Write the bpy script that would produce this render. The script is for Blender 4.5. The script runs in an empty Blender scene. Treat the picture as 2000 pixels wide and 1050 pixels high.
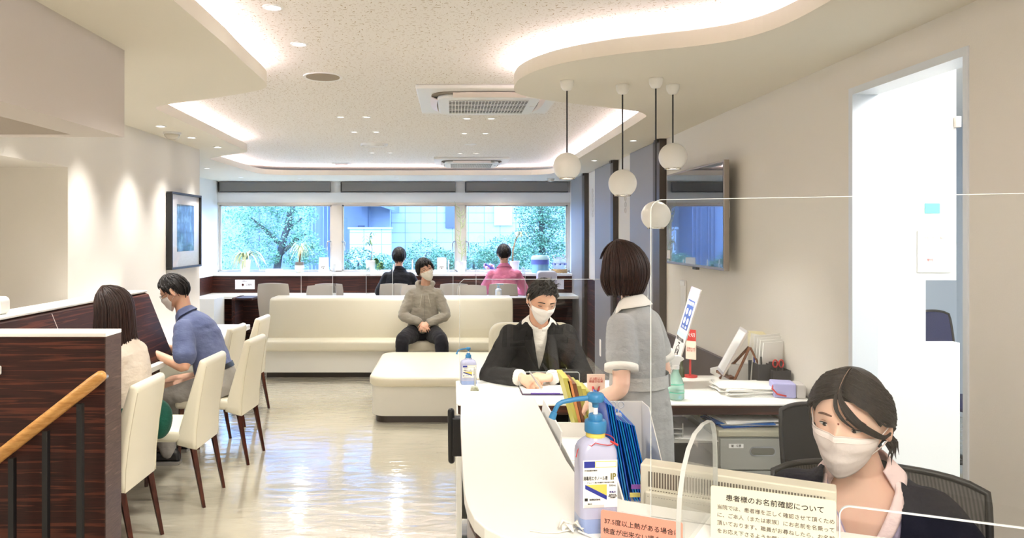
import bpy, bmesh, math, random
from math import pi, sin, cos, radians, sqrt, exp
from mathutils import Vector, Matrix, noise
from mathutils.bvhtree import BVHTree

random.seed(7)
SC = bpy.context.scene
COL = SC.collection
V = Vector

# ---------------------------------------------------------------- camera
EYE = 1.62
F = 1400.0
cam_data = bpy.data.cameras.new('camera')
cam = bpy.data.objects.new('camera', cam_data)
COL.objects.link(cam)
cam.location = (0, 0, EYE)
cam.rotation_euler = (pi / 2, 0, 0)
cam_data.sensor_width = 36
cam_data.lens = F / 2000 * 36
cam_data.shift_x = (1000 - 884) / 2000
cam_data.shift_y = -(525 - 456) / 2000
cam_data.clip_start = 0.05
SC.camera = cam

# ---------------------------------------------------------------- world, sun, exposure
SC.view_settings.view_transform = 'Standard'
SC.view_settings.look = 'None'
SC.view_settings.gamma = 1
SC.view_settings.use_curve_mapping = False
SC.view_settings.exposure = 0.97
SC.cycles.max_bounces = 10
SC.cycles.diffuse_bounces = 5
SC.cycles.transparent_max_bounces = 32
SC.cycles.use_denoising = True
SC.cycles.sample_clamp_indirect = 6
world = bpy.data.worlds.new('sky')
SC.world = world
world.use_nodes = True
_bg = world.node_tree.nodes['Background']
_bg.inputs['Color'].default_value = (0.44, 0.64, 1.0, 1)
_bg.inputs['Strength'].default_value = 8.0
_s = bpy.data.lights.new('daylight_sun', 'SUN')
_s.energy = 1.5
_s.color = (0.45, 0.72, 1.0)
_s.angle = radians(3)
sun = bpy.data.objects.new('daylight_sun', _s)
COL.objects.link(sun)
sun.rotation_euler = (radians(48), 0, radians(-18))

# level of the lamps in the room
L_SPOT = 40.0
L_WASH = 54.0
L_COVE = 34.0
L_FILL_PANEL = 19.0
WARM = (1.0, 0.972, 0.925)


# ---------------------------------------------------------------- helpers
def lin(c):
    c = c / 255.0
    return c / 12.92 if c <= 0.04045 else ((c + 0.055) / 1.055) ** 2.4


def rgb(r, g, b):
    return (lin(r), lin(g), lin(b), 1.0)


def pt(px, py, Y):
    """photo pixel (2000 x 1050) at depth Y -> point of the room"""
    return V(((px - 884) / F * Y, Y, EYE - (py - 456) / F * Y))


def wm(o):
    m = o.matrix_basis.copy()
    while o.parent:
        o = o.parent
        m = o.matrix_basis @ m
    return m


def tag(o, label=None, cat=None, group=None, kind=None):
    if label: o['label'] = label
    if cat: o['category'] = cat
    if group: o['group'] = group
    if kind: o['kind'] = kind
    return o


def thing(name, label, cat, loc=(0, 0, 0), rz=0.0, group=None):
    o = bpy.data.objects.new(name, None)
    COL.objects.link(o)
    o.empty_display_size = 0.05
    o.location = loc
    o.rotation_euler = (0, 0, rz)
    return tag(o, label, cat, group)


def dup(root, loc=None, rz=None, label=None, group=None):
    r = root.copy(); COL.objects.link(r)
    if loc is not None: r.location = loc
    if rz is not None: r.rotation_euler = (0, 0, rz)
    if label: r['label'] = label
    if group: r['group'] = group
    for ch in list(root.children):
        c = ch.copy(); COL.objects.link(c); c.parent = r
        for g in list(ch.children):
            d = g.copy(); COL.objects.link(d); d.parent = c
    return r


class MB:
    """mesh builder: collects shapes, links them as one mesh object"""
    def __init__(self):
        self.v = []; self.f = []

    def add(self, vs, fs, M=None):
        o = len(self.v)
        self.v += [tuple(M @ V(p)) if M is not None else tuple(p) for p in vs]
        self.f += [tuple(i + o for i in f) for f in fs]
        return self

    def bm(self, b, M=None):
        b.verts.index_update()
        self.add([v.co.copy() for v in b.verts], [[v.index for v in f.verts] for f in b.faces], M)
        b.free()
        return self

    def box(self, x0, x1, y0, y1, z0, z1, bev=0.0, seg=2, M=None):
        b = bmesh.new()
        bmesh.ops.create_cube(b, size=1)
        for v in b.verts:
            v.co = V((x0 + (v.co.x + .5) * (x1 - x0), y0 + (v.co.y + .5) * (y1 - y0), z0 + (v.co.z + .5) * (z1 - z0)))
        if bev > 0:
            bmesh.ops.bevel(b, geom=b.edges[:], offset=min(bev, .49 * min(abs(x1 - x0), abs(y1 - y0), abs(z1 - z0))), segments=seg, profile=.5, affect='EDGES')
        bmesh.ops.recalc_face_normals(b, faces=b.faces)
        return self.bm(b, M)

    def prism(self, poly, a, c, axis='z', bev=0.0, seg=2, M=None):
        """poly: 2D outline; extruded from a to c along axis"""
        def mk(u, v, w):
            return {'z': (u, v, w), 'y': (u, w, v), 'x': (w, u, v)}[axis]
        b = bmesh.new()
        lo = [b.verts.new(mk(p[0], p[1], a)) for p in poly]
        hi = [b.verts.new(mk(p[0], p[1], c)) for p in poly]
        n = len(poly)
        f0 = b.faces.new(lo); f1 = b.faces.new(hi)
        for i in range(n):
            b.faces.new((lo[i], lo[(i + 1) % n], hi[(i + 1) % n], hi[i]))
        bmesh.ops.recalc_face_normals(b, faces=b.faces)
        if bev > 0:
            ed = list(f0.edges) + list(f1.edges)
            bmesh.ops.bevel(b, geom=ed, offset=bev, segments=seg, profile=.5, affect='EDGES')
        b.faces.ensure_lookup_table()
        bmesh.ops.triangulate(b, faces=[f for f in b.faces if len(f.verts) > 4])
        return self.bm(b, M)

    def lathe(self, prof, n=32, M=None, cap=True):
        """prof: (r, z) pairs bottom to top"""
        vs = []; fs = []
        for r, z in prof:
            for i in range(n):
                a = 2 * pi * i / n
                vs.append((r * cos(a), r * sin(a), z))
        for k in range(len(prof) - 1):
            for i in range(n):
                j = (i + 1) % n
                fs.append((k * n + i, k * n + j, (k + 1) * n + j, (k + 1) * n + i))
        if cap:
            if prof[0][0] > 1e-5: fs.append(tuple(range(n))[::-1])
            if prof[-1][0] > 1e-5: fs.append(tuple((len(prof) - 1) * n + i for i in range(n)))
        return self.add(vs, fs, M)

    def loft(self, secs, n=16, cap=True):
        """secs: (centre, half-axis u, half-axis v)"""
        vs = []; fs = []
        for c, u, w in secs:
            for i in range(n):
                a = 2 * pi * i / n
                vs.append(V(c) + V(u) * cos(a) + V(w) * sin(a))
        for k in range(len(secs) - 1):
            for i in range(n):
                j = (i + 1) % n
                fs.append((k * n + i, k * n + j, (k + 1) * n + j, (k + 1) * n + i))
        if cap:
            fs.append(tuple(range(n))[::-1])
            fs.append(tuple((len(secs) - 1) * n + i for i in range(n)))
        return self.add(vs, fs)

    def tube(self, pts, rad, n=12, round_ends=False, flat=1.0, up=None):
        """tube along points; rad number or list; flat < 1 squashes the section along 'up'"""
        pts = [V(p) for p in pts]
        m = len(pts)
        if not isinstance(rad, (list, tuple)): rad = [rad] * m
        ts = []
        for i in range(m):
            t = pts[min(i + 1, m - 1)] - pts[max(i - 1, 0)]
            ts.append(t.normalized() if t.length > 1e-9 else V((0, 0, 1)))
        nrm = V(up) if up is not None else (V((0, 0, 1)) if abs(ts[0].z) < .9 else V((1, 0, 0)))
        secs = []
        for i in range(m):
            t = ts[i]
            nrm = nrm - t * nrm.dot(t)
            if nrm.length < 1e-6: nrm = t.orthogonal()
            nrm.normalize()
            bn = t.cross(nrm)
            secs.append((pts[i], bn * rad[i], nrm * rad[i] * flat))
        if round_ends:
            def cap(i, s):
                c, u, w = secs[i]; out = []
                for q in (.35, .7, .92):
                    out.append((c + ts[i] * s * rad[i] * q, u * sqrt(1 - q * q), w * sqrt(1 - q * q)))
                return out
            secs = cap(0, -1)[::-1] + secs + cap(m - 1, 1)
        return self.loft(secs, n)

    def ball(self, c, r, n=16, M=None):
        rx, ry, rz = (r, r, r) if not isinstance(r, (tuple, list)) else r
        prof_n = max(6, n // 2)
        vs = [(c[0], c[1], c[2] - rz)]; fs = []
        for k in range(1, prof_n):
            e = -pi / 2 + pi * k / prof_n
            for i in range(n):
                a = 2 * pi * i / n
                vs.append((c[0] + rx * cos(e) * cos(a), c[1] + ry * cos(e) * sin(a), c[2] + rz * sin(e)))
        vs.append((c[0], c[1], c[2] + rz))
        for i in range(n):
            fs.append((0, 1 + (i + 1) % n, 1 + i))
        for k in range(prof_n - 2):
            for i in range(n):
                j = (i + 1) % n
                fs.append((1 + k * n + i, 1 + k * n + j, 1 + (k + 1) * n + j, 1 + (k + 1) * n + i))
        last = len(vs) - 1; o = 1 + (prof_n - 2) * n
        for i in range(n):
            fs.append((last, o + i, o + (i + 1) % n))
        return self.add(vs, fs, M)

    def grid(self, rows, thick=0.0):
        """rows of points -> sheet; thick > 0 gives it a back side"""
        R = len(rows); C = len(rows[0])
        P = [[V(p) for p in r] for r in rows]
        vs = [p for r in P for p in r]
        fs = [(i * C + j, i * C + j + 1, (i + 1) * C + j + 1, (i + 1) * C + j) for i in range(R - 1) for j in range(C - 1)]
        if thick:
            N = []
            for i in range(R):
                for j in range(C):
                    a = P[min(i + 1, R - 1)][j] - P[max(i - 1, 0)][j]
                    b = P[i][min(j + 1, C - 1)] - P[i][max(j - 1, 0)]
                    q = b.cross(a)
                    N.append(q.normalized() if q.length > 1e-12 else V((0, 0, 1)))
            o = R * C
            vs = vs + [p - nn * thick for p, nn in zip(vs, N)]
            fs = fs + [tuple(o + i for i in f[::-1]) for f in fs]
            rim = [j for j in range(C)] + [i * C + C - 1 for i in range(1, R)] + [(R - 1) * C + j for j in range(C - 2, -1, -1)] + [i * C for i in range(R - 2, 0, -1)]
            for k in range(len(rim)):
                a, b = rim[k], rim[(k + 1) % len(rim)]
                fs.append((b, a, o + a, o + b))
        return self.add(vs, fs)

    def mesh(self, name):
        me = bpy.data.meshes.new(name)
        me.from_pydata([tuple(p) for p in self.v], [], self.f)
        me.update()
        return me

    def build(self, name, mat, parent=None, smooth=False, auto=None, fix=False):
        return mesh_obj(name, self.mesh(name), mat, parent, smooth, auto, fix)


def mesh_obj(name, me, mat, parent=None, smooth=False, auto=None, fix=False):
    if fix:
        b = bmesh.new(); b.from_mesh(me)
        bmesh.ops.recalc_face_normals(b, faces=b.faces)
        b.to_mesh(me); b.free()
    if mat is not None:
        me.materials.clear(); me.materials.append(mat)
    o = bpy.data.objects.new(name, me)
    if parent is not None:
        o.parent = parent
        me.transform(wm(parent).inverted())
    else:
        if len(me.vertices):
            xs = [v.co.x for v in me.vertices]; ys = [v.co.y for v in me.vertices]; zs = [v.co.z for v in me.vertices]
            c = V(((min(xs) + max(xs)) / 2, (min(ys) + max(ys)) / 2, min(zs)))
            me.transform(Matrix.Translation(-c)); o.location = c
    COL.objects.link(o)
    if smooth or auto:
        for p in me.polygons: p.use_smooth = True
        if auto:
            b = bmesh.new(); b.from_mesh(me)
            for e in b.edges:
                if len(e.link_faces) == 2 and e.calc_face_angle(0) > radians(auto): e.smooth = False
                elif len(e.link_faces) != 2: e.smooth = False
            b.to_mesh(me); b.free()
    return o


def remesh(mb, voxel, smooth=6, factor=0.5):
    """closed overlapping shapes -> one continuous skin"""
    me = mb.mesh('tmp')
    o = bpy.data.objects.new('tmp', me); COL.objects.link(o)
    r = o.modifiers.new('r', 'REMESH'); r.mode = 'VOXEL'; r.voxel_size = voxel; r.use_smooth_shade = True
    if smooth:
        s = o.modifiers.new('s', 'SMOOTH'); s.iterations = smooth; s.factor = factor
    dg = bpy.context.evaluated_depsgraph_get()
    out = bpy.data.meshes.new_from_object(o.evaluated_get(dg))
    bpy.data.objects.remove(o); bpy.data.meshes.remove(me)
    return out


def frame(o, x, y):
    """matrix with origin o, axes x and y (normal = x cross y)"""
    x = V(x).normalized(); y = V(y); y = (y - x * y.dot(x)).normalized(); z = x.cross(y)
    M = Matrix((( x.x, y.x, z.x, o[0]), (x.y, y.y, z.y, o[1]), (x.z, y.z, z.z, o[2]), (0, 0, 0, 1)))
    return M


def text_mesh(body, size, M, bold=0.0, align='CENTER', spacing=1.0, line=1.0, depth=0.0004, sx=1.0):
    c = bpy.data.curves.new('lettering', 'FONT')
    c.body = body; c.size = size; c.align_x = align; c.align_y = 'CENTER'
    c.offset = bold * size; c.space_character = spacing; c.space_line = line; c.extrude = depth / 2
    c.resolution_u = 3
    o = bpy.data.objects.new('lettering', c); COL.objects.link(o)
    dg = bpy.context.evaluated_depsgraph_get()
    me = bpy.data.meshes.new_from_object(o.evaluated_get(dg))
    bpy.data.objects.remove(o)
    me.transform(M @ Matrix.Diagonal((sx, 1, 1, 1)))
    return me


def text(body, size, M, mat, parent, name='lettering', **k):
    return mesh_obj(name, text_mesh(body, size, M, **k), mat, parent)


# ---------------------------------------------------------------- materials
MATS = {}


def material(name, col, rough=.5, metal=0.0, spec=.5, bump=None, coat=0.0, var=None, emit=None, sheen=0.0, sss=0.0, trans=0.0):
    """bump: (scale, strength[, stretch xyz]); var: (scale, colour 2[, stretch]) blended by noise; object coordinates"""
    if name in MATS: return MATS[name]
    m = bpy.data.materials.new(name); m.use_nodes = True
    nt = m.node_tree; N = nt.nodes; L = nt.links
    p = N['Principled BSDF']
    p.inputs['Base Color'].default_value = col
    p.inputs['Roughness'].default_value = rough
    p.inputs['Metallic'].default_value = metal
    p.inputs['Specular IOR Level'].default_value = spec
    p.inputs['Coat Weight'].default_value = coat
    p.inputs['Coat Roughness'].default_value = .08
    p.inputs['Sheen Weight'].default_value = sheen
    if sss:
        p.inputs['Subsurface Weight'].default_value = sss
        p.inputs['Subsurface Radius'].default_value = (.012, .005, .003)
        p.inputs['Subsurface Scale'].default_value = 1.0
    p.inputs['Transmission Weight'].default_value = trans
    if emit:
        p.inputs['Emission Color'].default_value = emit[0]
        p.inputs['Emission Strength'].default_value = emit[1]
    tc = N.new('ShaderNodeTexCoord')

    def nz(scale, stretch, detail=4):
        mp = N.new('ShaderNodeMapping'); mp.inputs['Scale'].default_value = stretch
        L.new(tc.outputs['Object'], mp.inputs['Vector'])
        n = N.new('ShaderNodeTexNoise'); n.inputs['Scale'].default_value = scale; n.inputs['Detail'].default_value = detail
        L.new(mp.outputs['Vector'], n.inputs['Vector'])
        return n
    if bump:
        n = nz(bump[0], bump[2] if len(bump) > 2 else (1, 1, 1))
        b = N.new('ShaderNodeBump'); b.inputs['Strength'].default_value = bump[1]; b.inputs['Distance'].default_value = bump[3] if len(bump) > 3 else (.01 if bump[0] < 200 else .0012)
        L.new(n.outputs['Fac'], b.inputs['Height']); L.new(b.outputs['Normal'], p.inputs['Normal'])
    if var:
        n = nz(var[0], var[2] if len(var) > 2 else (1, 1, 1))
        r = N.new('ShaderNodeValToRGB')
        r.color_ramp.elements[0].position = .35; r.color_ramp.elements[0].color = col
        r.color_ramp.elements[1].position = .68; r.color_ramp.elements[1].color = var[1]
        L.new(n.outputs['Fac'], r.inputs['Fac']); L.new(r.outputs['Color'], p.inputs['Base Color'])
    MATS[name] = m
    return m


def veneer(name, stretch, rough=.42, cols=None):
    """dark striped rosewood veneer; the stretch sets which way the grain runs"""
    m = bpy.data.materials.new(name); m.use_nodes = True
    nt = m.node_tree; N = nt.nodes; L = nt.links; p = N['Principled BSDF']
    tc = N.new('ShaderNodeNewGeometry')
    mp = N.new('ShaderNodeMapping'); mp.inputs['Scale'].default_value = stretch
    L.new(tc.outputs['Position'], mp.inputs['Vector'])
    n1 = N.new('ShaderNodeTexNoise'); n1.inputs['Scale'].default_value = 1.0; n1.inputs['Detail'].default_value = 6; n1.inputs['Roughness'].default_value = .62; n1.inputs['Distortion'].default_value = .35
    L.new(mp.outputs['Vector'], n1.inputs['Vector'])
    r = N.new('ShaderNodeValToRGB'); cr = r.color_ramp
    cols = cols or [(.30, (24, 9, 7)), (.42, (52, 22, 16)), (.52, (38, 15, 11)), (.60, (92, 46, 32)), (.70, (58, 25, 18)), (.82, (120, 66, 46))]
    cr.elements[0].position = cols[0][0]; cr.elements[0].color = rgb(*cols[0][1])
    cr.elements[1].position = cols[-1][0]; cr.elements[1].color = rgb(*cols[-1][1])
    for pos, c in cols[1:-1]:
        e = cr.elements.new(pos); e.color = rgb(*c)
    L.new(n1.outputs['Fac'], r.inputs['Fac']); L.new(r.outputs['Color'], p.inputs['Base Color'])
    p.inputs['Roughness'].default_value = rough; p.inputs['Specular IOR Level'].default_value = .35
    MATS[name] = m
    return m


def emitter(name, col, strength):
    m = bpy.data.materials.new(name); m.use_nodes = True
    nt = m.node_tree; nt.nodes.clear()
    e = nt.nodes.new('ShaderNodeEmission'); e.inputs['Color'].default_value = (*col[:3], 1); e.inputs['Strength'].default_value = strength
    o = nt.nodes.new('ShaderNodeOutputMaterial'); nt.links.new(e.outputs[0], o.inputs[0])
    MATS[name] = m
    return m


def clear(name, tint=(1, 1, 1), rough=.0, ior=1.45, haze=0.0, haze_col=(1, 1, 1), gain=1.0):
    """clear sheet: lets light straight through, mirrors by angle"""
    m = bpy.data.materials.new(name); m.use_nodes = True
    nt = m.node_tree; nt.nodes.clear(); N = nt.nodes; L = nt.links
    t = N.new('ShaderNodeBsdfTransparent'); t.inputs['Color'].default_value = (*tint, 1)
    g = N.new('ShaderNodeBsdfGlossy'); g.inputs['Roughness'].default_value = rough
    f = N.new('ShaderNodeFresnel'); f.inputs['IOR'].default_value = ior
    mu = N.new('ShaderNodeMath'); mu.operation = 'MULTIPLY'; mu.inputs[1].default_value = gain; mu.use_clamp = True
    gm = N.new('ShaderNodeNewGeometry'); fb = N.new('ShaderNodeMath'); fb.operation = 'SUBTRACT'; fb.inputs[0].default_value = 1.0
    L.new(gm.outputs['Backfacing'], fb.inputs[1])
    m3 = N.new('ShaderNodeMath'); m3.operation = 'MULTIPLY'
    L.new(f.outputs[0], m3.inputs[0]); L.new(fb.outputs[0], m3.inputs[1]); L.new(m3.outputs[0], mu.inputs[0])
    mx = N.new('ShaderNodeMixShader'); L.new(mu.outputs[0], mx.inputs[0]); L.new(t.outputs[0], mx.inputs[1]); L.new(g.outputs[0], mx.inputs[2])
    o = N.new('ShaderNodeOutputMaterial')
    if haze:
        d = N.new('ShaderNodeBsdfDiffuse'); d.inputs['Color'].default_value = (*haze_col, 1)
        m2 = N.new('ShaderNodeMixShader'); m2.inputs[0].default_value = haze
        L.new(mx.outputs[0], m2.inputs[1]); L.new(d.outputs[0], m2.inputs[2]); L.new(m2.outputs[0], o.inputs[0])
    else:
        L.new(mx.outputs[0], o.inputs[0])
    MATS[name] = m
    return m


M_wall = material('wall_paint', rgb(232, 227, 218), .75, bump=(160, .06))
M_white = material('white_paint', rgb(240, 240, 238), .55)
M_soffit = material('soffit_paint', rgb(227, 221, 206), .7)
M_lam = material('white_laminate', rgb(243, 242, 236), .28)
M_plastic = material('white_plastic', rgb(238, 236, 230), .35)
M_cream = material('cream_leather', rgb(224, 217, 195), .36, bump=(220, .05))
M_creamb = material('cream_leather_panel', rgb(232, 229, 219), .42, bump=(220, .04))
M_black = material('black_metal', rgb(22, 22, 24), .4)
M_dark = material('dark_plastic', rgb(38, 37, 38), .45)
M_plinth = material('dark_plinth', rgb(58, 50, 44), .35)
M_steel = material('brushed_steel', rgb(175, 175, 176), .3, metal=1)
M_alu = material('aluminium', rgb(212, 202, 190), .4, metal=.3)
M_chairgrey = material('grey_shell', rgb(206, 199, 188), .45)
M_greyrib = material('grey_blind', rgb(122, 120, 118), .6, bump=(40, .1, (1, 1, 12)))
M_panel = material('grey_panel', rgb(150, 149, 151), .5, bump=(300, .05))
M_paper = material('paper', rgb(245, 244, 240), .7)
M_ink = material('black_ink', rgb(28, 26, 26), .6)
M_ven_x = veneer('rosewood_along_x', (1.6, 30, 58))
M_ven_y = veneer('rosewood_along_y', (30, 1.4, 52), .6)
M_chairleg = veneer('stained_leg', (60, 60, 4), .3, [(.3, (40, 16, 10)), (.5, (66, 30, 20)), (.7, (90, 44, 28))])
M_oak = veneer('oak_handrail', (10, 60, 70), .35, [(.3, (168, 116, 58)), (.48, (190, 138, 76)), (.6, (202, 152, 88)), (.75, (182, 128, 68))])
M_easel = veneer('walnut', (40, 40, 8), .4, [(.3, (84, 48, 26)), (.5, (120, 74, 44)), (.7, (146, 94, 58))])
M_acryl = clear('clear_acrylic', (.985, .99, .985), .0, 1.47, gain=1.5)
M_edge = material('acrylic_edge', rgb(236, 240, 238), .25)
M_glass = clear('window_glass', (.84, .92, 1.0), .0, 1.45, gain=1.6)
M_skin = material('skin', rgb(222, 178, 150), .5, sss=.12, var=(9, rgb(212, 160, 132)), bump=(500, .04))
M_skinw = material('skin_fair', rgb(240, 204, 182), .5, sss=.12, var=(9, rgb(236, 192, 170)), bump=(500, .04))
M_mask = material('mask_fabric', rgb(244, 238, 232), .8, bump=(70, .12))
M_hairb = material('black_hair', rgb(18, 15, 15), .55, spec=.3, var=(30, rgb(38, 32, 30), (6, 6, .6)))
M_hairbr = material('brown_hair', rgb(28, 16, 12), .5, spec=.3, var=(30, rgb(54, 32, 24), (6, 6, .6)))
M_lens = clear('spectacle_lens', (1, 1, 1), .0, 1.5, gain=.6)
M_eye = material('eye_white', rgb(206, 196, 188), .25)
M_iris = material('iris', rgb(30, 20, 16), .15)

# ================================================================ THE ROOM
ZS = 2.42      # dropped soffit
ZC = 2.565     # main ceiling
XR = 1.80      # right wall
XL = -2.41     # left wall
YW = 11.0      # window wall
YB = -2.6      # wall behind the camera


def struct(o):
    o['kind'] = 'structure'
    return o


def sbox(name, x0, x1, y0, y1, z0, z1, mat, bev=0.0):
    return struct(MB().box(x0, x1, y0, y1, z0, z1, bev).build(name, mat))


# floor: polished cream vinyl with soft waves in its shine
def make_floor_mat():
    m = bpy.data.materials.new('polished_vinyl'); m.use_nodes = True
    nt = m.node_tree; N = nt.nodes; L = nt.links; p = N['Principled BSDF']
    g = N.new('ShaderNodeNewGeometry')
    n = N.new('ShaderNodeTexNoise'); n.inputs['Scale'].default_value = 1.6; n.inputs['Detail'].default_value = 5
    L.new(g.outputs['Position'], n.inputs['Vector'])
    r = N.new('ShaderNodeValToRGB')
    r.color_ramp.elements[0].position = .3; r.color_ramp.elements[0].color = rgb(178, 171, 152)
    r.color_ramp.elements[1].position = .72; r.color_ramp.elements[1].color = rgb(195, 188, 169)
    L.new(n.outputs['Fac'], r.inputs['Fac'])
    br = N.new('ShaderNodeTexBrick'); br.offset = 0.0
    br.inputs['Scale'].default_value = 1.0; br.inputs['Brick Width'].default_value = .9; br.inputs['Row Height'].default_value = .9
    br.inputs['Mortar Size'].default_value = .0012; br.inputs['Mortar Smooth'].default_value = .2
    br.inputs['Mortar'].default_value = rgb(186, 180, 164)
    L.new(g.outputs['Position'], br.inputs['Vector'])
    L.new(r.outputs['Color'], br.inputs['Color1']); L.new(r.outputs['Color'], br.inputs['Color2'])
    L.new(br.outputs['Color'], p.inputs['Base Color'])
    p.inputs['Roughness'].default_value = .13
    p.inputs['Specular IOR Level'].default_value = .6; p.inputs['Coat Weight'].default_value = 1.0; p.inputs['Coat Roughness'].default_value = .04; p.inputs['Coat IOR'].default_value = 2.1
    mp = N.new('ShaderNodeMapping'); mp.inputs['Scale'].default_value = (1.6, 5.5, 1)
    L.new(g.outputs['Position'], mp.inputs['Vector'])
    w = N.new('ShaderNodeTexNoise'); w.inputs['Scale'].default_value = 2.2; w.inputs['Detail'].default_value = 5; w.inputs['Distortion'].default_value = .8
    L.new(mp.outputs['Vector'], w.inputs['Vector'])
    b = N.new('ShaderNodeBump'); b.inputs['Strength'].default_value = .075; b.inputs['Distance'].default_value = .05
    L.new(w.outputs['Fac'], b.inputs['Height']); L.new(b.outputs['Normal'], p.inputs['Normal']); L.new(b.outputs['Normal'], p.inputs['Coat Normal'])
    return m


sbox('floor', -3.8, 4.7, YB - .2, YW + .3, -.12, 0, make_floor_mat())


# ceiling: rock-wool boards with small dark fissures
def make_ceiling_mat():
    m = bpy.data.materials.new('fissured_board'); m.use_nodes = True
    nt = m.node_tree; N = nt.nodes; L = nt.links; p = N['Principled BSDF']
    g = N.new('ShaderNodeNewGeometry')
    fac = None
    for sc, off, lo in ((34.0, (0, 0, 0), .17), (62.0, (3.3, 7.1, 0), .13)):
        mp = N.new('ShaderNodeMapping'); mp.inputs['Scale'].default_value = (sc, sc, 0); mp.inputs['Location'].default_value = off
        L.new(g.outputs['Position'], mp.inputs['Vector'])
        vo = N.new('ShaderNodeTexVoronoi'); vo.voronoi_dimensions = '2D'; vo.inputs['Scale'].default_value = 1.0
        L.new(mp.outputs['Vector'], vo.inputs['Vector'])
        sub = N.new('ShaderNodeVectorMath'); sub.operation = 'SUBTRACT'
        L.new(mp.outputs['Vector'], sub.inputs[0]); L.new(vo.outputs['Position'], sub.inputs[1])
        sep = N.new('ShaderNodeSeparateColor'); L.new(vo.outputs['Color'], sep.inputs[0])
        ang = N.new('ShaderNodeMath'); ang.operation = 'MULTIPLY'; ang.inputs[1].default_value = 6.283
        L.new(sep.outputs[0], ang.inputs[0])
        rot = N.new('ShaderNodeVectorRotate'); rot.rotation_type = 'Z_AXIS'
        L.new(sub.outputs[0], rot.inputs['Vector']); L.new(ang.outputs[0], rot.inputs['Angle'])
        sq = N.new('ShaderNodeVectorMath'); sq.operation = 'MULTIPLY'; sq.inputs[1].default_value = (.55, 2.3, 0)
        L.new(rot.outputs[0], sq.inputs[0])
        ln = N.new('ShaderNodeVectorMath'); ln.operation = 'LENGTH'; L.new(sq.outputs[0], ln.inputs[0])
        th = N.new('ShaderNodeMath'); th.operation = 'MULTIPLY'; th.inputs[1].default_value = lo * 1.3
        L.new(sep.outputs[1], th.inputs[0])
        lt = N.new('ShaderNodeMath'); lt.operation = 'LESS_THAN'
        L.new(ln.outputs['Value'], lt.inputs[0]); L.new(th.outputs[0], lt.inputs[1])
        if fac is None: fac = lt.outputs[0]
        else:
            mx = N.new('ShaderNodeMath'); mx.operation = 'MAXIMUM'
            L.new(fac, mx.inputs[0]); L.new(lt.outputs[0], mx.inputs[1]); fac = mx.outputs[0]
    mix = N.new('ShaderNodeMix'); mix.data_type = 'RGBA'
    mix.inputs[6].default_value = rgb(238, 234, 228); mix.inputs[7].default_value = rgb(182, 164, 138)
    L.new(fac, mix.inputs[0]); L.new(mix.outputs[2], p.inputs['Base Color'])
    p.inputs['Roughness'].default_value = .9
    return m


sbox('ceiling', -3.8, XR + .12, YB - .2, YW + .3, ZC, ZC + .2, make_ceiling_mat())

# dropped soffits: outline of the opening, left and right of the middle
OL = [(-.955, YB), (-.955, 2.92), (-.975, 3.25), (-.985, 3.72), (-1.0, 3.88), (-1.045, 3.97), (-1.15, 4.06), (-1.417, 4.24), (-1.765, 4.44),
      (-1.87, 4.52), (-1.905, 4.60), (-1.91, 4.70), (-1.99, 6.90), (-2.0, 7.0), (-2.06, 7.10), (-2.50, 7.52), (-2.59, 7.64), (-2.62, 7.78), (-2.60, 9.40), (-2.55, 9.62), (-2.38, 9.78), (-2.2, 9.82), (-.6, 9.85)]
OR = [(-.6, 9.85), (1.0, 9.82), (1.20, 9.74), (1.31, 9.58), (1.345, 9.4), (1.335, 4.96), (1.31, 4.84), (1.226, 4.70), (1.0, 4.56), (.675, 4.375), (.50, 4.25), (.40, 4.15),
      (.352, 4.06), (.336, 3.95), (.335, 3.82), (.345, 3.70), (.40, 3.53), (.52, 3.35), (.72, 3.20), (.90, 3.12), (1.06, 3.05), (1.19, 2.95), (1.265, 2.80), (1.295, 2.60), (1.30, 2.3), (1.30, YB)]


def smooth_line(P, k=2):
    for _ in range(k):
        Q = [P[0]]
        for a, b in zip(P, P[1:]):
            Q += [(a[0] * .75 + b[0] * .25, a[1] * .75 + b[1] * .25), (a[0] * .25 + b[0] * .75, a[1] * .25 + b[1] * .75)]
        Q.append(P[-1]); P = Q
    return P


OLs = smooth_line(OL); ORs = smooth_line(OR)
polyL = OLs + [(-.6, YW + .1), (-3.75, YW + .1), (-3.75, YB)]
polyR = ORs + [(XR + .1, YB), (XR + .1, YW + .1), (-.6, YW + .1)]
struct(MB().prism(polyL, ZS, ZS + .07).build('ceiling_soffit_left', M_soffit))
struct(MB().prism(polyR, ZS, ZS + .07).build('ceiling_soffit_right', M_soffit))


def offset_line(P, d):
    out = []
    for i in range(len(P)):
        a = V(P[max(i - 1, 0)]); b = V(P[min(i + 1, len(P) - 1)])
        t = (b - a).normalized(); out.append((P[i][0] - t.y * d, P[i][1] + t.x * d))
    return out


M_cove = emitter('cove_led', (1.0, .82, .90), L_COVE)
for nm, P, lab, keep in (('cove_light', OLs, 'pinkish white LED strip hidden in the left ceiling cove', 9), ('cove_light', ORs, 'pinkish white LED strip hidden in the right ceiling cove', 9)):
    A = offset_line(P, .10); B = offset_line(P, .14)
    mb = MB()
    vs = [(a[0], a[1], ZS + .078) for a in A] + [(b[0], b[1], ZS + .078) for b in B]
    n = len(A)
    mb.add(vs, [(i, i + 1, n + i + 1, n + i) for i in range(n - 1)])
    o = mb.build(nm, M_cove, fix=True); tag(o, lab, 'light strip')
    for p in o.data.polygons:
        if p.normal.z < 0: p.flip()

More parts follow.
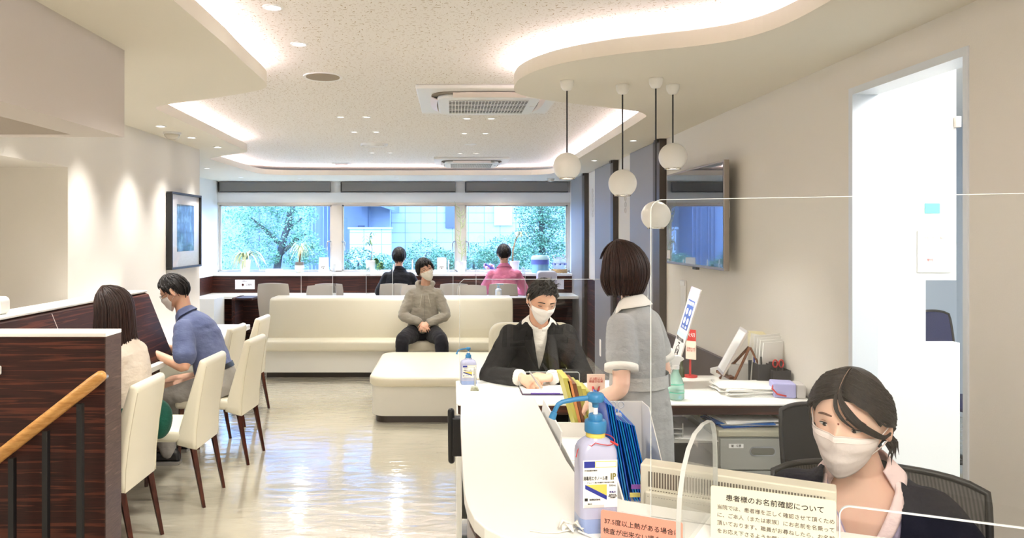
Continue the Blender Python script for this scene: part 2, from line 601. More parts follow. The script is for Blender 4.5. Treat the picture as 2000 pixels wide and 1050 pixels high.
# walls --------------------------------------------------------------
T = .12
struct(MB().box(XL - T, XL, 4.49, 6.83, 0, ZS).box(XL - T, XL, YB, 4.49, 2.037, ZS).box(XL - T, XL, YB, 4.49, 0, 1.14).box(-3.75, XL - T - .001, 6.71, 6.829, 0, ZS).build('wall_left', M_wall))
struct(MB().box(XL - .75, XL - .63, YB, 4.55, 0, ZS).box(XL - .75, XL - .119, 4.49, 4.60, 0, ZS).box(XL - .75, XL - T, YB, 4.49, 2.037, 2.10).build('wall_niche', M_wall))
struct(MB().box(-3.75, -3.6, 6.83, YW + .12, 0, ZS).build('wall_left_far', M_white))
DY0, DY1, DZ = 2.517, 3.218, 2.245
struct(MB().box(XR, XR + .1, YB, DY0, 0, ZS).box(XR, XR + .1, DY0, DY1, DZ, ZS).box(XR, XR + .1, DY1, YW + .12, 0, ZS).build('wall_right', M_wall))
sbox('wall_front', -3.75, XR + .1, YB - .12, YB, 0, ZC, M_wall)
# bulkhead over the stairs
struct(MB().box(-1.62, -1.433, YB, 3.13, 2.04, ZS).box(-3.7, -1.62, 3.04, 3.13, 2.04, ZS).build('wall_bulkhead', material('bulkhead_paint', rgb(204, 196, 189), .75, bump=(160, .06))))  # wall paint greyed and darkened to dim the light falling on it

# door opening frame and the lit room behind it
M_frame = material('door_frame_white', rgb(226, 232, 238), .35)
struct(MB().box(XR - .006, XR + .11, DY1 - .001, DY1 + .03, 0, DZ + .03).box(XR - .006, XR + .11, DY0 - .02, DY0 + .004, 0, DZ + .03).box(XR - .006, XR + .11, DY0 + .0045, DY1 - .0015, DZ - .002, DZ + .03).build('door_1', M_frame))
notch = [(XR + .1, 0), (2.30, 0), (2.30, 1.125), (2.145, 1.125), (2.145, 1.409), (2.283, 1.409), (2.283, 2.6), (XR + .1, 2.6)]
struct(MB().prism(notch, 3.25, 3.30, 'y').build('wall_corridor', M_white))
M_pale = material('pale_blue_wall', rgb(214, 226, 240), .7)
struct(MB().box(XR + .1, 4.6, 6.4, 6.5, 0, 2.6).box(4.5, 4.6, .2, 6.5, 0, 2.6).box(XR + .1, 4.6, .1, .2, 0, 2.6).build('wall_back_office', M_pale))
sbox('ceiling_office', XR + .1, 4.6, .1, 6.5, 2.6, 2.7, M_white)

# window wall ---------------------------------------------------------
gz0, gz1 = 1.04, 2.06
mull = [(-3.6, -3.585), (-1.86, -1.70), (.055, .19), (1.765, XR)]
struct(MB().box(-3.6, XR, YW, YW + .12, 0, gz0).box(-3.6, XR, YW - .02, YW + .12, gz1 + .035, 2.25).box(-3.6, XR, YW + .02, YW + .12, 2.25, ZS).build('wall_back', M_white))
mb = MB()
for a, b in mull: mb.box(a, b, YW - .01, YW + .09, gz0, gz1 + .035)
mb.box(-3.6, XR, YW - .03, YW + .1, gz1, gz1 + .035)
mb.box(-3.6, XR, YW - .01, YW + .09, gz0 - .01, gz0 + .012)
struct(mb.build('trim_1', M_alu))
for i in range(3):
    a, b = mull[i][1], mull[i + 1][0]
    w = MB().box(a, b, YW + .035, YW + .043, gz0, gz1).build('window_%d' % (i + 1), M_glass); struct(w)
    fr = MB()
    for (x0, x1, z0, z1) in ((a, a + .025, gz0, gz1), (b - .025, b, gz0, gz1), (a, b, gz0, gz0 + .025), (a, b, gz1 - .02, gz1)):
        fr.box(x0, x1, YW + .02, YW + .06, z0, z1)
    fr.build('window_frame', M_alu, w)
for i, (x, s) in enumerate(((-1.875, -1), (-1.685, 1), (.04, -1), (.205, 1))):
    mb = MB()
    mb.tube([(x, YW + .02, 1.50), (x + s * .0, YW - .05, 1.50), (x + s * .035, YW - .055, 1.495), (x + s * .04, YW - .055, 1.47), (x + s * .04, YW - .055, 1.36)], .011, 10)
    mb.build('window_handle', M_steel, bpy.data.objects['window_%d' % (1, 2, 2, 3)[i]], smooth=True)
# grey roller blind boxes over the window
for i, (x0, x1) in enumerate(((-3.58, -1.87), (-1.71, .045), (.19, 1.765))):
    t = thing('blind_box', ['grey roller blind box above the left window', 'grey roller blind box above the middle window', 'grey roller blind box above the right window'][i], 'blind', ((x0 + x1) / 2, YW - .03, 2.255), group='roller blind boxes over the windows')
    MB().box(x0, x1, YW - .06, YW + .015, 2.262, 2.412, .006).build('cover', M_greyrib, t)
    MB().box(x0, x1, YW - .066, YW - .02, 2.250, 2.2615, .003).build('bottom_bar', M_dark, t)
    MB().box(x0, x0 + .02, YW - .064, YW + .0, 2.27, 2.404, .003).build('end_cap', M_dark, t)

# right wall bays: grey folding panels, dark posts, white strips ------
for i, (y0, y1, yd) in enumerate(((6.28, 7.14, 6.03), (7.97, 8.90, 7.78), (9.73, 10.68, 9.47))):
    struct(MB().box(XR - .035, XR, y0 + .001, y1, 0, ZS - .002, .004).build('trim_%d' % (i + 2), M_panel))
    struct(MB().box(XR - .06, XR, yd, yd + .09, 0, ZS - .002).box(XR - .045, XR, yd + .092, y0, 0, ZS - .002).box(XR - .075, XR - .0, yd + .02, yd + .12, ZS - .03, ZS - .002).build('trim_%d' % (i + 5), material('bronze_post', rgb(66, 58, 52), .4)))
for i, (y0, y1) in enumerate(((7.14, 7.78), (8.90, 9.47), (10.68, 10.999))):
    struct(MB().box(XR - .02, XR, y0, y1, 0, 1.03).build('trim_%d' % (i + 8), M_ven_y))
for i, y in enumerate((9.2, 7.45)):
    mb = MB()
    for k in range(6):
        zc = 2.17 - .062 * k
        c = V((XR - .004, y, zc))
        mb.tube([c + V((0, .035 * cos(a), .027 * sin(a))) for a in [2 * pi * q / 16 for q in range(17)]], .0022, 6)
    o = mb.build('wall_emblem', M_alu); tag(o, ['chain of small oval outlines on the far white wall strip', 'chain of small oval outlines on the near white wall strip'][i], 'wall decoration')

# ================================================================ CEILING FITTINGS
M_glow = emitter('lamp_glow', (1.0, .95, .86), 14)
M_glowdim = emitter('lamp_glow_small', (1.0, .95, .86), 3)
M_chrome = material('chrome', rgb(210, 205, 198), .12, metal=1)


def downlight(x, y, z, r, label, group, power=0.0, size=70, glow=None, tilt=None, blend=.5, col=WARM):
    t = thing('downlight', label, 'ceiling light', (x, y, z), group=group)
    M = Matrix.Translation((x, y, z))
    MB().lathe([(r * .72, -.001), (r * .8, -.006), (r, -.004), (r, .0)], 28, M, cap=False).build('ring', M_white, t, smooth=True)
    MB().lathe([(0.0001, .0), (r * .72, -.0015)][::-1], 28, M, cap=False).build('lens', glow or M_glow, t)
    if power:
        l = bpy.data.lights.new('downlight_lamp', 'SPOT'); l.energy = power; l.spot_size = radians(size); l.spot_blend = blend; l.color = col; l.shadow_soft_size = .08
        lo = bpy.data.objects.new('downlight_lamp', l); COL.objects.link(lo); lo.parent = t; lo.location = (0, 0, -.015)
        if tilt: lo.rotation_euler = tilt
    return t


names = ['nearest', 'second nearest', 'third', 'fourth', 'fifth']
for i, y in enumerate((3.9, 4.62, 5.33, 5.96, 6.62)):
    downlight(-2.17, y, ZS, .04, ['left soffit downlight just past the stair bulkhead, first of the row along the left wall', 'left soffit downlight, second of the row along the left wall',
              'left soffit downlight on the camera side of the dome sensor', 'left soffit downlight just beyond the dome sensor', 'left soffit downlight nearest the corner behind the framed picture'][i],
              'wall washing downlights on the left soffit', L_WASH, 78, blend=1.0)
for i, y in enumerate((6.15, 7.83, 9.6)):
    downlight(1.55, y, ZS, .035, ['small downlight in the right soffit nearest the pendants', 'small downlight in the right soffit, second from the pendants', 'small downlight in the right soffit nearest the window'][i],
              'small downlights on the right soffit', 12, 50, blend=.3)
downlight(-3.0, 8.75, ZS, .036, 'small downlight in the soffit of the left alcove by the window', 'alcove downlights', 40, 120, blend=.8)
downlight(-3.0, 10.15, ZS, .036, 'small downlight in the soffit above the left end of the window desk', 'alcove downlights', 40, 120, blend=.8)  # second alcove lamp, added to brighten the window end
downlight(-2.80, 3.0, 2.037, .04, 'small downlight inside the wall niche on the left', 'niche lamp', 75, 130, blend=.6)  # lamp added out of view to brighten the niche
for x, lab in ((-2.2, 'left'), (-.8, 'middle'), (.75, 'right')):
    downlight(x, 10.3, ZS, .03, 'small downlight in the soffit over the ' + lab + ' window', 'downlights over the window', 60, 150, blend=.9)  # unseen lamps added to lighten the wall above the window
mains = [(-.75, 2.99, 'ceiling downlight at the top edge of the photo', 1), (-.765, 3.57, 'ceiling downlight between the photo edge and the round speaker', 1),
         (-.907, 5.8, 'small ceiling downlight, left one of the first pair before the round vent', 0), (-.696, 5.8, 'small ceiling downlight, right one of the first pair before the round vent', 1),
         (-.912, 6.65, 'small ceiling downlight, left one of the second pair just before the round vent', 1), (-.708, 6.65, 'small ceiling downlight, right one of the second pair just before the round vent', 0),
         (.118, 5.88, 'small ceiling downlight, left one of the pair just past the near air conditioner', 1), (.319, 5.88, 'small ceiling downlight, right one of the pair just past the near air conditioner', 0),
         (.111, 6.75, 'small ceiling downlight, left one of the pair midway between the air conditioners', 0), (.309, 6.75, 'small ceiling downlight, right one of the pair midway between the air conditioners', 1),
         (-.94, 8.37, 'small ceiling downlight, left one of the pair beyond the round vent', 0), (-.73, 8.37, 'small ceiling downlight, right one of the pair beyond the round vent', 1),
         (.09, 8.43, 'small ceiling downlight, left one of the pair just before the far air conditioner', 1), (.28, 8.43, 'small ceiling downlight, right one of the pair just before the far air conditioner', 0)]
for x, y, lab, on in mains:
    downlight(x, y, ZC, .042 if y < 4 else .036, lab, 'ceiling downlights', L_SPOT * (1.6 if y < 4 else 1) if on else 0, 120, blend=.8, glow=M_glow if y < 4 else M_glowdim)

# unseen ceiling panels, added behind and above the viewpoint to light the near end
M_diff = emitter('panel_diffuser', (1.0, .95, .87), 3.0)
for i, (x, y, w, pw) in enumerate(((.2, -1.3, 1.0, 1.0), (.15, -.1, .9, 1.0))):
    t = thing('ceiling_panel_light', ['square ceiling panel light behind the viewpoint', 'square ceiling panel light above the viewpoint'][i], 'ceiling light', (x, y, ZC))
    MB().box(x - w / 2 - .03, x + w / 2 + .03, y - w / 2 - .03, y + w / 2 + .03, ZC - .012, ZC).build('frame', M_white, t)
    MB().box(x - w / 2, x + w / 2, y - w / 2, y + w / 2, ZC - .016, ZC - .0121).build('diffuser', M_diff, t)
    l = bpy.data.lights.new('panel_lamp', 'AREA'); l.energy = L_FILL_PANEL * pw; l.shape = 'SQUARE'; l.size = w; l.color = (1, .96, .89)
    lo = bpy.data.objects.new('panel_lamp', l); COL.objects.link(lo); lo.parent = t; lo.location = (0, 0, -.02)
t = thing('ceiling_panel_light', 'square ceiling panel light in the bright back room', 'ceiling light', (2.9, 2.9, 2.6))
MB().box(2.3, 3.5, 2.3, 3.5, 2.585, 2.6).build('diffuser', M_diff, t)
l = bpy.data.lights.new('panel_lamp', 'AREA'); l.energy = 22; l.shape = 'SQUARE'; l.size = 1.1; l.color = (.96, .98, 1)
lo = bpy.data.objects.new('panel_lamp', l); COL.objects.link(lo); lo.parent = t; lo.location = (0, 0, -.03)
t = thing('ceiling_panel_light', 'square ceiling panel light in the back room by the doorway', 'ceiling light', (2.35, 1.7, 2.6))
MB().box(2.05, 2.65, 1.4, 2.0, 2.585, 2.6).build('diffuser', M_diff, t)
l = bpy.data.lights.new('panel_lamp', 'AREA'); l.energy = 9; l.shape = 'SQUARE'; l.size = .55; l.color = (.97, .98, 1)
lo = bpy.data.objects.new('panel_lamp', l); COL.objects.link(lo); lo.parent = t; lo.location = (0, 0, -.03)


def ceiling_disc(name, label, cat, x, y, r, parts):
    t = thing(name, label, cat, (x, y, ZC)); M = Matrix.Translation((x, y, ZC))
    for nm, prof, mat in parts: MB().lathe(prof, 40, M).build(nm, mat, t, smooth=True, auto=40)
    return t


ceiling_disc('ceiling_speaker', 'round brown-grey speaker grille in a white ring on the ceiling', 'speaker', -.78, 4.31, .115,
             [('rim', [(.100, -.004), (.117, -.008), (.117, 0)], M_white), ('grille', [(.001, -.009), (.100, -.007), (.1005, 0)], material('speaker_mesh', rgb(150, 138, 120), .8, bump=(900, .5)))])
ceiling_disc('ceiling_vent', 'round white air diffuser with concentric rings on the ceiling', 'vent', -.826, 7.56, .14,
             [('outer_ring', [(.12, -.006), (.14, -.022), (.145, 0)], M_white), ('middle_ring', [(.065, -.008), (.10, -.026), (.105, -.004)], M_white), ('centre_disc', [(.001, -.03), (.05, -.026), (.052, -.004)], M_white), ('throat', [(.001, -.003), (.12, -.003), (.12, 0)], M_dark)])
ceiling_disc('ceiling_cover_plate', 'small flat round plate on the ceiling between the air conditioners', 'cover plate', .19, 7.57, .07, [('plate', [(.001, -.006), (.06, -.005), (.065, 0)], M_white)])
t = thing('emergency_lamp', 'small rectangular recessed lamp with brown centre near the window soffit', 'lamp', (-1.49, 9.62, ZC))
MB().box(-1.61, -1.37, 9.56, 9.68, ZC - .012, ZC, .004).build('frame', M_white, t)
MB().box(-1.575, -1.405, 9.585, 9.655, ZC - .0145, ZC - .0121).build('cover', material('lamp_brown', rgb(150, 110, 96), .5), t)
# dome sensors
for x, y, r, lab in ((-2.215, 5.66, .068, 'clear dome security camera on the left soffit between two downlights'), (1.42, 10.35, .06, 'white dome camera on the soffit in front of the right window')):
    t = thing('dome_camera', lab, 'camera', (x, y, ZS)); M = Matrix.Translation((x, y, ZS))
    MB().lathe([(r * .9, -.018), (r, -.016), (r, 0)], 32, M).build('base', M_white, t, smooth=True, auto=40)
    MB().lathe([(.001, -.018 - r * .62)] + [(r * .86 * sin(a), -.018 - r * .62 * cos(a)) for a in [pi / 2 * k / 8 for k in range(1, 9)]], 32, M).build('dome', material('dome_smoke', rgb(205, 198, 184), .12), t, smooth=True)


# cassette air conditioners
def cassette(x0, y0, w, label):
    t = thing('air_conditioner', label, 'air conditioner', (x0 + w / 2, y0 + w / 2, ZC))
    cx, cy, h = x0 + w / 2, y0 + w / 2, w / 2
    MB().box(cx - h, cx + h, cy - h, cy + h, ZC - .028, ZC, .008).build('panel', M_plastic, t)
    g = h * .56
    # centre plate hangs a little lower, round cornered
    def rr(s, r):
        return [(cx + sx * (s - r) + r * cos(a), cy + sy * (s - r) + r * sin(a)) for sx, sy, a0 in ((1, 1, 0), (-1, 1, pi / 2), (-1, -1, pi), (1, -1, 3 * pi / 2)) for a in [a0 + pi / 2 * k / 6 for k in range(7)]]
    MB().prism(rr(h * .80, .12), ZC - .034, ZC - .0285).build('air_slot', material('slot_brown', rgb(132, 122, 108), .6), t)
    MB().prism(rr(h * .72, .10), ZC - .062, ZC - .0345, bev=.012, seg=3).build('centre_plate', M_plastic, t)
    MB().box(cx - g, cx + g, cy - g * .9, cy + g * .9, ZC - .064, ZC - .0622).build('grille_back', material('grille_black', rgb(24, 22, 20), .8), t)
    mb = MB(); nx, ny = 24, 9
    for i in range(nx + 1):
        x = cx - g + 2 * g * i / nx; mb.box(x - .0025, x + .0025, cy - g * .9, cy + g * .9, ZC - .0665, ZC - .0641)
    for i in range(ny + 1):
        y = cy - g * .9 + 1.8 * g * i / ny; mb.box(cx - g, cx + g, y - .006, y + .006, ZC - .067, ZC - .0642)
    mb.build('intake_grille', M_plastic, t)
    for k in range(4):
        a = k * pi / 2; R = Matrix.Translation((cx, cy, ZC)) @ Matrix.Rotation(a, 4, 'Z')
        prof = [[(-h * .50 + h * 1.0 * i / 12, -h * .80 - .012 * (1 - ((i - 6) / 6) ** 2) + .0, -.030 - .012 * j) for i in range(13)] for j in (0, 1)]
        rows = [[(p[0], p[1] + .045 * j / 3, -.034 - .020 * (j / 3)) for p in prof[0]] for j in range(4)]
        mb = MB(); mb.grid(rows, .006)
        mb2 = MB(); mb2.add(mb.v, mb.f, R); mb2.build('louvre', material('louvre_pink_white', rgb(236, 222, 214), .4), t, fix=True)
    MB().lathe([(.001, -.0), (.02, -.0), (.02, .004)], 16, Matrix.Translation((cx + g * 1.18, cy, ZC - .066))).build('sensor_window', M_white, t)
    return t


cassette(-.235, 4.53, .95, 'square ceiling cassette air conditioner beside the pendant soffit')
cassette(-.235, 8.85, .95, 'square ceiling cassette air conditioner near the window')


# pendant globes
def pendant(x, y, zc, r, label):
    t = thing('pendant_lamp', label, 'pendant lamp', (x, y, ZS), group='white globe pendants over the reception desk')
    M = Matrix.Translation((x, y, ZS))
    MB().lathe([(.006, -.052), (.022, -.047), (.032, -.030), (.036, -.004), (.036, 0)], 28, M).build('canopy', M_plastic, t, smooth=True)
    MB().tube([(x, y, ZS - .05), (x, y, zc + r * .98)], .0042, 8).build('cord', M_black, t)
    G = Matrix.Translation((x, y, zc))
    a0 = radians(-56)
    MB().lathe([(r * cos(a0) * .93, r * sin(a0) + .004)] + [(r * cos(a), r * sin(a)) for a in [a0 + (pi / 2 - a0) * k / 22 for k in range(23)]], 40, G, cap=False).build('globe_shade', M_plastic, t, smooth=True)
    MB().lathe([(r * .50, r * sin(a0) - .003), (r * .57, r * sin(a0) - .006), (r * .57, r * sin(a0) + .006)], 32, G, cap=False).build('trim_ring', M_chrome, t, smooth=True)
    MB().lathe([(.0005, r * sin(a0) + .002), (r * .52, r * sin(a0) + .001)][::-1], 28, G, cap=False).build('lamp', M_glow, t)
    l = bpy.data.lights.new('pendant_lamp_light', 'SPOT'); l.energy = 8; l.spot_size = radians(110); l.spot_blend = .6; l.color = WARM; l.shadow_soft_size = .03
    lo = bpy.data.objects.new('pendant_lamp_light', l); COL.objects.link(lo); lo.parent = t; lo.location = (0, 0, zc - r - ZS)
    return t


pendant(.600, 3.76, 1.972, .0725, 'white globe pendant, leftmost of the four')
pendant(.915, 3.86, 1.890, .075, 'white globe pendant, second from the left above the nurse')
pendant(1.049, 3.70, 1.713, .0745, 'white globe pendant hanging lowest, in front of the television edge')
pendant(1.186, 3.86, 2.033, .0745, 'white globe pendant hanging highest, rightmost of the four')

# ================================================================ FURNITURE
def rr_poly(x0, x1, y0, y1, r, k=6):
    out = []
    for cx, cy, a0 in ((x1 - r, y1 - r, 0), (x0 + r, y1 - r, pi / 2), (x0 + r, y0 + r, pi), (x1 - r, y0 + r, 3 * pi / 2)):
        out += [(cx + r * cos(a0 + pi / 2 * i / k), cy + r * sin(a0 + pi / 2 * i / k)) for i in range(k + 1)]
    return out


# cream dining chairs -------------------------------------------------
def make_chair(label):
    t = thing('dining_chair', label, 'chair', group='cream leather chairs along the left desk')
    # local: faces -x
    MB().box(-.255, .17, -.195, .195, .385, .462, .026, 3).build('seat', M_cream, t, smooth=True, auto=50)
    prof = [(.105, .375), (.125, .46), (.172, .62), (.218, .78), (.238, .858)]
    rear = [(.225, .345), (.228, .46), (.246, .62), (.272, .78), (.284, .852)]
    rows = []
    n = 14
    secs = []
    for (xf, zf), (xb, zb) in zip(prof, rear):
        secs.append(((xf, zf), (xb, zb)))
    # finer, with a rounded top
    fine = []
    for a, b in zip(secs, secs[1:]):
        for k in range(4):
            s = k / 4
            fine.append(tuple((p[0] + (q[0] - p[0]) * s, p[1] + (q[1] - p[1]) * s) for p, q in zip(a, b)))
    fine.append(secs[-1])
    mb = MB(); vs = []; m = 0
    for i, (f, b) in enumerate(fine):
        w = .196 - .018 * (i / (len(fine) - 1)) ** 2
        if i == 0: w -= .012
        ring = []
        r = .018
        L = sqrt((b[0] - f[0]) ** 2 + (b[1] - f[1]) ** 2); ux, uz = (b[0] - f[0]) / L, (b[1] - f[1]) / L
        for (s, y) in rr_poly(0, L, -w, w, r, 4):
            bow = .012 * (1 - (y / w) ** 2) * (s / L)
            ring.append((f[0] + ux * (s + bow), y, f[1] + uz * (s + bow)))
        m = len(ring); vs += ring
    # closing rings, drawn in, for the rounded top edge
    f, b = fine[-1]; w = .178
    for sh, up in ((.003, .008), (.008, .014), (.015, .018)):
        L = sqrt((b[0] - f[0]) ** 2 + (b[1] - f[1]) ** 2); ux, uz = (b[0] - f[0]) / L, (b[1] - f[1]) / L
        for (s, y) in rr_poly(sh, L - sh, -w + sh, w - sh, max(.004, .018 - sh), 4):
            vs.append((f[0] + ux * s - uz * up, y, f[1] + uz * s + ux * up))
    R = len(vs) // m
    fs = [(k * m + i, k * m + (i + 1) % m, (k + 1) * m + (i + 1) % m, (k + 1) * m + i) for k in range(R - 1) for i in range(m)]
    fs += [tuple(range(m))[::-1], tuple((R - 1) * m + i for i in range(m))]
    bk = MB().add(vs, fs).build('backrest', M_cream, t, smooth=True, auto=50, fix=True)
    for y in (-.180, .180):
        mb = MB(); mb.tube([(b[0] + .002 - .0, y * (1 - .09 * (i / (len(fine) - 1)) ** 2), b[1]) for i, (f, b) in enumerate(fine[:-1])], .0022, 6)
        mb.build('seam', material('cream_piping', rgb(206, 196, 172), .5), bk)
    for sy in (-1, 1):
        for (x0, x1) in ((.195, .268), (-.215, -.235)):
            MB().loft([((x0, sy * .160, .382), (.021, 0, 0), (0, .021, 0)), ((x1, sy * .166, 0), (.012, 0, 0), (0, .012, 0))], 4).build('leg', M_chairleg, t)
    return t


ch = make_chair('cream leather dining chair under the woman in the cream sweater, nearest the stair partition')
ch.location = (-1.835, 3.70, 0)
dup(ch, (-1.735, 4.42, 0), radians(-2), 'empty cream leather dining chair between the seated woman and the man in blue')
dup(ch, (-1.69, 5.21, 0), radians(-4), 'cream leather dining chair under the man in the blue shirt')
dup(ch, (-2.02, 5.86, 0), radians(-3), 'cream leather dining chair mostly hidden behind the man in blue')
dup(ch, (-1.98, 6.5, 0), radians(-2), 'cream leather dining chair farthest down the left row, before the long bench')

# long slanted desk on the left --------------------------------------
t = thing('writing_desk', 'dark rosewood desk with slanted privacy panel and white ledge along the left wall', 'desk', (-2.2, 3.6, 0))
prof = [(XL + .001, .74), (XL + .001, 1.195), (-2.235, 1.195), (-2.205, 1.180), (-2.03, .74)]
MB().prism([(p[0], p[1]) for p in prof], 3.45, 5.2, 'y').build('slanted_panel', M_ven_y, t)
MB().box(XL + .001, -2.215, 3.45, 5.2, 1.1955, 1.210, .004).build('ledge', M_lam, t)
MB().box(XL + .001, -1.985, 3.45, 5.16, .70, .739, .004).build('desk_top', M_lam, t)
MB().box(XL + .001, -2.1, 3.45, 5.14, 0, .699).build('back_panel', M_ven_y, t)
mb = MB()
for y in (3.94, 4.67):
    x1, z1, x0, z0 = -2.2045, 1.180, -2.0295, .741
    mb.add([(x1, y, z1), (x1, y + .006, z1), (x0, y + .006, z0), (x0, y, z0)], [(0, 1, 2, 3)])
mb.build('joint_line', M_alu, t)
t = thing('side_desk', 'white topped desk beyond the slanted desk, its corner showing before the bench', 'desk', (-2.2, 6.3, 0))
MB().box(XL + .001, -2.01, 5.4, 6.70, .672, .72, .006).box(-2.9, -2.01, 6.84, 7.12, .672, .72, .006).box(-2.4, -2.01, 6.70, 6.84, .672, .72).build('desk_top', M_lam, t)
MB().box(XL + .02, -2.3, 5.5, 6.6, 0, .671).build('support_panel', M_lam, t)
# grey folded coat on the far chair
mb = MB()
for k in range(7):
    a = .07 * k
    mb.tube([(-2.10 + .05 * k, 6.36 + .05 * sin(k * 2), .50 + .02 * k), (-2.0 + .04 * k, 6.38, .56 + .012 * sin(k)), (-1.90 + .025 * k, 6.42 + .03 * cos(k), .50 + .01 * k)], [.03, .055, .03], 10, True)
o = mesh_obj('folded_coat', remesh(mb, .012, 4), material('grey_cloth', rgb(150, 148, 146), .9, bump=(40, .4)), None, smooth=True); tag(o, 'crumpled grey coat lying on the chair under the white desk corner', 'coat')
# white handset on the ledge at the photo's left edge
t = thing('intercom', 'white handset standing on the ledge at the left edge', 'telephone', (-2.32, 3.64, 1.21))
MB().prism(rr_poly(-2.36, -2.27, 1.21, 1.30, .025), 3.60, 3.68, 'y', .008).build('body', M_plastic, t)
mb = MB()
for i in range(3):
    for k in range(3): mb.ball((-2.335 + .022 * i, 3.599, 1.235 + .02 * k), .0045, 8)
mb.build('keypad', M_alu, t)

# framed picture -------------------------------------------------------
def make_print_mat():
    m = bpy.data.materials.new('blue_print'); m.use_nodes = True
    nt = m.node_tree; N = nt.nodes; L = nt.links; p = N['Principled BSDF']
    tc = N.new('ShaderNodeTexCoord'); mp = N.new('ShaderNodeMapping'); mp.inputs['Scale'].default_value = (1, 9, 5)
    L.new(tc.outputs['Object'], mp.inputs['Vector'])
    n = N.new('ShaderNodeTexNoise'); n.inputs['Scale'].default_value = 1.6; n.inputs['Detail'].default_value = 7
    L.new(mp.outputs['Vector'], n.inputs['Vector'])
    r = N.new('ShaderNodeValToRGB'); cr = r.color_ramp
    cr.elements[0].position = .34; cr.elements[0].color = rgb(18, 34, 46)
    cr.elements[1].position = .72; cr.elements[1].color = rgb(150, 190, 215)
    e = cr.elements.new(.5); e.color = rgb(40, 84, 108)
    L.new(n.outputs['Fac'], r.inputs['Fac']); L.new(r.outputs['Color'], p.inputs['Base Color'])
    p.inputs['Roughness'].default_value = .4
    return m


t = thing('framed_picture', 'black framed blue picture with wide pale mat hung on the left wall', 'picture', (XL + .03, 6.375, 1.315))
y0, y1, z0, z1 = 6.02, 6.73, 1.315, 1.975
mb = MB()
for a, b, c, d in ((y0, y1, z1 - .018, z1), (y0, y1, z0, z0 + .018), (y0, y0 + .018, z0 + .018, z1 - .018), (y1 - .018, y1, z0 + .018, z1 - .018)):
    mb.box(XL + .004, XL + .055, a, b, c, d, .002)
mb.build('frame', M_black, t)
MB().box(XL + .01, XL + .034, y0 + .017, y1 - .017, z0 + .017, z1 - .017).build('mat_board', material('pale_mat', rgb(226, 222, 220), .35), t)
MB().box(XL + .034, XL + .036, y0 + .16, y1 - .15, z0 + .15, z1 - .10).build('print', make_print_mat(), t)
MB().box(XL + .040, XL + .043, y0 + .017, y1 - .017, z0 + .017, z1 - .017).build('glazing', clear('picture_glass', (1, 1, 1), .02, 1.5), t)

# stair partition and handrail ------------------------------------------
t = thing('stair_partition', 'dark rosewood half wall with white cap beside the stairs', 'partition', (-2.6, 3.365, 0))
MB().box(-3.7, -1.595, 3.29, 3.44, 0, 1.146, .002).build('veneer_panel', M_ven_x, t)
MB().box(-3.7, -1.590, 3.286, 3.443, 1.1465, 1.164, .002).build('cap', M_lam, t)
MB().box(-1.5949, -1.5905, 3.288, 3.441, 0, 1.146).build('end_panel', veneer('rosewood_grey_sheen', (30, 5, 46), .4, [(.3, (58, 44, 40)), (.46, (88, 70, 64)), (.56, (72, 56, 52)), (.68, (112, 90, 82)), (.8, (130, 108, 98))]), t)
tag(MB().box(-2.10, -2.067, 3.275, 3.2895, .975, 1.015, .006).build('wall_switch', M_plastic), 'small white switch plate on the dark stair partition', 'switch')
t = thing('handrail', 'round light oak stair handrail with thin black balusters sloping down left', 'handrail', (-1.9, 3.2, 0))
E0 = pt(192, 738, 3.2); E1 = pt(-70, 944, 3.2)
d = (E1 - E0).normalized()
ra = .028
pts = [E0 - d * .012, E0 + d * .03, E0 + d * .3, E1]
mbh = MB(); mbh.tube(pts, [ra * .92, ra, ra, ra], 24, True)
mbh.build('rail', M_oak, t, smooth=True)
for px, py in ((157, 792), (90, 845), (24, 898)):
    q = pt(px, py, 3.2); MB().box(q.x - .012, q.x + .012, 3.188, 3.212, 0, q.z + .01).build('baluster', M_black, t)
q = pt(190, 738, 3.2)
MB().tube([(q.x, 3.2, q.z - .005), (q.x, 3.25, q.z - .01), (q.x, 3.2895, q.z - .01)], .009, 10).build('bracket', M_steel, t)

# bench and ottoman -----------------------------------------------------
t = thing('long_bench', 'long cream upholstered waiting bench with high back', 'bench', (-.7, 8.35, 0))
bx0, bx1 = -2.13, .70
MB().box(bx0 + .03, bx1 - .03, 8.10, 8.70, 0, .062).build('plinth', M_plinth, t)
MB().box(bx0, bx1, 8.04, 8.74, .062, .305, .006).build('base', M_creamb, t)
MB().box(bx0 - .004, bx1 + .004, 7.97, 8.36, .306, .425, .03, 3).build('seat_cushion', M_cream, t, smooth=True, auto=50)
mb = MB()
mb.prism([(8.25, .31), (8.25, .43), (8.33, .835), (8.36, .865), (8.40, .872), (8.70, .872), (8.735, .86), (8.745, .835), (8.745, .31)], bx0, bx1, 'x', .018, 3)
mb.build('backrest', M_cream, t, smooth=True, auto=45)
t = thing('ottoman', 'cream backless bench with rounded cushion in front of the long bench', 'bench', (-.08, 6.75, 0))
MB().prism(rr_poly(-.67, .52, 6.16, 7.33, .10), 0, .062).build('plinth', M_plinth, t)
MB().prism(rr_poly(-.70, .55, 6.12, 7.37, .13), .0625, .315, bev=.004).build('base', M_creamb, t, smooth=True, auto=40)
MB().prism(rr_poly(-.72, .57, 6.08, 7.39, .15, 8), .3155, .405, bev=.03, seg=4).build('cushion', M_cream, t, smooth=True, auto=50)

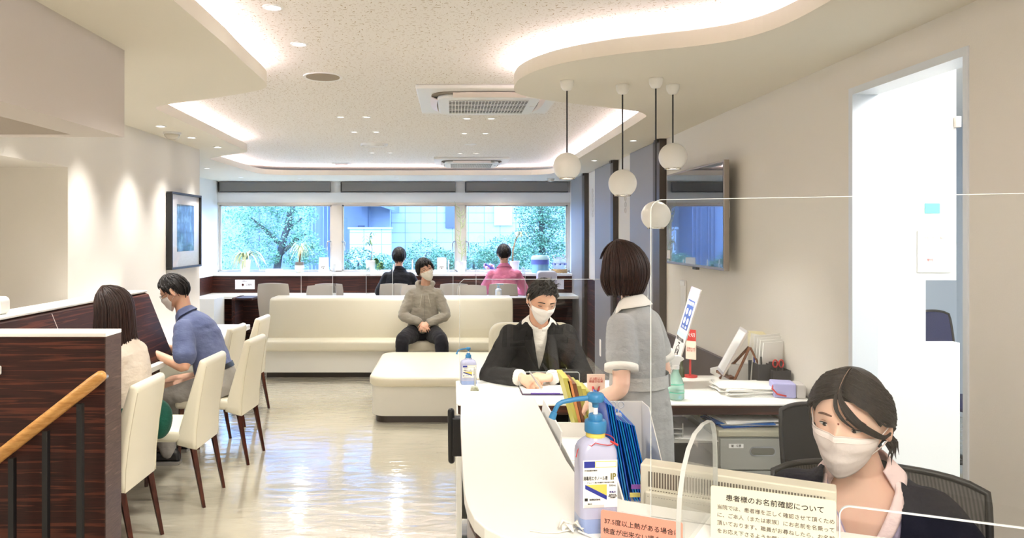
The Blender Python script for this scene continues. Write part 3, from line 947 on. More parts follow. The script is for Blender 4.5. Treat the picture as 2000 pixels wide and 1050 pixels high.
# furniture behind the bench --------------------------------------------
t = thing('back_desk', 'dark rosewood desk unit behind the long bench', 'desk', (-.8, 8.95, 0))
MB().prism(rr_poly(8.76, 9.16, .0, .835, .03), -2.70, -2.66, 'x').build('end_panel', M_ven_y, t)
MB().box(-1.95, 1.0, 8.77, 8.80, 0, .83).box(-2.66, -2.46, 9.10, 9.13, 0, .83).build('back_panel', M_ven_x, t)
MB().box(-1.95, 1.0, 8.80, 9.15, .70, .725).build('desk_top', M_lam, t)
MB().box(-2.66, -2.46, 8.80, 9.09, .42, .44).build('shelf', M_ven_x, t)
MB().box(-2.66, -2.46, 8.78, 9.12, .805, .83).build('shelf_top', M_ven_x, t)
MB().box(-1.95, 1.0, 8.765, 8.90, .8305, .842).build('top_cap', M_lam, t)
t = thing('window_desk', 'long dark rosewood window desk with white top and white sill ledge', 'desk', (-.9, 10.5, 0))
MB().box(-3.599, 1.779, 10.60, 10.64, .745, .995).box(-3.599, -3.55, 10.0, 10.60, .745, .995).build('fascia', M_ven_x, t)
MB().box(-3.599, 1.779, 10.585, YW - .031, .9955, 1.03, .004).box(-3.599, -3.54, 9.98, 10.585, .9955, 1.03).build('ledge', M_lam, t)
MB().box(-3.599, 1.779, 10.05, 10.60, .705, .7445, .004).build('desk_top', M_lam, t)
MB().box(-3.599, 1.779, 10.56, 10.59, 0, .70).build('back_panel', M_ven_x, t)
MB().box(-3.599, -3.2, 9.62, 10.05, 0, .7445).build('side_panel', M_lam, t)
for x, lab in ((-3.07, 'white printed notice plate at the left end of the dark window desk'), (1.50, 'pale notice plate at the right end of the dark window desk')):
    n_ = thing('notice_plate', lab, 'notice', (x, 10.59, .81))
    MB().box(x - .145, x + .145, 10.592, 10.5995, .80, .94, .002).build('plate', material('pale_plate', rgb(226, 222, 226), .4), n_)
    MB().lathe([(.001, 0), (.016, 0)], 16, Matrix.Translation((x - .03, 10.5915, .865)) @ Matrix.Rotation(pi / 2, 4, 'X')).build('red_mark', material('red_ink', rgb(190, 66, 60), .6), n_, fix=True)
    text('ご案内', .028, frame((x + .06, 10.591, .865), (1, 0, 0), (0, 0, 1)), M_ink, n_)
    text('お静かに', .018, frame((x, 10.591, .918), (1, 0, 0), (0, 0, 1)), M_ink, n_)


# grey moulded chairs
def shell_chair():
    t = thing('grey_chair', '', 'chair', group='grey shell chairs at the window desks')
    # faces +y (its back towards the room)
    rows = []
    for k in range(12):
        s = k / 11
        z = .46 + .47 * s
        w = .165 + .035 * sin(pi * min(1, s * 1.2) * .6) - .012 * max(0, s - .85) / .15
        row = []
        for j in range(13):
            u = -1 + 2 * j / 12
            zz = z + (.012 * (1 - u * u) if k == 11 else 0)
            row.append((u * w, -.20 - .05 * s + .04 * u * u, zz))
        rows.append(row)
    MB().grid(rows, .022).build('backrest', M_chairgrey, t, smooth=True, auto=50, fix=True)
    MB().box(-.20, .20, -.20, .22, .43, .465, .015).build('seat', M_chairgrey, t, smooth=True, auto=50)
    for sx in (-1, 1):
        for sy in (-1, 1):
            MB().tube([(sx * .16, sy * .16, .43), (sx * .20, sy * .20, 0)], .011, 8).build('leg', M_chairgrey, t)
    return t


gc = shell_chair()
gc['label'] = 'grey shell chair standing just left of the long bench, its whole back showing'
gc.location = (-2.225, 9.10, 0)
for x, lab in ((-1.69, 'grey shell chair at the window desk, leftmost of that row'), (-.80, 'grey shell chair behind the person in black'), (.02, 'grey shell chair at the window desk between the two people'), (.69, 'grey shell chair behind the person in pink')):
    dup(gc, (x, 9.98, 0), 0, lab)
for x, lab in ((-1.73, 'grey shell chair facing out behind the long bench, leftmost of three'), (-.49, 'grey shell chair facing out behind the long bench, beside the man in the hoodie'), (.255, 'grey shell chair facing out behind the long bench, rightmost of three')):
    dup(gc, (x, 9.25, 0), pi, lab)
gc.scale.z = 1.07
t = thing('air_purifier', 'pale lavender rounded appliance standing at the right end of the window desk', 'appliance', (1.35, 10.2, .7445))
MB().prism(rr_poly(1.20, 1.475, .7449, 1.09, .05), 10.10, 10.30, 'y', .02, 3).build('body', material('lavender_white', rgb(206, 206, 222), .4), t, smooth=True, auto=45)
MB().box(1.30, 1.38, 10.095, 10.1, .99, 1.0).build('logo_bar', M_alu, t)


# clear divider sheets on the desks
def divider(x, y0, y1, z0, z1, label, group, foot=True):
    t = thing('divider_screen', label, 'screen', (x, (y0 + y1) / 2, z0), group=group)
    MB().prism(rr_poly(y0, y1, z0, z1, .03), x - .0025, x + .0025, 'x').build('sheet', M_acryl, t)
    MB().box(x - .0027, x + .0027, y0 - .0015, y0, z0, z1 - .03).build('edge', M_edge, t)
    MB().box(x - .0027, x + .0027, y0 + .03, y1 - .03, z1, z1 + .0015).build('top_edge', M_edge, t)
    if foot:
        f = [(x + .085 * cos(a), z0 + .075 * sin(a)) for a in [pi * k / 14 for k in range(15)]]
        MB().prism(f, y0 + .05, y0 + .054, 'y').build('foot', clear('acrylic_foot', (.97, .98, .98), .05, 1.5, .12), t)
    return t


for i, x in enumerate((-1.49, -.745, .005)):
    divider(x, 8.905, 9.14, .726, 1.235, ['clear divider screen behind the bench, leftmost of three', 'clear divider screen behind the bench, in front of the person in black', 'clear divider screen behind the bench, right of the man in the hoodie'][i], 'clear dividers on the desk behind the bench')
for i, x in enumerate((-2.13, -1.215, .33, 1.02)):
    divider(x, 10.08, 10.55, .7446, 1.13, ['clear divider screen on the window desk by the left plant', 'clear divider screen on the window desk before the left window post', 'clear divider screen on the window desk left of the person in pink', 'clear divider screen on the window desk right of the person in pink'][i], 'clear dividers on the window desk', False)

# ================================================================ RECEPTION COUNTER
ZL = 1.05      # high ledge
outer = [(.03, 2.56), (.024, 2.2), (.024, 1.75), (.026, 1.58), (.032, 1.50), (.043, 1.437), (.062, 1.392), (.09, 1.356), (.13, 1.326), (.2, 1.297), (.40, 1.217), (1.66, .707)]
inner = [(1.76, .965), (.46, 1.49), (.37, 1.535), (.315, 1.59), (.295, 1.67), (.287, 1.8), (.285, 2.50), (.277, 2.523), (.25, 2.535), (.16, 2.565), (.10, 2.60), (.06, 2.60), (.035, 2.59)]
ledge = outer + inner
t = thing('reception_counter', 'white topped curved reception counter with dark rosewood front', 'counter', (.3, 1.8, 0))
MB().prism(ledge, ZL - .028, ZL, bev=.003).build('ledge_top', M_lam, t)
fo = [(p[0] + (.022 if i < 6 else .012), p[1] + (0 if i < 5 else .022)) for i, p in enumerate(outer)]
fi = offset_line(fo, .03)
MB().prism(fo + fi[::-1], 0, ZL - .0285).build('front_panel', veneer('rosewood_counter', (30, 6, 5), .3), t)
MB().prism([(p[0], p[1]) for p in offset_line(outer, .004)] + [(p[0], p[1]) for p in offset_line(outer, .012)][::-1], ZL - .042, ZL - .0283).build('edge_band', M_ven_x, t)
work = [(.09, 3.43), (.09, 1.62), (.20, 1.47), (.6, 1.31), (1.7, .86), (1.79, 1.30), (1.05, 1.55), (.78, 1.70), (.68, 1.9), (.66, 3.43)]
MB().prism(work, .69, .72, bev=.002).build('work_top', M_lam, t)
MB().box(.10, .13, 2.56, 3.43, 0, .689).build('side_panel', M_lam, t)
MB().box(.56, .60, 2.4, 3.42, 0, .689).box(1.30, 1.74, 1.22, 1.25, 0, .689).build('support_panel', M_ven_y, t)
t = thing('counter_handle', 'dark vertical tube handle mounted on the side of the reception counter', 'handle bar', (0, 2.6, .8))
q0 = pt(881, 803, 2.62); q1 = pt(882, 898, 2.62)
MB().tube([q0, q1], .0125, 16, True).build('tube', M_black, t, smooth=True)
MB().box(q0.x + .005, .046, 2.595, 2.645, q1.z + .02, q0.z - .02, .004).build('mount_plate', M_dark, t)

ZD = .80       # desk where the man in the suit writes
t = thing('reception_desk', 'white topped reception desk with dark edge, where the man in the suit writes', 'desk', (.9, 3.75, 0))
MB().prism([(.018, 3.47), (.03, 3.447), (1.69, 3.447), (1.75, 3.48), (1.768, 3.55), (1.768, 4.15), (1.12, 4.15), (1.10, 4.014), (.045, 4.014), (.018, 3.99)], ZD - .008, ZD, bev=.002).build('desk_top', M_lam, t)
MB().prism([(.026, 3.475), (.038, 3.452), (1.686, 3.452), (1.746, 3.486), (1.763, 3.555), (1.763, 4.14), (1.13, 4.14), (1.11, 4.006), (.047, 4.006), (.026, 3.986)], ZD - .052, ZD - .0085).build('edge', M_ven_x, t)
MB().box(.02, .045, 3.48, 3.98, 0, ZD - .053).box(.05, .93, 3.95, 3.98, .05, ZD - .053).build('modesty_panel', M_lam, t)
MB().box(.10, .62, 3.84, 3.93, 0, ZD - .053).build('support_panel', M_dark, t)
tag(MB().box(XR - .03, XR - .001, 3.3, 6.02, 0, .797, .002).build('wall_panel', material('dark_dado', rgb(78, 66, 66), .35)), 'dark dado panel along the right wall behind the desk', 'panel')

# ================================================================ THINGS ON THE COUNTERS
M_blue = material('pump_blue', rgb(46, 118, 166), .4)
M_navyink = material('label_blue', rgb(36, 48, 140), .5)
M_yel = material('label_yellow', rgb(214, 196, 92), .5)
M_red = material('red_plastic', rgb(190, 52, 48), .5)
M_lilac = material('bottle_lilac', rgb(198, 200, 228), .22, trans=.25)
M_liquid = material('bottle_liquid', rgb(158, 178, 226), .2, trans=.2)
M_orangecard = material('orange_card', rgb(238, 158, 138), .6)
M_ivory = material('ivory_card', rgb(224, 218, 196), .6)
M_beige = material('monitor_beige', rgb(226, 220, 202), .45)


def rrsec(z, wx, wy, r, k=5):
    return [(x, y, z) for x, y in rr_poly(-wx / 2, wx / 2, -wy / 2, wy / 2, min(r, wx / 2 - .0005, wy / 2 - .0005), k)]


def stack(mb, secs, M=None):
    m = len(secs[0]); vs = [p for s in secs for p in s]
    fs = [(k * m + i, k * m + (i + 1) % m, (k + 1) * m + (i + 1) % m, (k + 1) * m + i) for k in range(len(secs) - 1) for i in range(m)]
    fs += [tuple(range(m))[::-1], tuple((len(secs) - 1) * m + i for i in range(m))]
    return mb.add(vs, fs, M)


def pump_bottle(label, loc, rz=0.0, s=1.0, wide=1.0, detail=True):
    """square lilac bottle with yellow collar and blue pump; spout towards -x"""
    t = thing('pump_bottle', label, 'bottle', loc, rz, 'blue pump sanitiser bottles')
    M = Matrix.Translation(loc) @ Matrix.Rotation(rz, 4, 'Z') @ Matrix.Diagonal((s * wide, s * wide, s, 1))
    MN = Matrix.Translation(loc) @ Matrix.Rotation(rz, 4, 'Z') @ Matrix.Diagonal((s, s, s, 1))
    w, d = .074, .056
    mb = MB(); stack(mb, [rrsec(.028, w, d, .012), rrsec(.145, w, d, .012), rrsec(.155, w * .985, d * .985, .014), rrsec(.165, w * .9, d * .92, .018), rrsec(.1725, w * .72, d * .76, .02), rrsec(.177, .036, .036, .0178), rrsec(.186, .034, .034, .0168)], M)
    mb.build('body', M_lilac, t, smooth=True, auto=50)
    mb = MB(); stack(mb, [rrsec(0, w * .94, d * .94, .012), rrsec(.004, w, d, .012), rrsec(.0278, w, d, .012)], M)
    mb.build('liquid', M_liquid, t, smooth=True, auto=50)
    MB().lathe([(.0185, .178), (.0185, .186), (.018, .187)], 24, MN).build('yellow_collar', M_yel, t, smooth=True, auto=40)
    pm = MB().lathe([(.0205, .187), (.021, .189), (.021, .206), (.0195, .209), (.0135, .2095), (.0135, .219), (.012, .221)], 28, MN).build('pump_collar', M_blue, t, smooth=True, auto=40)
    MB().lathe([(.0046, .2205), (.0046, .2345)], 16, MN).build('pump_stem', M_white, t, smooth=True, auto=40)
    hd = MB()
    hd.lathe([(.006, .234), (.0065, .2445), (.015, .2455), (.0165, .248), (.0165, .258), (.014, .261), (.001, .2625)], 28, MN)
    hd.tube([MN @ V(p) for p in ((-.010, 0, .2525), (-.040, 0, .250), (-.066, 0, .2455), (-.074, 0, .241), (-.079, 0, .232), (-.083, 0, .222))], [.0052 * s, .0048 * s, .0046 * s, .0045 * s, .0045 * s, .0045 * s], 12)
    hd.tube([MN @ V(p) for p in ((-.0815, 0, .226), (-.086, 0, .214))], [.0062 * s, .0072 * s], 12)
    hd.build('pump_head', M_blue, t, smooth=True, auto=45)
    if detail:
        y = -d / 2 - .0006
        lb = MB().box(-.033, .034, y, y + .0004, .050, .140, M=M).build('label', M_paper, t)

        def q(x0, x1, z0, z1, mat, nm, dz=.0006):
            MB().box(x0, x1, y - dz, y - .0001, z0, z1, M=M).build(nm, mat, lb)
        q(-.031, -.010, .126, .138, M_navyink, 'blue_block')
        q(-.0095, .032, .126, .138, M_yel, 'yellow_border', .0004)
        q(-.008, .0305, .1275, .1365, M_paper, 'name_field', .0007)
        mb = MB()
        mb.add([(-.029, y - .0006, .094), (-.012 + .025, y - .0006, .094), (.013, y - .0006, .072)], [(0, 1, 2)], M).build('yellow_triangle', M_yel, lb)
        mb = MB()
        mb.add([(-.029, y - .0007, .0945), (-.029, y - .0007, .0865), (.013, y - .0007, .0645), (.013, y - .0007, .0725)], [(0, 1, 2, 3)], M).build('blue_stripe', M_navyink, lb)

        def tx(body, size, x, z, mat=M_ink, **k):
            return text(body, size * s, M @ frame((x, y - .0008, z), (1, 0, 0), (0, 0, 1)), mat, lb, **k)
        tx('消毒用エタノール液', .0085, -.009, .1055, bold=.012, sx=.62)
        tx('IP', .0165, .0255, .108, material('label_gold', rgb(120, 112, 40), .5), bold=.03, sx=.9)
        tx('外用殺菌消毒剤', .0036, -.018, .1205)
        tx('アルコール類火気厳禁 手指皮膚の消毒', .0031, .001, .0975)
        tx('500mL', .0052, .0245, .0915)
        tx('新処方', .0042, .0245, .079, M_navyink, bold=.02)
        tx('製薬株式会社', .0036, -.010, .0655, bold=.02)
        q(-.030, -.024, .063, .0685, M_ink, 'maker_mark')
        tx('医薬部外品\n使用上の注意\n火気厳禁', .0028, .0245, .071)
        tx('開封日', .003, -.020, .0575)
        MB().box(-.031, .008, y - .0006, y - .0001, .0505, .0555, M=M).build('small_print_box', material('label_grey', rgb(214, 208, 206), .6), lb)
    return t


p0 = pt(1163, 1031, 1.39)
pump_bottle('blue pump sanitiser bottle with printed label in the foreground on the reception counter', (p0.x, 1.39, ZL), radians(6))
pump_bottle('blue pump sanitiser bottle on the desk beside the man in the suit', (.086, 3.92, ZD), radians(8), .76, 1.5)
# red cord round the neck with a bow of clear ribbon
t = thing('red_string', 'thin red cord tied round the neck of the foreground bottle', 'cord', (p0.x, 1.39, ZL + .17))
c0 = V((p0.x, 1.39, ZL + .171))
MB().tube([c0 + V((.0345 * cos(a) + .002, .0295 * sin(a), .004 * sin(2 * a) - (.008 if cos(a) < -.3 else 0))) for a in [2 * pi * i / 28 for i in range(29)]] , .0009, 6).build('loop', M_red, t, smooth=True)
MB().tube([c0 + V((.026, -.02, .002)), c0 + V((.036, -.028, -.002))], .0022, 8, True).build('toggle', M_red, t, smooth=True)
MB().tube([c0 + V((-.03, -.008, -.008)), c0 + V((-.037, -.012, -.018)), c0 + V((-.040, -.014, -.03))], .0009, 6).build('tail', M_red, t)
t = thing('ribbon_bow', 'crumpled clear ribbon bow lying at the foot of the foreground bottle', 'ribbon', (.235, 1.385, ZL))
mb = MB()
for k in range(9):
    a = k * .7; mb.tube([V((.232, 1.375, ZL + .012)), V((.232 + .022 * cos(a), 1.375 + .014 * sin(a), ZL + .016 + .006 * sin(3 * a))), V((.232 + .030 * cos(a + .4), 1.375 + .02 * sin(a + .4), ZL + .006))], [.002, .007, .002], 8, flat=.25)
mb.tube([(.232, 1.372, ZL + .006), (.20, 1.362, ZL + .003), (.17, 1.365, ZL + .0025), (.15, 1.372, ZL + .0025)], .0028, 8, True, .5)
mb.tube([(.24, 1.36, ZL + .006), (.27, 1.33, ZL + .003), (.30, 1.335, ZL + .003)], .0028, 8, True, .5)
mb.build('bow', material('ribbon_white', rgb(238, 234, 224), .4), t, smooth=True)

# big acrylic screen on the counter -----------------------------------
DS = V((.927, -.375, 0)); NS = V((.375, .927, 0)); S0 = V((.40, 1.446, 0))
MS = Matrix(((DS.x, 0, NS.x, S0.x), (DS.y, 0, NS.y, S0.y), (0, 1, 0, 0), (0, 0, 0, 1)))   # (s, z, n) -> world


def arc(cx, cy, r, a0, a1, k=8):
    return [(cx + r * cos(a0 + (a1 - a0) * i / k), cy + r * sin(a0 + (a1 - a0) * i / k)) for i in range(k + 1)]


t = thing('acrylic_screen', 'large clear acrylic screen with a pass-through slot on the foreground counter', 'screen', (.7, 1.32, ZL))
top = 1.688
o_ = [(0, ZL), (.337, ZL)] + arc(.355, 1.103, .018, pi, pi / 2) + [(1.02, 1.121), (1.02, ZL), (1.19, ZL), (1.19, top)] + arc(.022, top - .022, .022, pi / 2, pi)
MB().prism(o_, -.0025, .0025, 'z', M=MS).build('sheet', M_acryl, t)
mb = MB()


def rim(P, w, mb, M=MS, th=.0031):
    for a, b in zip(P, P[1:]):
        a, b = V(a), V(b); d_ = (b - a); L_ = d_.length; d_.normalize(); n_ = V((-d_.y, d_.x))
        q = [a + n_ * w, b + n_ * w, b - n_ * w, a - n_ * w]
        mb.add([(p.x, p.y, -th) for p in q] + [(p.x, p.y, th) for p in q], [(0, 1, 2, 3), (7, 6, 5, 4), (0, 4, 5, 1), (1, 5, 6, 2), (2, 6, 7, 3), (3, 7, 4, 0)], M)


rim([(0, ZL)] + arc(.022, top - .022, .022, pi, pi / 2) + [(1.19, top)], .0005, mb)
mb.build('edge', M_edge, t)
mb = MB(); rim([(.337, ZL)] + arc(.355, 1.103, .018, pi, pi / 2) + [(1.02, 1.121), (1.02, ZL)], .0009, mb); mb.build('slot_edge', M_edge, t)
A = V((.40, 1.27, 0)); B = V((.55, 1.50, 0)); D_ = (B - A); LF = D_.length; D_.normalize(); N_ = V((D_.y, -D_.x, 0))
MF = Matrix(((D_.x, 0, N_.x, A.x), (D_.y, 0, N_.y, A.y), (0, 1, 0, 0), (0, 0, 0, 1)))
fin = [(0, ZL), (.0, ZL + .06), (.008, ZL + .10), (.03, ZL + .142), (.065, ZL + .172), (.11, ZL + .19), (.17, ZL + .195), (.225, ZL + .19), (.25, ZL + .178), (.265, ZL + .155), (.272, ZL + .11), (LF, ZL)]
MB().prism(fin, -.004, .004, 'z', M=MF).build('foot_fin', clear('acrylic_fin', (.96, .97, .965), .03, 1.5, .10, (.9, .9, .9)), t)
mb = MB(); rim(fin[:7], .0004, mb, MF, .0041); rim(fin[6:], .0006, mb, MF, .0046); mb.build('fin_edge', material('frosted_edge', rgb(196, 198, 194), .3), t)

# notice card and fever card -------------------------------------------
def card(name, label, TL, TR, zb, mat, cat='notice', th=.003):
    TL, TR = V(TL), V(TR); d_ = V((TR.x - TL.x, TR.y - TL.y, 0)); w = d_.length; d_.normalize()
    t = thing(name, label, cat, ((TL.x + TR.x) / 2, (TL.y + TR.y) / 2, zb))
    n_ = V((d_.y, -d_.x, 0))
    h = (TL.z + TR.z) / 2 - zb
    Mx = Matrix(((d_.x, 0, n_.x, TL.x), (d_.y, 0, n_.y, TL.y), (0, 1, 0, zb), (0, 0, 0, 1)))
    MB().prism(rr_poly(0, w, 0, h, .004), -th, 0, 'z', M=Mx).build('card', mat, t)
    return t, Mx, w, h


t, Mx, w, h = card('notice_card', 'ivory notice card with Japanese writing about name checks on the foreground counter', (.4824, 1.34, 1.1515), (.6755, 1.2625, 1.1475), ZL, M_ivory)
def ct(body, size, x, y, bold=0.0, align='CENTER', mat=M_ink, **k):
    text(body, size, Mx @ Matrix.Translation((x, y, .0004)), mat, t, bold=bold, align=align, **k)
ct('患者様のお名前確認について', .0126, .108, h - .0195, .007)
M_ink2 = material('brown_grey_ink', rgb(96, 88, 80), .6)
for i, s_ in enumerate(('当院では、患者様を正しく確認させて頂くため', 'に、ご本人（または家族）にお名前を名乗って', '頂いております。職員がお尋ねしたら、お名前', 'をお応え下さるようお願い致します。')):
    ct(s_, .0093, .011, h - .038 - .0148 * i, .001, 'LEFT', M_ink2)
MB().prism(rr_poly(.02, w - .02, 0, .006, .002), -.03, .0, 'z', M=Mx).build('stand', M_acryl, t)
t, Mx, w, h = card('fever_card', 'orange card with Japanese writing about fever in the foreground beside the bottle', (.275, 1.33, 1.108), (.407, 1.268, 1.108), ZL, M_orangecard)
ct('37.5度以上熱がある場合は', .0116, .074, h - .0195, .002)
ct('検査が出来ない場合がございます', .0116, .004, h - .0375, .002, 'LEFT')
MB().prism(rr_poly(-.004, w + .004, 0, h + .004, .003), .0012, .0022, 'z', M=Mx).build('clear_sleeve', M_acryl, t)
MB().prism(rr_poly(-.004, w + .004, 0, .004, .001), -.03, .03, 'z', M=Mx).build('foot', M_acryl, t)

# monitor seen from behind --------------------------------------------
P0 = V((.424, 1.62, 0)); P1 = V((.774, 1.444, 0)); dm = (P1 - P0); wmn = dm.length; dm.normalize(); nm_ = V((-dm.y, dm.x, 0))
MM = Matrix(((dm.x, nm_.x, 0, P0.x), (dm.y, nm_.y, 0, P0.y), (0, 0, 1, 0), (0, 0, 0, 1)))   # (s, depth, z)
t = thing('computer_monitor', 'beige computer monitor seen from behind in front of the receptionist', 'monitor', (.6, 1.53, .72))
MB().box(0, wmn, 0, .05, .79, 1.10, .003, M=MM).build('housing', M_beige, t)
MB().box(.012, wmn - .012, -.012, -.0001, .80, 1.045, .004, M=MM).build('back_cover', M_beige, t)
mb = MB(); n = 60
for i in range(n):
    x = .018 + (wmn - .036) * i / n; mb.box(x, x + .0033, -.0008, -.00005, 1.052, 1.086, M=MM)
mb.build('vent_slots', material('vent_dark', rgb(112, 104, 92), .7), t)
mb = MB()
for i in range(n):
    x = .018 + (wmn - .036) * i / n; mb.add([(x, -.0125, 1.034), (x + .0033, -.0125, 1.034), (x + .0033 + .003, -.001, 1.0462), (x + .003, -.001, 1.0462)], [(0, 1, 2, 3)], MM)
mb.build('lower_vent_slots', MATS['vent_dark'], t)
MB().box(.012, wmn - .012, .0505, .0515, .81, 1.085, M=MM).build('screen', M_black, t)
MB().box(wmn / 2 - .04, wmn / 2 + .04, -.02, .02, .735, .80, .004, M=MM).build('neck', M_beige, t)
MB().box(wmn / 2 - .11, wmn / 2 + .11, -.07, .11, .7205, .735, .006, M=MM).build('base', M_beige, t)

# trays, folders ---------------------------------------------------------
t = thing('letter_tray', 'white letter tray behind the high counter ledge', 'tray', (.45, 2.95, .72))
MB().box(.31, .63, 2.75, 3.17, .7205, .724).box(.31, .313, 2.75, 3.17, .724, .785).box(.627, .63, 2.75, 3.17, .724, .785).box(.313, .627, 3.167, 3.17, .724, .785).build('tray', M_plastic, t)
for i in range(3):
    tag(MB().box(.33 + .01 * i, .54 + .012 * i, 2.78 + .01 * i, 3.10 - .005 * i, .7245 + .0042 * i, .7284 + .0042 * i).build('paper_sheet', M_paper), ['white paper at the bottom of the letter tray', 'white paper in the middle of the letter tray', 'white paper on top in the letter tray'][i], 'paper', 'papers in the letter tray')
for i in range(2):
    o = MB().prism([(.298, .85 - .02 * i), (.308, .85 - .02 * i), (.322, 1.04 - .03 * i), (.318, 1.04 - .03 * i)], 2.1 - .28 * i, 2.52 - .22 * i, 'y').build('envelope', M_paper)
    tag(o, ['white envelope leaning against the counter ledge, farther one', 'cream envelope leaning against the counter ledge, nearer one'][i], 'envelope')
# white magazine file with clear blue folders
t = thing('magazine_file', 'white magazine file with a sloped side holding blue folders', 'file holder', (.6, 2.5, .72))
pr = [(2.34, .7205), (2.66, .7205), (2.66, 1.0), (2.56, 1.0), (2.34, .80)]
MB().prism(pr, .505, .508, 'x').prism(pr, .70, .703, 'x').box(.508, .70, 2.34, 2.66, .7205, .724).box(.508, .70, 2.656, 2.66, .724, 1.0).build('box', material('milky_plastic', rgb(236, 232, 224), .4), t)
M_fb = [material('folder_blue_a', rgb(26, 84, 190), .25), material('folder_blue_b', rgb(20, 110, 200), .25), material('folder_blue_c', rgb(30, 140, 205), .25)]
for i in range(11):
    tall = i < 4
    xt = .512 + .0085 * i + (0 if tall else .008); xb = xt + .055
    zt = 1.052 - .004 * i if tall else .995 - .003 * (i - 4)
    o = MB().prism([(xb, .7245), (xb + .0045, .7245), (xt + .0045, zt), (xt, zt)], 2.40, 2.62, 'y').build('blue_folder', M_fb[i % 3])
    tag(o, ('taller clear blue folder, %s in the magazine file' if tall else 'shorter clear blue folder, %s in the magazine file') % (['first from the pump bottle', 'second from the pump bottle', 'third from the pump bottle', 'fourth from the pump bottle'][i] if tall else ['first beside the taller ones', 'second of them', 'third of them', 'fourth of them', 'fifth of them', 'second last before the nurse', 'last before the nurse'][i - 4]), 'folder', 'blue folders in the magazine file')
t = thing('binder_clip', 'clear double-loop clip on top of the blue folders', 'clip', (.575, 2.50, .985))
mb = MB()
for s_ in (-1, 1):
    c = V((.573 + s_ * .014, 2.5, 1.024)); mb.tube([c + V((.010 * cos(a), 0, .011 * sin(a))) for a in [2 * pi * i / 18 for i in range(19)]], .0022, 8)
    mb.tube([c + V((-s_ * .006, 0, -.009)), (.573 + s_ * .003, 2.5, .985)], .0022, 8)
mb.build('loops', material('clear_plastic', rgb(220, 220, 220), .1), t, smooth=True)
MB().box(.560, .588, 2.49, 2.51, .975, .995, .003).build('jaw', MATS['clear_plastic'], t)
M_yg = [material('folder_olive_a', rgb(196, 190, 92), .5), material('folder_olive_b', rgb(172, 168, 84), .5), material('folder_brown', rgb(120, 72, 44), .5), material('folder_orange', rgb(216, 146, 88), .5)]
olab = ['wide pale olive folder leaning leftmost beside the clipboard', 'orange edged folder among the olive folders', 'brown folder among the olive folders', 'olive folder just right of the brown one', 'olive folder, second from the right end', 'olive folder at the right end of the leaning row']
for i in range(6):
    xt = .492 + .021 * i; xb = xt + .070 - .006 * i; zt = .975 - .012 * i
    m_ = M_yg[[0, 3, 2, 1, 0, 1][i]]
    o = MB().prism([(xb, .7205), (xb + .011, .7205), (xt + (.026 if i == 0 else .018), zt), (xt, zt)], 3.20, 3.40, 'y').build('olive_folder', m_)
    tag(o, olab[i], 'folder', 'olive folders leaning on the work top')
t = thing('small_notice', 'small orange and white notice with a red ribbon clip on the desk by the nurse', 'notice', (.77, 3.86, ZD))
MB().box(.725, .815, 3.858, 3.862, ZD + .03, ZD + .115).build('card', material('pink_card', rgb(246, 214, 196), .6), t)
text('37.5度以上\n検査が出来', .014, frame((.77, 3.8575, ZD + .085), (1, 0, 0), (0, 0, 1)), M_red, t, bold=.01)
MB().tube([(.752, 3.85, ZD + .055), (.757, 3.85, ZD + .02), (.768, 3.85, ZD + .005), (.779, 3.85, ZD + .02), (.784, 3.85, ZD + .055), (.776, 3.85, ZD + .03), (.76, 3.85, ZD + .03), (.752, 3.85, ZD + .055)], .0045, 8).build('ribbon_clip', M_red, t, smooth=True)
MB().box(.725, .815, 3.846, 3.885, ZD, ZD + .03, .004).build('foot', M_acryl, t)
# sticky index tabs
for i, (px, py, c, nm) in enumerate(((1243, 950, (150, 96, 190), 'purple'), (1240, 966, (232, 220, 130), 'yellow'), (1243, 990, (176, 226, 176), 'green'))):
    q = pt(px, py, 1.68)
    tag(MB().box(q.x - .012, q.x + .012, q.y - .001, q.y + .001, q.z - .005, q.z + .005).build('index_tab', material('tab_' + nm, rgb(*c), .6)), nm + ' sticky index tab at the edge of the monitor', 'sticky note')
t = thing('sheet_pocket', 'white paper pocket standing behind the pump bottle beside the monitor', 'paper', (.37, 1.7, .72))
MB().prism([(1.66, .7205), (1.90, .7205), (1.90, .99), (1.82, 1.02), (1.69, .96)], .41, .414, 'x').build('sheet', M_paper, t)
MB().box(.36, .46, 1.70, 1.86, .7205, .735).build('stand', M_plastic, t)

# clipboard, pen in hand (built with the man), acrylic screen on the desk ---
t = thing('clipboard', 'clipboard with white form and purple clip under the hands of the man in the suit', 'clipboard', (.5, 4.05, ZD))
MB().box(.385, .625, 3.905, 4.235, ZD + .0002, ZD + .004, .001).build('board', material('clipboard_dark', rgb(60, 48, 70), .4), t)
MB().box(.392, .618, 3.93, 4.23, ZD + .0042, ZD + .0052).build('form', M_paper, t)
MB().box(.43, .58, 3.906, 3.922, ZD + .0042, ZD + .011, .002).build('clip', material('purple_clip', rgb(84, 60, 140), .4), t)
t = thing('desk_screen', 'clear acrylic screen with a writing slot in front of the man in the suit', 'screen', (.5, 3.80, ZD))
o_ = [(.055, ZD), (.352, ZD), (.352, .925)] + arc(.364, .925, .012, pi, pi / 2) + arc(.634, .925, .012, pi / 2, 0) + [(.646, ZD), (.985, ZD), (.985, 1.395), (.075, 1.395), (.055, 1.377)]
MB().prism(o_, 3.7975, 3.8025, 'y').build('sheet', clear('desk_acrylic', (.98, .985, .98), .0, 1.45, gain=1.0), t)
MY = Matrix(((1, 0, 0, 0), (0, 0, 1, 3.80), (0, 1, 0, 0), (0, 0, 0, 1)))
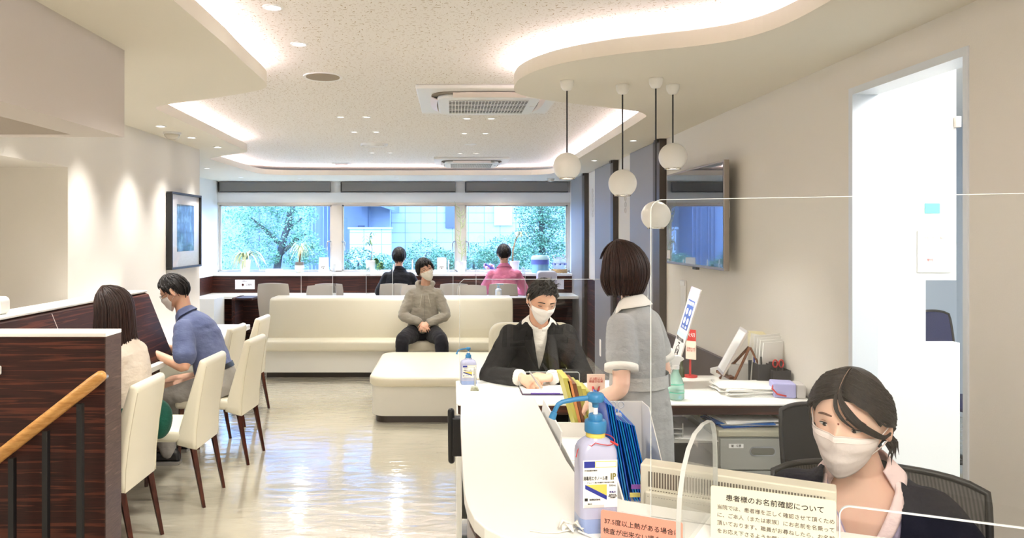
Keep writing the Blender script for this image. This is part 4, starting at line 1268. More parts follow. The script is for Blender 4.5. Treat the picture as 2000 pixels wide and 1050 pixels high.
mb = MB(); rim([(.055, ZD), (.055, 1.377), (.075, 1.395), (.985, 1.395), (.985, ZD)], .0012, mb, MY); rim([(.352, ZD), (.352, .925)] + arc(.364, .925, .012, pi, pi / 2) + arc(.634, .925, .012, pi / 2, 0) + [(.646, ZD)], .0016, mb, MY)
mb.build('edge', clear('soft_edge', (.9, .92, .92), .1, 1.5, .35, (.95, .96, .95)), t)
MB().prism(rr_poly(3.72, 3.88, ZD, .95, .03), .126, .132, 'x').build('foot_fin', MATS['acrylic_fin'], t)
MB().box(.125, .133, 3.716, 3.7195, ZD, .97, .001).build('fin_edge', MATS['frosted_edge'], t)
tag(MB().prism(rr_poly(.085, .125, ZD + .001, .885, .012), 3.66, 3.70 - .001, 'y').build('label_stand', material('label_patterned', rgb(206, 206, 190), .4, var=(60, rgb(120, 130, 90)))), 'small clear stand with patterned label beside the far sanitiser', 'stand')

# television ------------------------------------------------------------
t = thing('television', 'flat wall television with silver frame on the right wall', 'television', (1.73, 5.09, 1.38))
ty0, ty1, tz0, tz1 = 4.49, 5.69, 1.385, 2.085
MB().box(1.700, 1.735, ty0, ty1, tz0, tz1, .004).build('bezel', material('tv_silver', rgb(150, 142, 134), .35, metal=.5), t)
MB().box(1.6985, 1.6999, ty0 + .014, ty1 - .014, tz0 + .02, tz1 - .014).build('screen', material('tv_screen', rgb(9, 10, 13), .015, spec=.9, coat=.5), t)
MB().box(1.7355, XR - .002, 4.85, 5.35, 1.55, 1.9, .004).build('wall_bracket', M_dark, t)
MB().box(1.735, 1.765, 4.56, 4.60, 1.72, 1.83, .003).build('connector', M_plastic, t)
MB().tube([(1.75, 4.58, 1.72), (1.76, 4.57, 1.62), (1.765, 4.62, 1.58), (1.77, 4.72, 1.60)], .006, 8).build('cable', M_black, t, smooth=True)
MB().box(1.705, 1.73, 5.02, 5.10, tz0 - .018, tz0 - .0005, .003).build('sensor', M_dark, t)
MB().box(1.6975, 1.6984, 5.60, 5.665, 1.425, 1.49).build('sticker', M_paper, t)
t = thing('wall_slot', 'slim white vertical frame on the right wall under the television', 'wall fitting', (XR - .01, 5.60, .9))
MB().box(XR - .014, XR - .0005, 5.50, 5.62, .86, 1.26, .004).build('frame', M_plastic, t)
MB().box(XR - .022, XR - .0141, 5.51, 5.61, 1.215, 1.255, .004).build('cap', M_white, t)

# desk in front of the right wall ----------------------------------------
t = thing('display_stand', 'tall leaning display stand with blue poster and mask notice on the desk', 'sign', (1.20, 3.87, ZD))
c00 = V((1.194, 3.96, .914)); c01 = V((1.181, 3.775, .907)); c10 = V((1.313, 3.96, 1.333)); c11 = V((1.305, 3.775, 1.333))
ux = (c01 - c00); uy = (c10 - c00); W_ = ux.length; H_ = uy.length
MD = frame(c00, ux, uy)
MB().prism(rr_poly(0, W_, -.12, H_, .004), -.006, 0, 'z', M=MD).build('board', material('stand_white', rgb(206, 200, 194), .5), t)
def dq(x0, x1, y0, y1, c, nm, dz=.0006):
    MB().box(x0 * W_, x1 * W_, y0 * H_, y1 * H_, .0001, dz, M=MD).build(nm, material('stand_' + nm, rgb(*c), .5), t)
dq(0, 1, .93, 1.0, (176, 168, 178), 'header'); dq(0, 1, .865, .93, (196, 210, 240), 'upper_band'); dq(.16, .84, .47, .84, (58, 84, 150), 'poster', .0008); dq(0, 1, .37, .43, (176, 200, 234), 'lower_band')
mb = MB()
for i in (0, 1):
    for k in (0, 1): mb.lathe([(.001, .0012), (.018, .0012), (.018, .0008)], 20, MD @ Matrix.Translation((W_ * (.34 + .32 * i), H_ * (.575 + .115 * k), 0)))
mb.build('poster_circles', M_white, t)
text('感染症対策', .024, MD @ Matrix.Translation((W_ * .5, H_ * .795, .0014)), M_white, t)
text('手洗い・消毒', .015, MD @ Matrix.Translation((W_ * .5, H_ * .495, .0014)), M_white, t)
text('院内でのお願い', .022, MD @ Matrix.Translation((W_ * .5, H_ * .335, .0012)), M_ink, t, bold=.01)
text('マスクの着用に\nご協力ください', .028, MD @ Matrix.Translation((W_ * .5, -.02, .0012)), M_ink, t, bold=.012)
mb = MB()
cc = MD @ Matrix.Translation((W_ * .5, H_ * .185, .001))
hexa = [cc @ V((.032 * cos(a), .036 * sin(a), 0)) for a in [pi / 2 + 2 * pi * i / 6 for i in range(7)]]
mb.tube(hexa, .0014, 6)
for k in range(3): mb.tube([cc @ V((.020 * cos(a), .009 * k - .016 + .009 * sin(a), 0)) for a in [pi * i / 8 for i in range(9)]], .0014, 6)
for s_ in (-1, 1): mb.tube([cc @ V((.010 * s_, .042, 0)), cc @ V((.008 * s_, .050, 0))], .0028, 6)
mb.build('mask_drawing', M_ink, t)
MB().box(1.13, 1.215, 3.77, 3.97, ZD, ZD + .012, .003).build('base', material('stand_base', rgb(120, 110, 98), .5), t)
t = thing('red_sign', 'small red and white notice on a red pole beside the leaning display stand', 'sign', (1.46, 4.32, ZD))
MB().tube([(1.462, 4.32, ZD), (1.462, 4.32, 1.06)], .006, 10).build('pole', M_red, t)
MB().lathe([(.04, 0), (.04, .008)], 20, Matrix.Translation((1.462, 4.32, ZD))).build('base', M_red, t)
Mr = frame((1.434, 4.312, .905), (.7, -.7, 0), (0, 0, 1))
MB().prism(rr_poly(0, .062, 0, .17, .004), -.003, 0, 'z', M=Mr).build('card', material('red_sign_paper', rgb(232, 214, 196), .6), t)
MB().box(0, .062, .105, .17, .0001, .0006, M=Mr).build('red_header', M_red, t)
text('大切', .026, Mr @ Matrix.Translation((.031, .138, .001)), M_white, t)
text('お知らせ\n受付まで', .013, Mr @ Matrix.Translation((.031, .055, .001)), M_red, t)
tag(MB().lathe([(.016, 0), (.016, .05), (.012, .055), (.007, .065), (.007, .10), (.001, .101)], 16, Matrix.Translation((1.40, 4.40, ZD))).build('glue_bottle', material('dark_green', rgb(60, 64, 40), .4), smooth=True, auto=40), 'tiny dark bottle at the foot of the leaning display stand', 'bottle')


def spray_bottle(loc):
    t = thing('spray_bottle', 'clear green spray bottle with white trigger on the desk right of the nurse', 'spray bottle', loc)
    M = Matrix.Translation(loc)
    Mg = material('spray_green', rgb(196, 240, 228), .15, trans=.6)
    MB().lathe([(.036, 0), (.042, .006), (.042, .05), (.038, .08), (.030, .105), (.018, .128), (.014, .138), (.014, .148)], 32, M).build('body', Mg, t, smooth=True, auto=50)
    mb = MB()
    for z in (.035, .075): mb.lathe([(.0425 - (.003 if z > .06 else 0), z), (.0432 - (.003 if z > .06 else 0), z + .002), (.0425 - (.0035 if z > .06 else 0), z + .004)], 32, M, cap=False)
    mb.build('bands', material('spray_teal', rgb(60, 190, 160), .3), t, smooth=True)
    h = MB()
    h.lathe([(.018, .1485), (.018, .166), (.012, .17)], 20, M)
    h.prism([(-.018, .168), (.016, .168), (.022, .185), (.040, .196), (.036, .206), (.012, .216), (-.022, .214), (-.056, .208), (-.058, .196), (-.030, .190)], -.010, .010, 'y', .003, 2, M)
    h.prism([(-.030, .192), (-.022, .192), (-.036, .160), (-.052, .145), (-.056, .150), (-.042, .168)], -.006, .006, 'y', .002, 2, M)
    h.build('trigger_head', M_white, t, smooth=True, auto=45)
spray_bottle((1.108, 3.56, ZD))
# brochures
t = thing('brochure_rack', 'low white brochure rack on the desk against the right wall', 'rack', (1.66, 4.2, ZD))
MB().prism([(4.08, ZD), (4.36, ZD), (4.36, ZD + .03), (4.10, ZD + .10), (4.08, ZD + .10)], 1.53, 1.785, 'x', .004).build('tray', M_plastic, t)
for i in range(5):
    x0 = 1.655 + .010 * i
    o = MB().box(0, .10, -.004, .004, 0, .215, M=Matrix.Translation((x0, 4.03 + .018 * i, ZD + .05)) @ Matrix.Rotation(radians(-14), 4, 'X') @ Matrix.Rotation(radians(12 - 2 * i), 4, 'Y')).build('brochure', material('brochure_cream', rgb(240, 232, 196), .5) if i else material('brochure_white', rgb(242, 240, 232), .5))
    tag(o, ['front white brochure with a small dark photo in the rack on the desk', 'cream brochure second from the front of the rack', 'cream brochure in the middle of the rack', 'cream brochure second from the back of the rack', 'rearmost cream brochure in the rack against the wall'][i], 'brochure', 'brochures in the rack')
    if i == 0:
        MB().box(.03, .08, -.0052, -.0041, .03, .085, M=Matrix.Translation((x0, 4.03, ZD + .05)) @ Matrix.Rotation(radians(-14), 4, 'X') @ Matrix.Rotation(radians(12), 4, 'Y')).build('dark_photo', M_dark, o)
t = thing('photo_easel', 'small wooden easel with a framed card on the desk', 'easel', (1.60, 4.02, ZD))
ap = V((1.625, 3.965, ZD + .205))
MB().tube([(1.525, 3.95, ZD + .004), ap], .008, 4).build('leg', M_easel, t)
MB().tube([(1.53, 4.14, ZD + .004), ap + V((0, .01, 0))], .008, 4).build('leg', M_easel, t)
MB().tube([(1.725, 3.95, ZD + .004), ap + V((.004, .0, 0))], .006, 4).build('leg', M_easel, t)
MB().box(1.518, 1.550, 3.97, 4.17, ZD + .03, ZD + .045, .002).build('ledge', M_easel, t)
Me = frame((1.532, 4.17, ZD + .047), (-.20, -.98, 0), (.135, 0, .255))
fr_ = MB().box(0, .20, 0, .275, .001, .010, M=Me).build('picture_frame', M_alu, t)
MB().box(.015, .185, .015, .26, .0101, .011, M=Me).build('card', M_paper, fr_)
# pen organiser
t = thing('pen_organiser', 'black stepped pen organiser full of pens on the desk', 'organiser', (1.70, 3.97, ZD))
mb = MB()
def bin_(x0, x1, y0, y1, z1):
    w_ = .003
    mb.box(x0, x1, y0, y1, ZD, ZD + w_).box(x0, x0 + w_, y0, y1, ZD + w_, z1).box(x1 - w_, x1, y0, y1, ZD + w_, z1).box(x0 + w_, x1 - w_, y0, y0 + w_, ZD + w_, z1).box(x0 + w_, x1 - w_, y1 - w_, y1, ZD + w_, z1)
bin_(1.625, 1.69, 3.93, 4.06, ZD + .125); bin_(1.6905, 1.785, 3.90, 3.985, ZD + .098); bin_(1.6905, 1.785, 3.9855, 4.06, ZD + .13)
mb.build('bins', material('organiser_black', rgb(46, 44, 46), .5), t)
pens = [(1.64, 4.0, 'blue', (40, 60, 170)), (1.655, 3.96, 'black', (26, 26, 28)), (1.675, 4.02, 'purple', (120, 60, 110)), (1.70, 4.03, 'grey', (110, 110, 112)), (1.73, 4.02, 'dark red', (130, 40, 44)), (1.76, 4.03, 'brown', (90, 62, 44))]
for i, (x, y, nm, c) in enumerate(pens):
    z0 = ZD + .006
    tp = thing('pen', nm + ' pen standing in the black pen organiser', 'pen', (x, y, z0), group='pens in the organiser')
    e_ = V((x + .008 * (i % 3 - 1), y + .006 * (i % 2), z0 + .145 + .006 * (i % 3)))
    MB().tube([(x, y, z0), e_], .0042, 8, True).build('barrel', material('pen_' + nm.replace(' ', '_'), rgb(*c), .4), tp)
    MB().tube([e_ + V((.006, 0, -.035)), e_ + V((.006, 0, 0))], .0015, 6).build('pocket_clip', M_steel, tp)
t = thing('scissors', 'red handled scissors standing in the front bin of the pen organiser', 'scissors', (1.735, 3.94, ZD + .005))
for s_ in (-1, 1):
    c = V((1.735 + .016 * s_, 3.94, ZD + .128)); MB().tube([c + V((.012 * cos(a), 0, .02 * sin(a))) for a in [2 * pi * k / 18 for k in range(19)]], .0038, 8).build('handle', M_red, t, smooth=True)
    MB().tube([(1.735 - .008 * s_, 3.94, ZD + .006), (1.735 + .010 * s_, 3.94, ZD + .11)], .004, 4, flat=.35).build('blade', M_steel, t)
for i in range(4):
    o = MB().box(-.0025, .0025, -.13, .13, 0, .27 - .012 * i, M=Matrix.Translation((1.735 + .012 * i, 4.10 - .012 * i, ZD + .002)) @ Matrix.Rotation(radians(-65), 4, 'Z') @ Matrix.Rotation(radians(6), 4, 'Y')).build('leaning_card', M_paper)
    tag(o, ['front white leaning card with dark line drawings behind the organiser', 'white card leaning second behind the organiser', 'white card leaning third behind the organiser', 'rearmost white card leaning at the wall behind the organiser'][i], 'card', 'white cards leaning behind the organiser')
for i in range(9):
    a = radians(-8 + 6 * ((i * 5) % 4)); z = ZD + .0005 + .0046 * i
    o = MB().box(-.15, .15, -.105, .105, 0, .0042, M=Matrix.Translation((1.51 + .006 * ((i * 3) % 4 - 1), 3.845 + .003 * ((i * 7) % 5), z)) @ Matrix.Rotation(a, 4, 'Z')).build('document', M_paper)
    tag(o, ['bottom', 'second', 'third', 'fourth', 'middle', 'sixth', 'seventh', 'second topmost', 'topmost'][i] + ' white document of the spread stack in front of the easel', 'document', 'stack of white documents on the desk')
t = thing('tissue_pack', 'lilac and clear wrapped tissue box on the right end of the desk', 'tissue box', (1.70, 3.80, ZD))
MB().box(-.085, .02, -.055, .055, 0, .072, .006, M=Matrix.Translation((1.70, 3.82, ZD)) @ Matrix.Rotation(radians(-12), 4, 'Z')).build('lilac_box', material('lilac_card', rgb(176, 176, 224), .5), t)
MB().box(.021, .065, -.054, .054, 0, .070, .008, M=Matrix.Translation((1.70, 3.82, ZD)) @ Matrix.Rotation(radians(-12), 4, 'Z')).build('clear_wrap', material('wrap_grey', rgb(206, 202, 200), .25), t)
MB().tube([(1.61, 3.80, ZD + .06), (1.60, 3.79, ZD + .045), (1.62, 3.775, ZD + .02), (1.66, 3.765, ZD + .012)], .004, 6).build('red_ribbon', M_red, t)
# drawer cabinet, papers under the desk
t = thing('drawer_cabinet', 'grey two-drawer office cabinet under the desk', 'cabinet', (1.58, 3.95, 0))
M_cab = material('cabinet_grey', rgb(168, 168, 160), .45); M_cabt = material('cabinet_top', rgb(190, 186, 164), .45)
MB().box(1.375, 1.785, 3.66, 4.20, 0, .60, .004).build('carcass', M_cab, t)
MB().box(1.37, 1.787, 3.645, 4.205, .6005, .628, .006).build('top', M_cabt, t)
for z0, z1 in ((.455, .592), (.235, .449), (.02, .229)):
    d_ = MB().box(1.380, 1.780, 3.646, 3.659, z0, z1, .003).build('drawer', M_cab, t)
    zc = z1 - .055
    MB().prism(rr_poly(1.52, 1.645, zc - .021, zc + .021, .02), 3.6445, 3.6459, 'y').build('handle_rim', M_steel, d_)
    MB().prism(rr_poly(1.526, 1.639, zc - .015, zc + .015, .014), 3.6438, 3.6444, 'y').build('handle_recess', material('recess_grey', rgb(120, 118, 108), .5), d_)
    if z1 > .5:
        MB().box(1.42, 1.49, 3.6445, 3.6459, z1 - .04, z1 - .022).build('label_tape', M_paper, d_)
        text('鍵・伝票', .012, frame((1.455, 3.644, z1 - .031), (1, 0, 0), (0, 0, 1)), M_ink, d_)
MB().lathe([(.001, 0), (.008, 0), (.008, .003)], 14, Matrix.Translation((1.755, 3.6445, .612)) @ Matrix.Rotation(pi / 2, 4, 'X')).build('lock', M_steel, t, fix=True)
for i in range(6):
    o = MB().box(-.14, .14, -.11, .11, 0, .006, M=Matrix.Translation((1.53 + .008 * (i % 3), 3.82 - .006 * i, .6285 + .0066 * i)) @ Matrix.Rotation(radians(10 - 5 * (i % 4)), 4, 'Z')).build('document_folder', M_fb[i % 2] if i in (0, 1, 3) else M_paper)
    tag(o, ['lowest blue folder on the grey cabinet', 'second blue folder on the grey cabinet', 'white folder third from the bottom on the grey cabinet', 'blue folder fourth from the bottom on the grey cabinet', 'white folder second from the top on the grey cabinet', 'topmost white folder on the grey cabinet'][i], 'folder', 'folders stacked on the grey cabinet')
t = thing('storage_box', 'dark open storage crate under the desk beside the cabinet', 'crate', (1.18, 3.9, 0))
MB().box(1.02, 1.36, 3.72, 4.15, 0, .56, .006).build('crate', M_dark, t)
MB().box(1.015, 1.365, 3.715, 4.155, .5605, .575, .003).build('lid', material('shelf_grey', rgb(206, 204, 198), .4), t)
t = thing('clear_tray', 'clear document tray under the desk behind the nurse', 'tray', (1.13, 3.85, .575))
mb = MB()
for z in (.5755, .60, .625): mb.box(1.03, 1.20, 3.72, 3.95, z, z + .004)
for x, y in ((1.03, 3.72), (1.196, 3.72), (1.03, 3.946), (1.196, 3.946)): mb.box(x, x + .004, y, y + .004, .5755, .655)
mb.build('tiers', material('clear_tier', rgb(206, 206, 202), .2), t)
for i in range(3):
    o = MB().box(-.12, .12, -.10, .10, 0, .003, M=Matrix.Translation((1.28 + .01 * i, 3.80, .5755 + .0034 * i)) @ Matrix.Rotation(radians(-12 + 6 * i), 4, 'Z')).build('loose_sheet', M_paper)
    tag(o, ['lowest loose sheet on the crate under the desk', 'middle loose sheet on the crate under the desk', 'top loose sheet on the crate under the desk'][i], 'paper', 'loose sheets on the crate')

for pre, (dx, dy, dz) in {'red_sign': (-.10, -.21, 0), 'glue_bottle': (-.09, -.30, 0), 'brochure_rack': (-.015, -.14, 0), 'photo_easel': (-.02, -.09, 0), 'pen_organiser': (.0, -.12, 0), 'pen': (0, -.12, 0), 'scissors': (0, -.12, 0),  # desk group scaled in toward the camera, baked as offsets from image pixels
                          'leaning_card': (0, -.15, 0), 'document': (.01, -.14, 0), 'tissue_pack': (0, -.20, 0), 'drawer_cabinet': (-.10, -.22, 0), 'document_folder': (-.10, -.22, .048), 'storage_box': (-.095, -.24, 0), 'clear_tray': (-.08, -.24, .046), 'loose_sheet': (-.08, -.24, .046),
                          'clipboard': (-.033, -.27, 0), 'desk_screen': (-.02, -.26, 0), 'label_stand': (0, -.24, 0), 'small_notice': (-.05, -.26, 0)}.items():
    for o in list(COL.objects):
        if o.parent is None and o.name.split('.')[0] == pre: o.location += V((dx, dy, dz))
for nm in ('drawer_cabinet', 'storage_box'): bpy.data.objects[nm].scale.z = 1.08

# office chairs ------------------------------------------------------------
def mesh_chair(label, P_l, P_r, zt, bow, zs, mat, cat='office chair', seat_dir=None):
    """back runs from P_l to P_r; curved top"""
    P_l, P_r = V(P_l), V(P_r); d_ = P_r - P_l; w_ = d_.length; d_.normalize(); n_ = V((-d_.y, d_.x, 0))
    mid = (P_l + P_r) / 2
    t = thing('office_chair', label, cat, (mid.x, mid.y, 0))
    rows = []
    for k in range(11):
        s_ = k / 10; z = zs + .10 + (zt - zs - .10) * s_; row = []
        for j in range(15):
            u = -1 + 2 * j / 14
            ww = w_ / 2 * (.86 + .14 * sin(pi * min(1, s_ * 1.1) * .5))
            row.append(mid + d_ * (u * ww) + n_ * (bow * (1 - u * u) + .05 * s_ * s_) + V((0, 0, z - (.012 * u * u if k == 10 else 0) - (.02 * abs(u) ** 6))))
        rows.append(row)
    MB().grid(rows, .014).build('backrest', mat, t, smooth=True, auto=60, fix=True)
    fr = MB().tube([r[0] for r in rows] + rows[-1][1:] + [r[-1] for r in rows[:-1]][::-1], .009, 8); fr.build('back_frame', M_dark, t, smooth=True)
    c = mid - n_ * .24
    MB().lathe([(.20, -.035), (.235, -.02), (.24, 0), (.22, .02), (.001, .028)], 28, Matrix.Translation((c.x, c.y, zs))).build('seat', mat, t, smooth=True)
    MB().tube([(c.x, c.y, .08), (c.x, c.y, zs - .03)], .028, 12).build('gas_column', M_black, t)
    MB().tube([c + n_ * .18 + V((0, 0, zs - .01)), c + n_ * .26 + V((0, 0, zs + .02)), mid + n_ * (bow + .02) + V((0, 0, zs + .16))], .018, 10).build('back_support', M_black, t)
    for k in range(5):
        a = 2 * pi * k / 5 + .3; e = V((c.x + .28 * cos(a), c.y + .28 * sin(a), .06))
        lg = MB().tube([(c.x, c.y, .09), e], [.022, .014], 8).build('leg', M_black, t)
        MB().tube([e + V((-.012 * sin(a), .012 * cos(a), -.03)), e + V((.012 * sin(a), -.012 * cos(a), -.03))], .029, 14).build('caster', M_black, lg)
    return t


def mesh_weave(name, c1, c2):
    m = bpy.data.materials.new(name); m.use_nodes = True
    nt = m.node_tree; N = nt.nodes; L = nt.links; p = N['Principled BSDF']
    tc = N.new('ShaderNodeTexCoord'); w = N.new('ShaderNodeTexWave'); w.bands_direction = 'X'; w.inputs['Scale'].default_value = 45; w.inputs['Distortion'].default_value = 0
    L.new(tc.outputs['Object'], w.inputs['Vector'])
    r = N.new('ShaderNodeValToRGB'); r.color_ramp.elements[0].color = rgb(*c1); r.color_ramp.elements[1].color = rgb(*c2)
    L.new(w.outputs['Fac'], r.inputs['Fac']); L.new(r.outputs['Color'], p.inputs['Base Color']); p.inputs['Roughness'].default_value = .6
    return m


mesh_chair('dark grey mesh office chair under the receptionist', (.88, 1.96, 0), (1.345, 1.78, 0), .99, .05, .46, mesh_weave('mesh_fabric', (52, 48, 46), (92, 88, 84)))
mesh_chair('black office chair behind the receptionist beside the cabinet', (1.38, 3.02, 0), (1.70, 2.85, 0), .90, .05, .44, material('black_fabric', rgb(20, 20, 22), .8))
mesh_chair('navy office chair seen through the opening in the back room', (3.18, 4.85, 0), (3.62, 5.15, 0), 1.07, .06, .48, material('navy_fabric', rgb(36, 44, 90), .7, bump=(120, .2)))
tag(MB().box(2.140, 2.208, 3.2475, 3.2497, 1.712, 1.757).build('colour_sheet', material('teal_paper', rgb(120, 214, 214), .7)), 'small teal sheet stuck on the white panel in the doorway', 'paper')
t = thing('wall_notice', 'white printed notice hung on the white panel in the doorway', 'notice', (2.18, 3.245, 1.44))
MB().box(2.105, 2.258, 3.243, 3.2497, 1.445, 1.634, .001).build('sheet', M_paper, t)
text('お知らせ　ご案内', .012, frame((2.18, 3.2425, 1.60), (1, 0, 0), (0, 0, 1)), M_alu, t)
text('受付', .014, frame((2.16, 3.2425, 1.50), (1, 0, 0), (0, 0, 1)), MATS['red_ink'], t)
tag(MB().box(2.27, 2.296, 3.232, 3.2495, 2.10, 2.15, .004).build('door_closer', M_alu), 'small pale bracket at the top right of the doorway panel', 'bracket')

# ================================================================ WINDOW SILL
M_pot = material('pot_white', rgb(240, 238, 238), .35)
M_soil = material('soil', rgb(92, 74, 60), .9)
M_leaf = material('leaf_green', rgb(120, 160, 88), .5, var=(8, rgb(86, 130, 66)))
M_leafp = material('leaf_pale', rgb(208, 214, 178), .5, var=(8, rgb(178, 188, 138)))  # leaves whitened, overexposed window light put into their colour
M_stem = material('plant_stem', rgb(140, 108, 80), .7)
ZLg = 1.0302


def sx(px, Y=10.8): return (px - 884) / F * Y


def pot(t, x, y, r, h, z=ZLg, mat=None):
    M = Matrix.Translation((x, y, z))
    MB().lathe([(r * .72, 0), (r * .95, h * .9), (r, h * .9), (r, h), (r * .9, h), (r * .86, h * .86)], 28, M, cap=False).lathe([(.001, .001), (r * .72, 0)], 28, M, cap=False).build('pot', mat or M_pot, t, smooth=True, auto=40)
    MB().lathe([(.001, h * .86), (r * .87, h * .86)][::-1], 24, M, cap=False).build('soil', M_soil, t)


def blade(mb, P, w, up=(0, 0, 1)):
    """a leaf blade along points P, widest in the middle"""
    P = [V(p) for p in P]; n = len(P); L_ = []; R_ = []
    for i in range(n):
        d_ = (P[min(i + 1, n - 1)] - P[max(i - 1, 0)]).normalized(); s_ = d_.cross(V(up))
        if s_.length < 1e-4: s_ = V((1, 0, 0))
        s_.normalize(); ww = w * sin(pi * (i + .35) / (n + .2)) ** .8
        L_.append(P[i] - s_ * ww); R_.append(P[i] + s_ * ww)
    mb.add(L_ + R_, [(i, i + 1, n + i + 1, n + i) for i in range(n - 1)])


def arch(c, a, length, rise, drop, k=7, elev=0.0):
    return [V((c[0] + length * s * cos(a), c[1] + length * s * sin(a) * .6, c[2] + rise * sin(pi * min(1, s * .75)) - drop * s * s)) for s in [i / (k - 1) for i in range(k)]]


rnd = random.Random(3)
t = thing('potted_fern', 'white pot with arching pale fern at the left end of the window sill', 'plant', (sx(479), 10.8, ZLg))
pot(t, sx(479), 10.8, .085, .20)
mb = MB()
for i in range(46):
    a = rnd.uniform(0, 2 * pi); blade(mb, arch((sx(479), 10.8, ZLg + .19), a, rnd.uniform(.18, .36), rnd.uniform(.10, .20), rnd.uniform(.08, .26)), rnd.uniform(.010, .018))
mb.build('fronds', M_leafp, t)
t = thing('potted_dracaena', 'round grey and white pot with a spiky palm-like plant near the left window', 'plant', (sx(585), 10.8, ZLg))
MB().lathe([(.05, 0), (.068, .02), (.072, .07), (.069, .115)], 28, Matrix.Translation((sx(585), 10.8, ZLg)), cap=False).build('pot', material('pot_stone', rgb(206, 204, 196), .6), t, smooth=True)
MB().lathe([(.070, .1155), (.071, .15), (.064, .165), (.055, .165), (.05, .15), (.001, .15)], 28, Matrix.Translation((sx(585), 10.8, ZLg)), cap=False).build('rim', material('pot_band', rgb(120, 112, 104), .6), t, smooth=True)
tp = V((sx(588), 10.8, ZLg + .34))
MB().tube([(sx(585), 10.8, ZLg + .15), (sx(586), 10.8, ZLg + .25), tp], [.016, .012, .010], 8).build('stem', M_stem, t)
mb = MB()
for i in range(70):
    a = rnd.uniform(0, 2 * pi); blade(mb, arch(tp, a, rnd.uniform(.14, .30), rnd.uniform(.02, .16), rnd.uniform(.02, .22)), .006)
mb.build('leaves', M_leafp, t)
t = thing('potted_plant', 'white pot with a thin stemmed plant just right of the left window post', 'plant', (sx(724), 10.8, ZLg))
pot(t, sx(724), 10.8, .082, .19)
mb = MB(); tp = V((sx(722), 10.8, ZLg + .55))
MB().tube([(sx(725), 10.8, ZLg + .17), (sx(727), 10.81, ZLg + .36), tp], [.007, .005, .004], 8).build('stem', M_stem, t)
for i in range(12): blade(mb, arch(tp - V((0, 0, .05 * (i % 4))), rnd.uniform(0, 2 * pi), rnd.uniform(.08, .16), .08, .05), .012)
for i in range(26): blade(mb, arch((sx(730), 10.78, ZLg + .18), rnd.uniform(-.6, 1.4), rnd.uniform(.06, .16), .06, rnd.uniform(.05, .2)), .016)
mb.build('leaves', M_leaf, t)
t = thing('small_plant', 'small leafy plant in a low pot by the left window post', 'plant', (sx(744), 10.74, ZLg))
pot(t, sx(745), 10.74, .04, .05)
mb = MB()
for i in range(60):
    a = rnd.uniform(0, 2 * pi); blade(mb, arch((sx(745) + rnd.uniform(-.03, .03), 10.74, ZLg + rnd.uniform(.04, .15)), a, rnd.uniform(.04, .09), .03, .02, 5), .013)
mb.build('leaves', M_leaf, t)
t = thing('potted_cactus', 'white pot with a tall pale jointed plant in front of the right window post', 'plant', (sx(901), 10.8, ZLg))
pot(t, sx(901), 10.8, .075, .175)
mb = MB()
stem = [(sx(900), 10.8, ZLg + .15), (sx(903), 10.8, ZLg + .30), (sx(898), 10.8, ZLg + .50), (sx(901), 10.8, ZLg + .75), (sx(897), 10.8, ZLg + .98)]
mb.tube(stem, [.013, .012, .011, .010, .006], 10, True)
for i in range(30):
    k = rnd.uniform(.15, 1); j = min(3, int(k * 4)); f_ = k * 4 - j; q = V(stem[j]).lerp(V(stem[j + 1]), f_); a = rnd.uniform(-.7, .7) + (0 if rnd.random() > .5 else pi)
    mb.tube([q, q + V((.05 * cos(a), .02 * sin(a), .03)), q + V((.07 * cos(a), .03 * sin(a), .10))], [.008, .007, .003], 6, True)
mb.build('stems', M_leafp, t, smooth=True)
t = thing('potted_palm', 'white pot with a thin bent palm stem beside the person in pink', 'plant', (sx(1005), 10.8, ZLg))
pot(t, sx(1005), 10.8, .078, .18)
P_ = [(sx(1001), 10.8, ZLg + .15), (sx(1002), 10.8, ZLg + .34), (sx(1007), 10.8, ZLg + .50), (sx(1016), 10.8, ZLg + .60)]
MB().tube(P_, [.014, .012, .010, .008], 10).build('stem', material('palm_stem', rgb(164, 140, 108), .7), t, smooth=True)
mb = MB()
for i in range(14): blade(mb, arch(P_[-1], -.3 + pi * i / 13 + (.0 if i % 2 else pi), rnd.uniform(.10, .22), .05, .10), .013)
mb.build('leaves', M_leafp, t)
for px, lab in ((634, 'white tent card with a small icon left of the left window post'), (863, 'white tent card with a small icon left of the right window post')):
    t = thing('tent_card', lab, 'card', (sx(px), 10.72, ZLg)); x = sx(px)
    MB().prism([(10.68, ZLg), (10.78, ZLg), (10.735, ZLg + .235), (10.728, ZLg + .235)], x - .07, x + .07, 'x').build('card', M_paper, t)
    mb = MB(); mb.tube([(x + .025 * sx_ - .0, 10.697 - .003 + .004, ZLg + .075 + .022 * sz) for sx_, sz in ((-1, -1), (1, -1), (1, 1), (-1, 1), (-1, -1))], .004, 6); mb.ball((x, 10.698, ZLg + .075), .009, 8)
    mb.build('icon', M_ink, t)
tag(MB().box(sx(521), sx(552), 10.72, 10.84, ZLg, ZLg + .06, .008).build('tissue_box', M_pot), 'low white tissue box beside the fern on the window sill', 'tissue box')
for px, lab in ((806, 'slim white candle stick left of two beside the hoodie man on the sill'), (829, 'slim white candle stick right of two beside the hoodie man on the sill'), (876, 'slim white bottle standing by the tent card and the right window post')):
    tag(MB().lathe([(.022, 0), (.022, .01), (.010, .02), (.012, .16), (.007, .20), (.001, .205)], 16, Matrix.Translation((sx(px), 10.75, ZLg))).build('candle_stick' if px < 850 else 'slim_bottle', M_pot, smooth=True, auto=40), lab, 'ornament')
t = thing('ornament', 'small colourful flower ornament on the sill left of the person in pink', 'ornament', (sx(955), 10.76, ZLg))
MB().lathe([(.06, 0), (.075, .03), (.07, .05), (.001, .055)], 20, Matrix.Translation((sx(955), 10.76, ZLg))).build('bowl', M_pot, t, smooth=True)
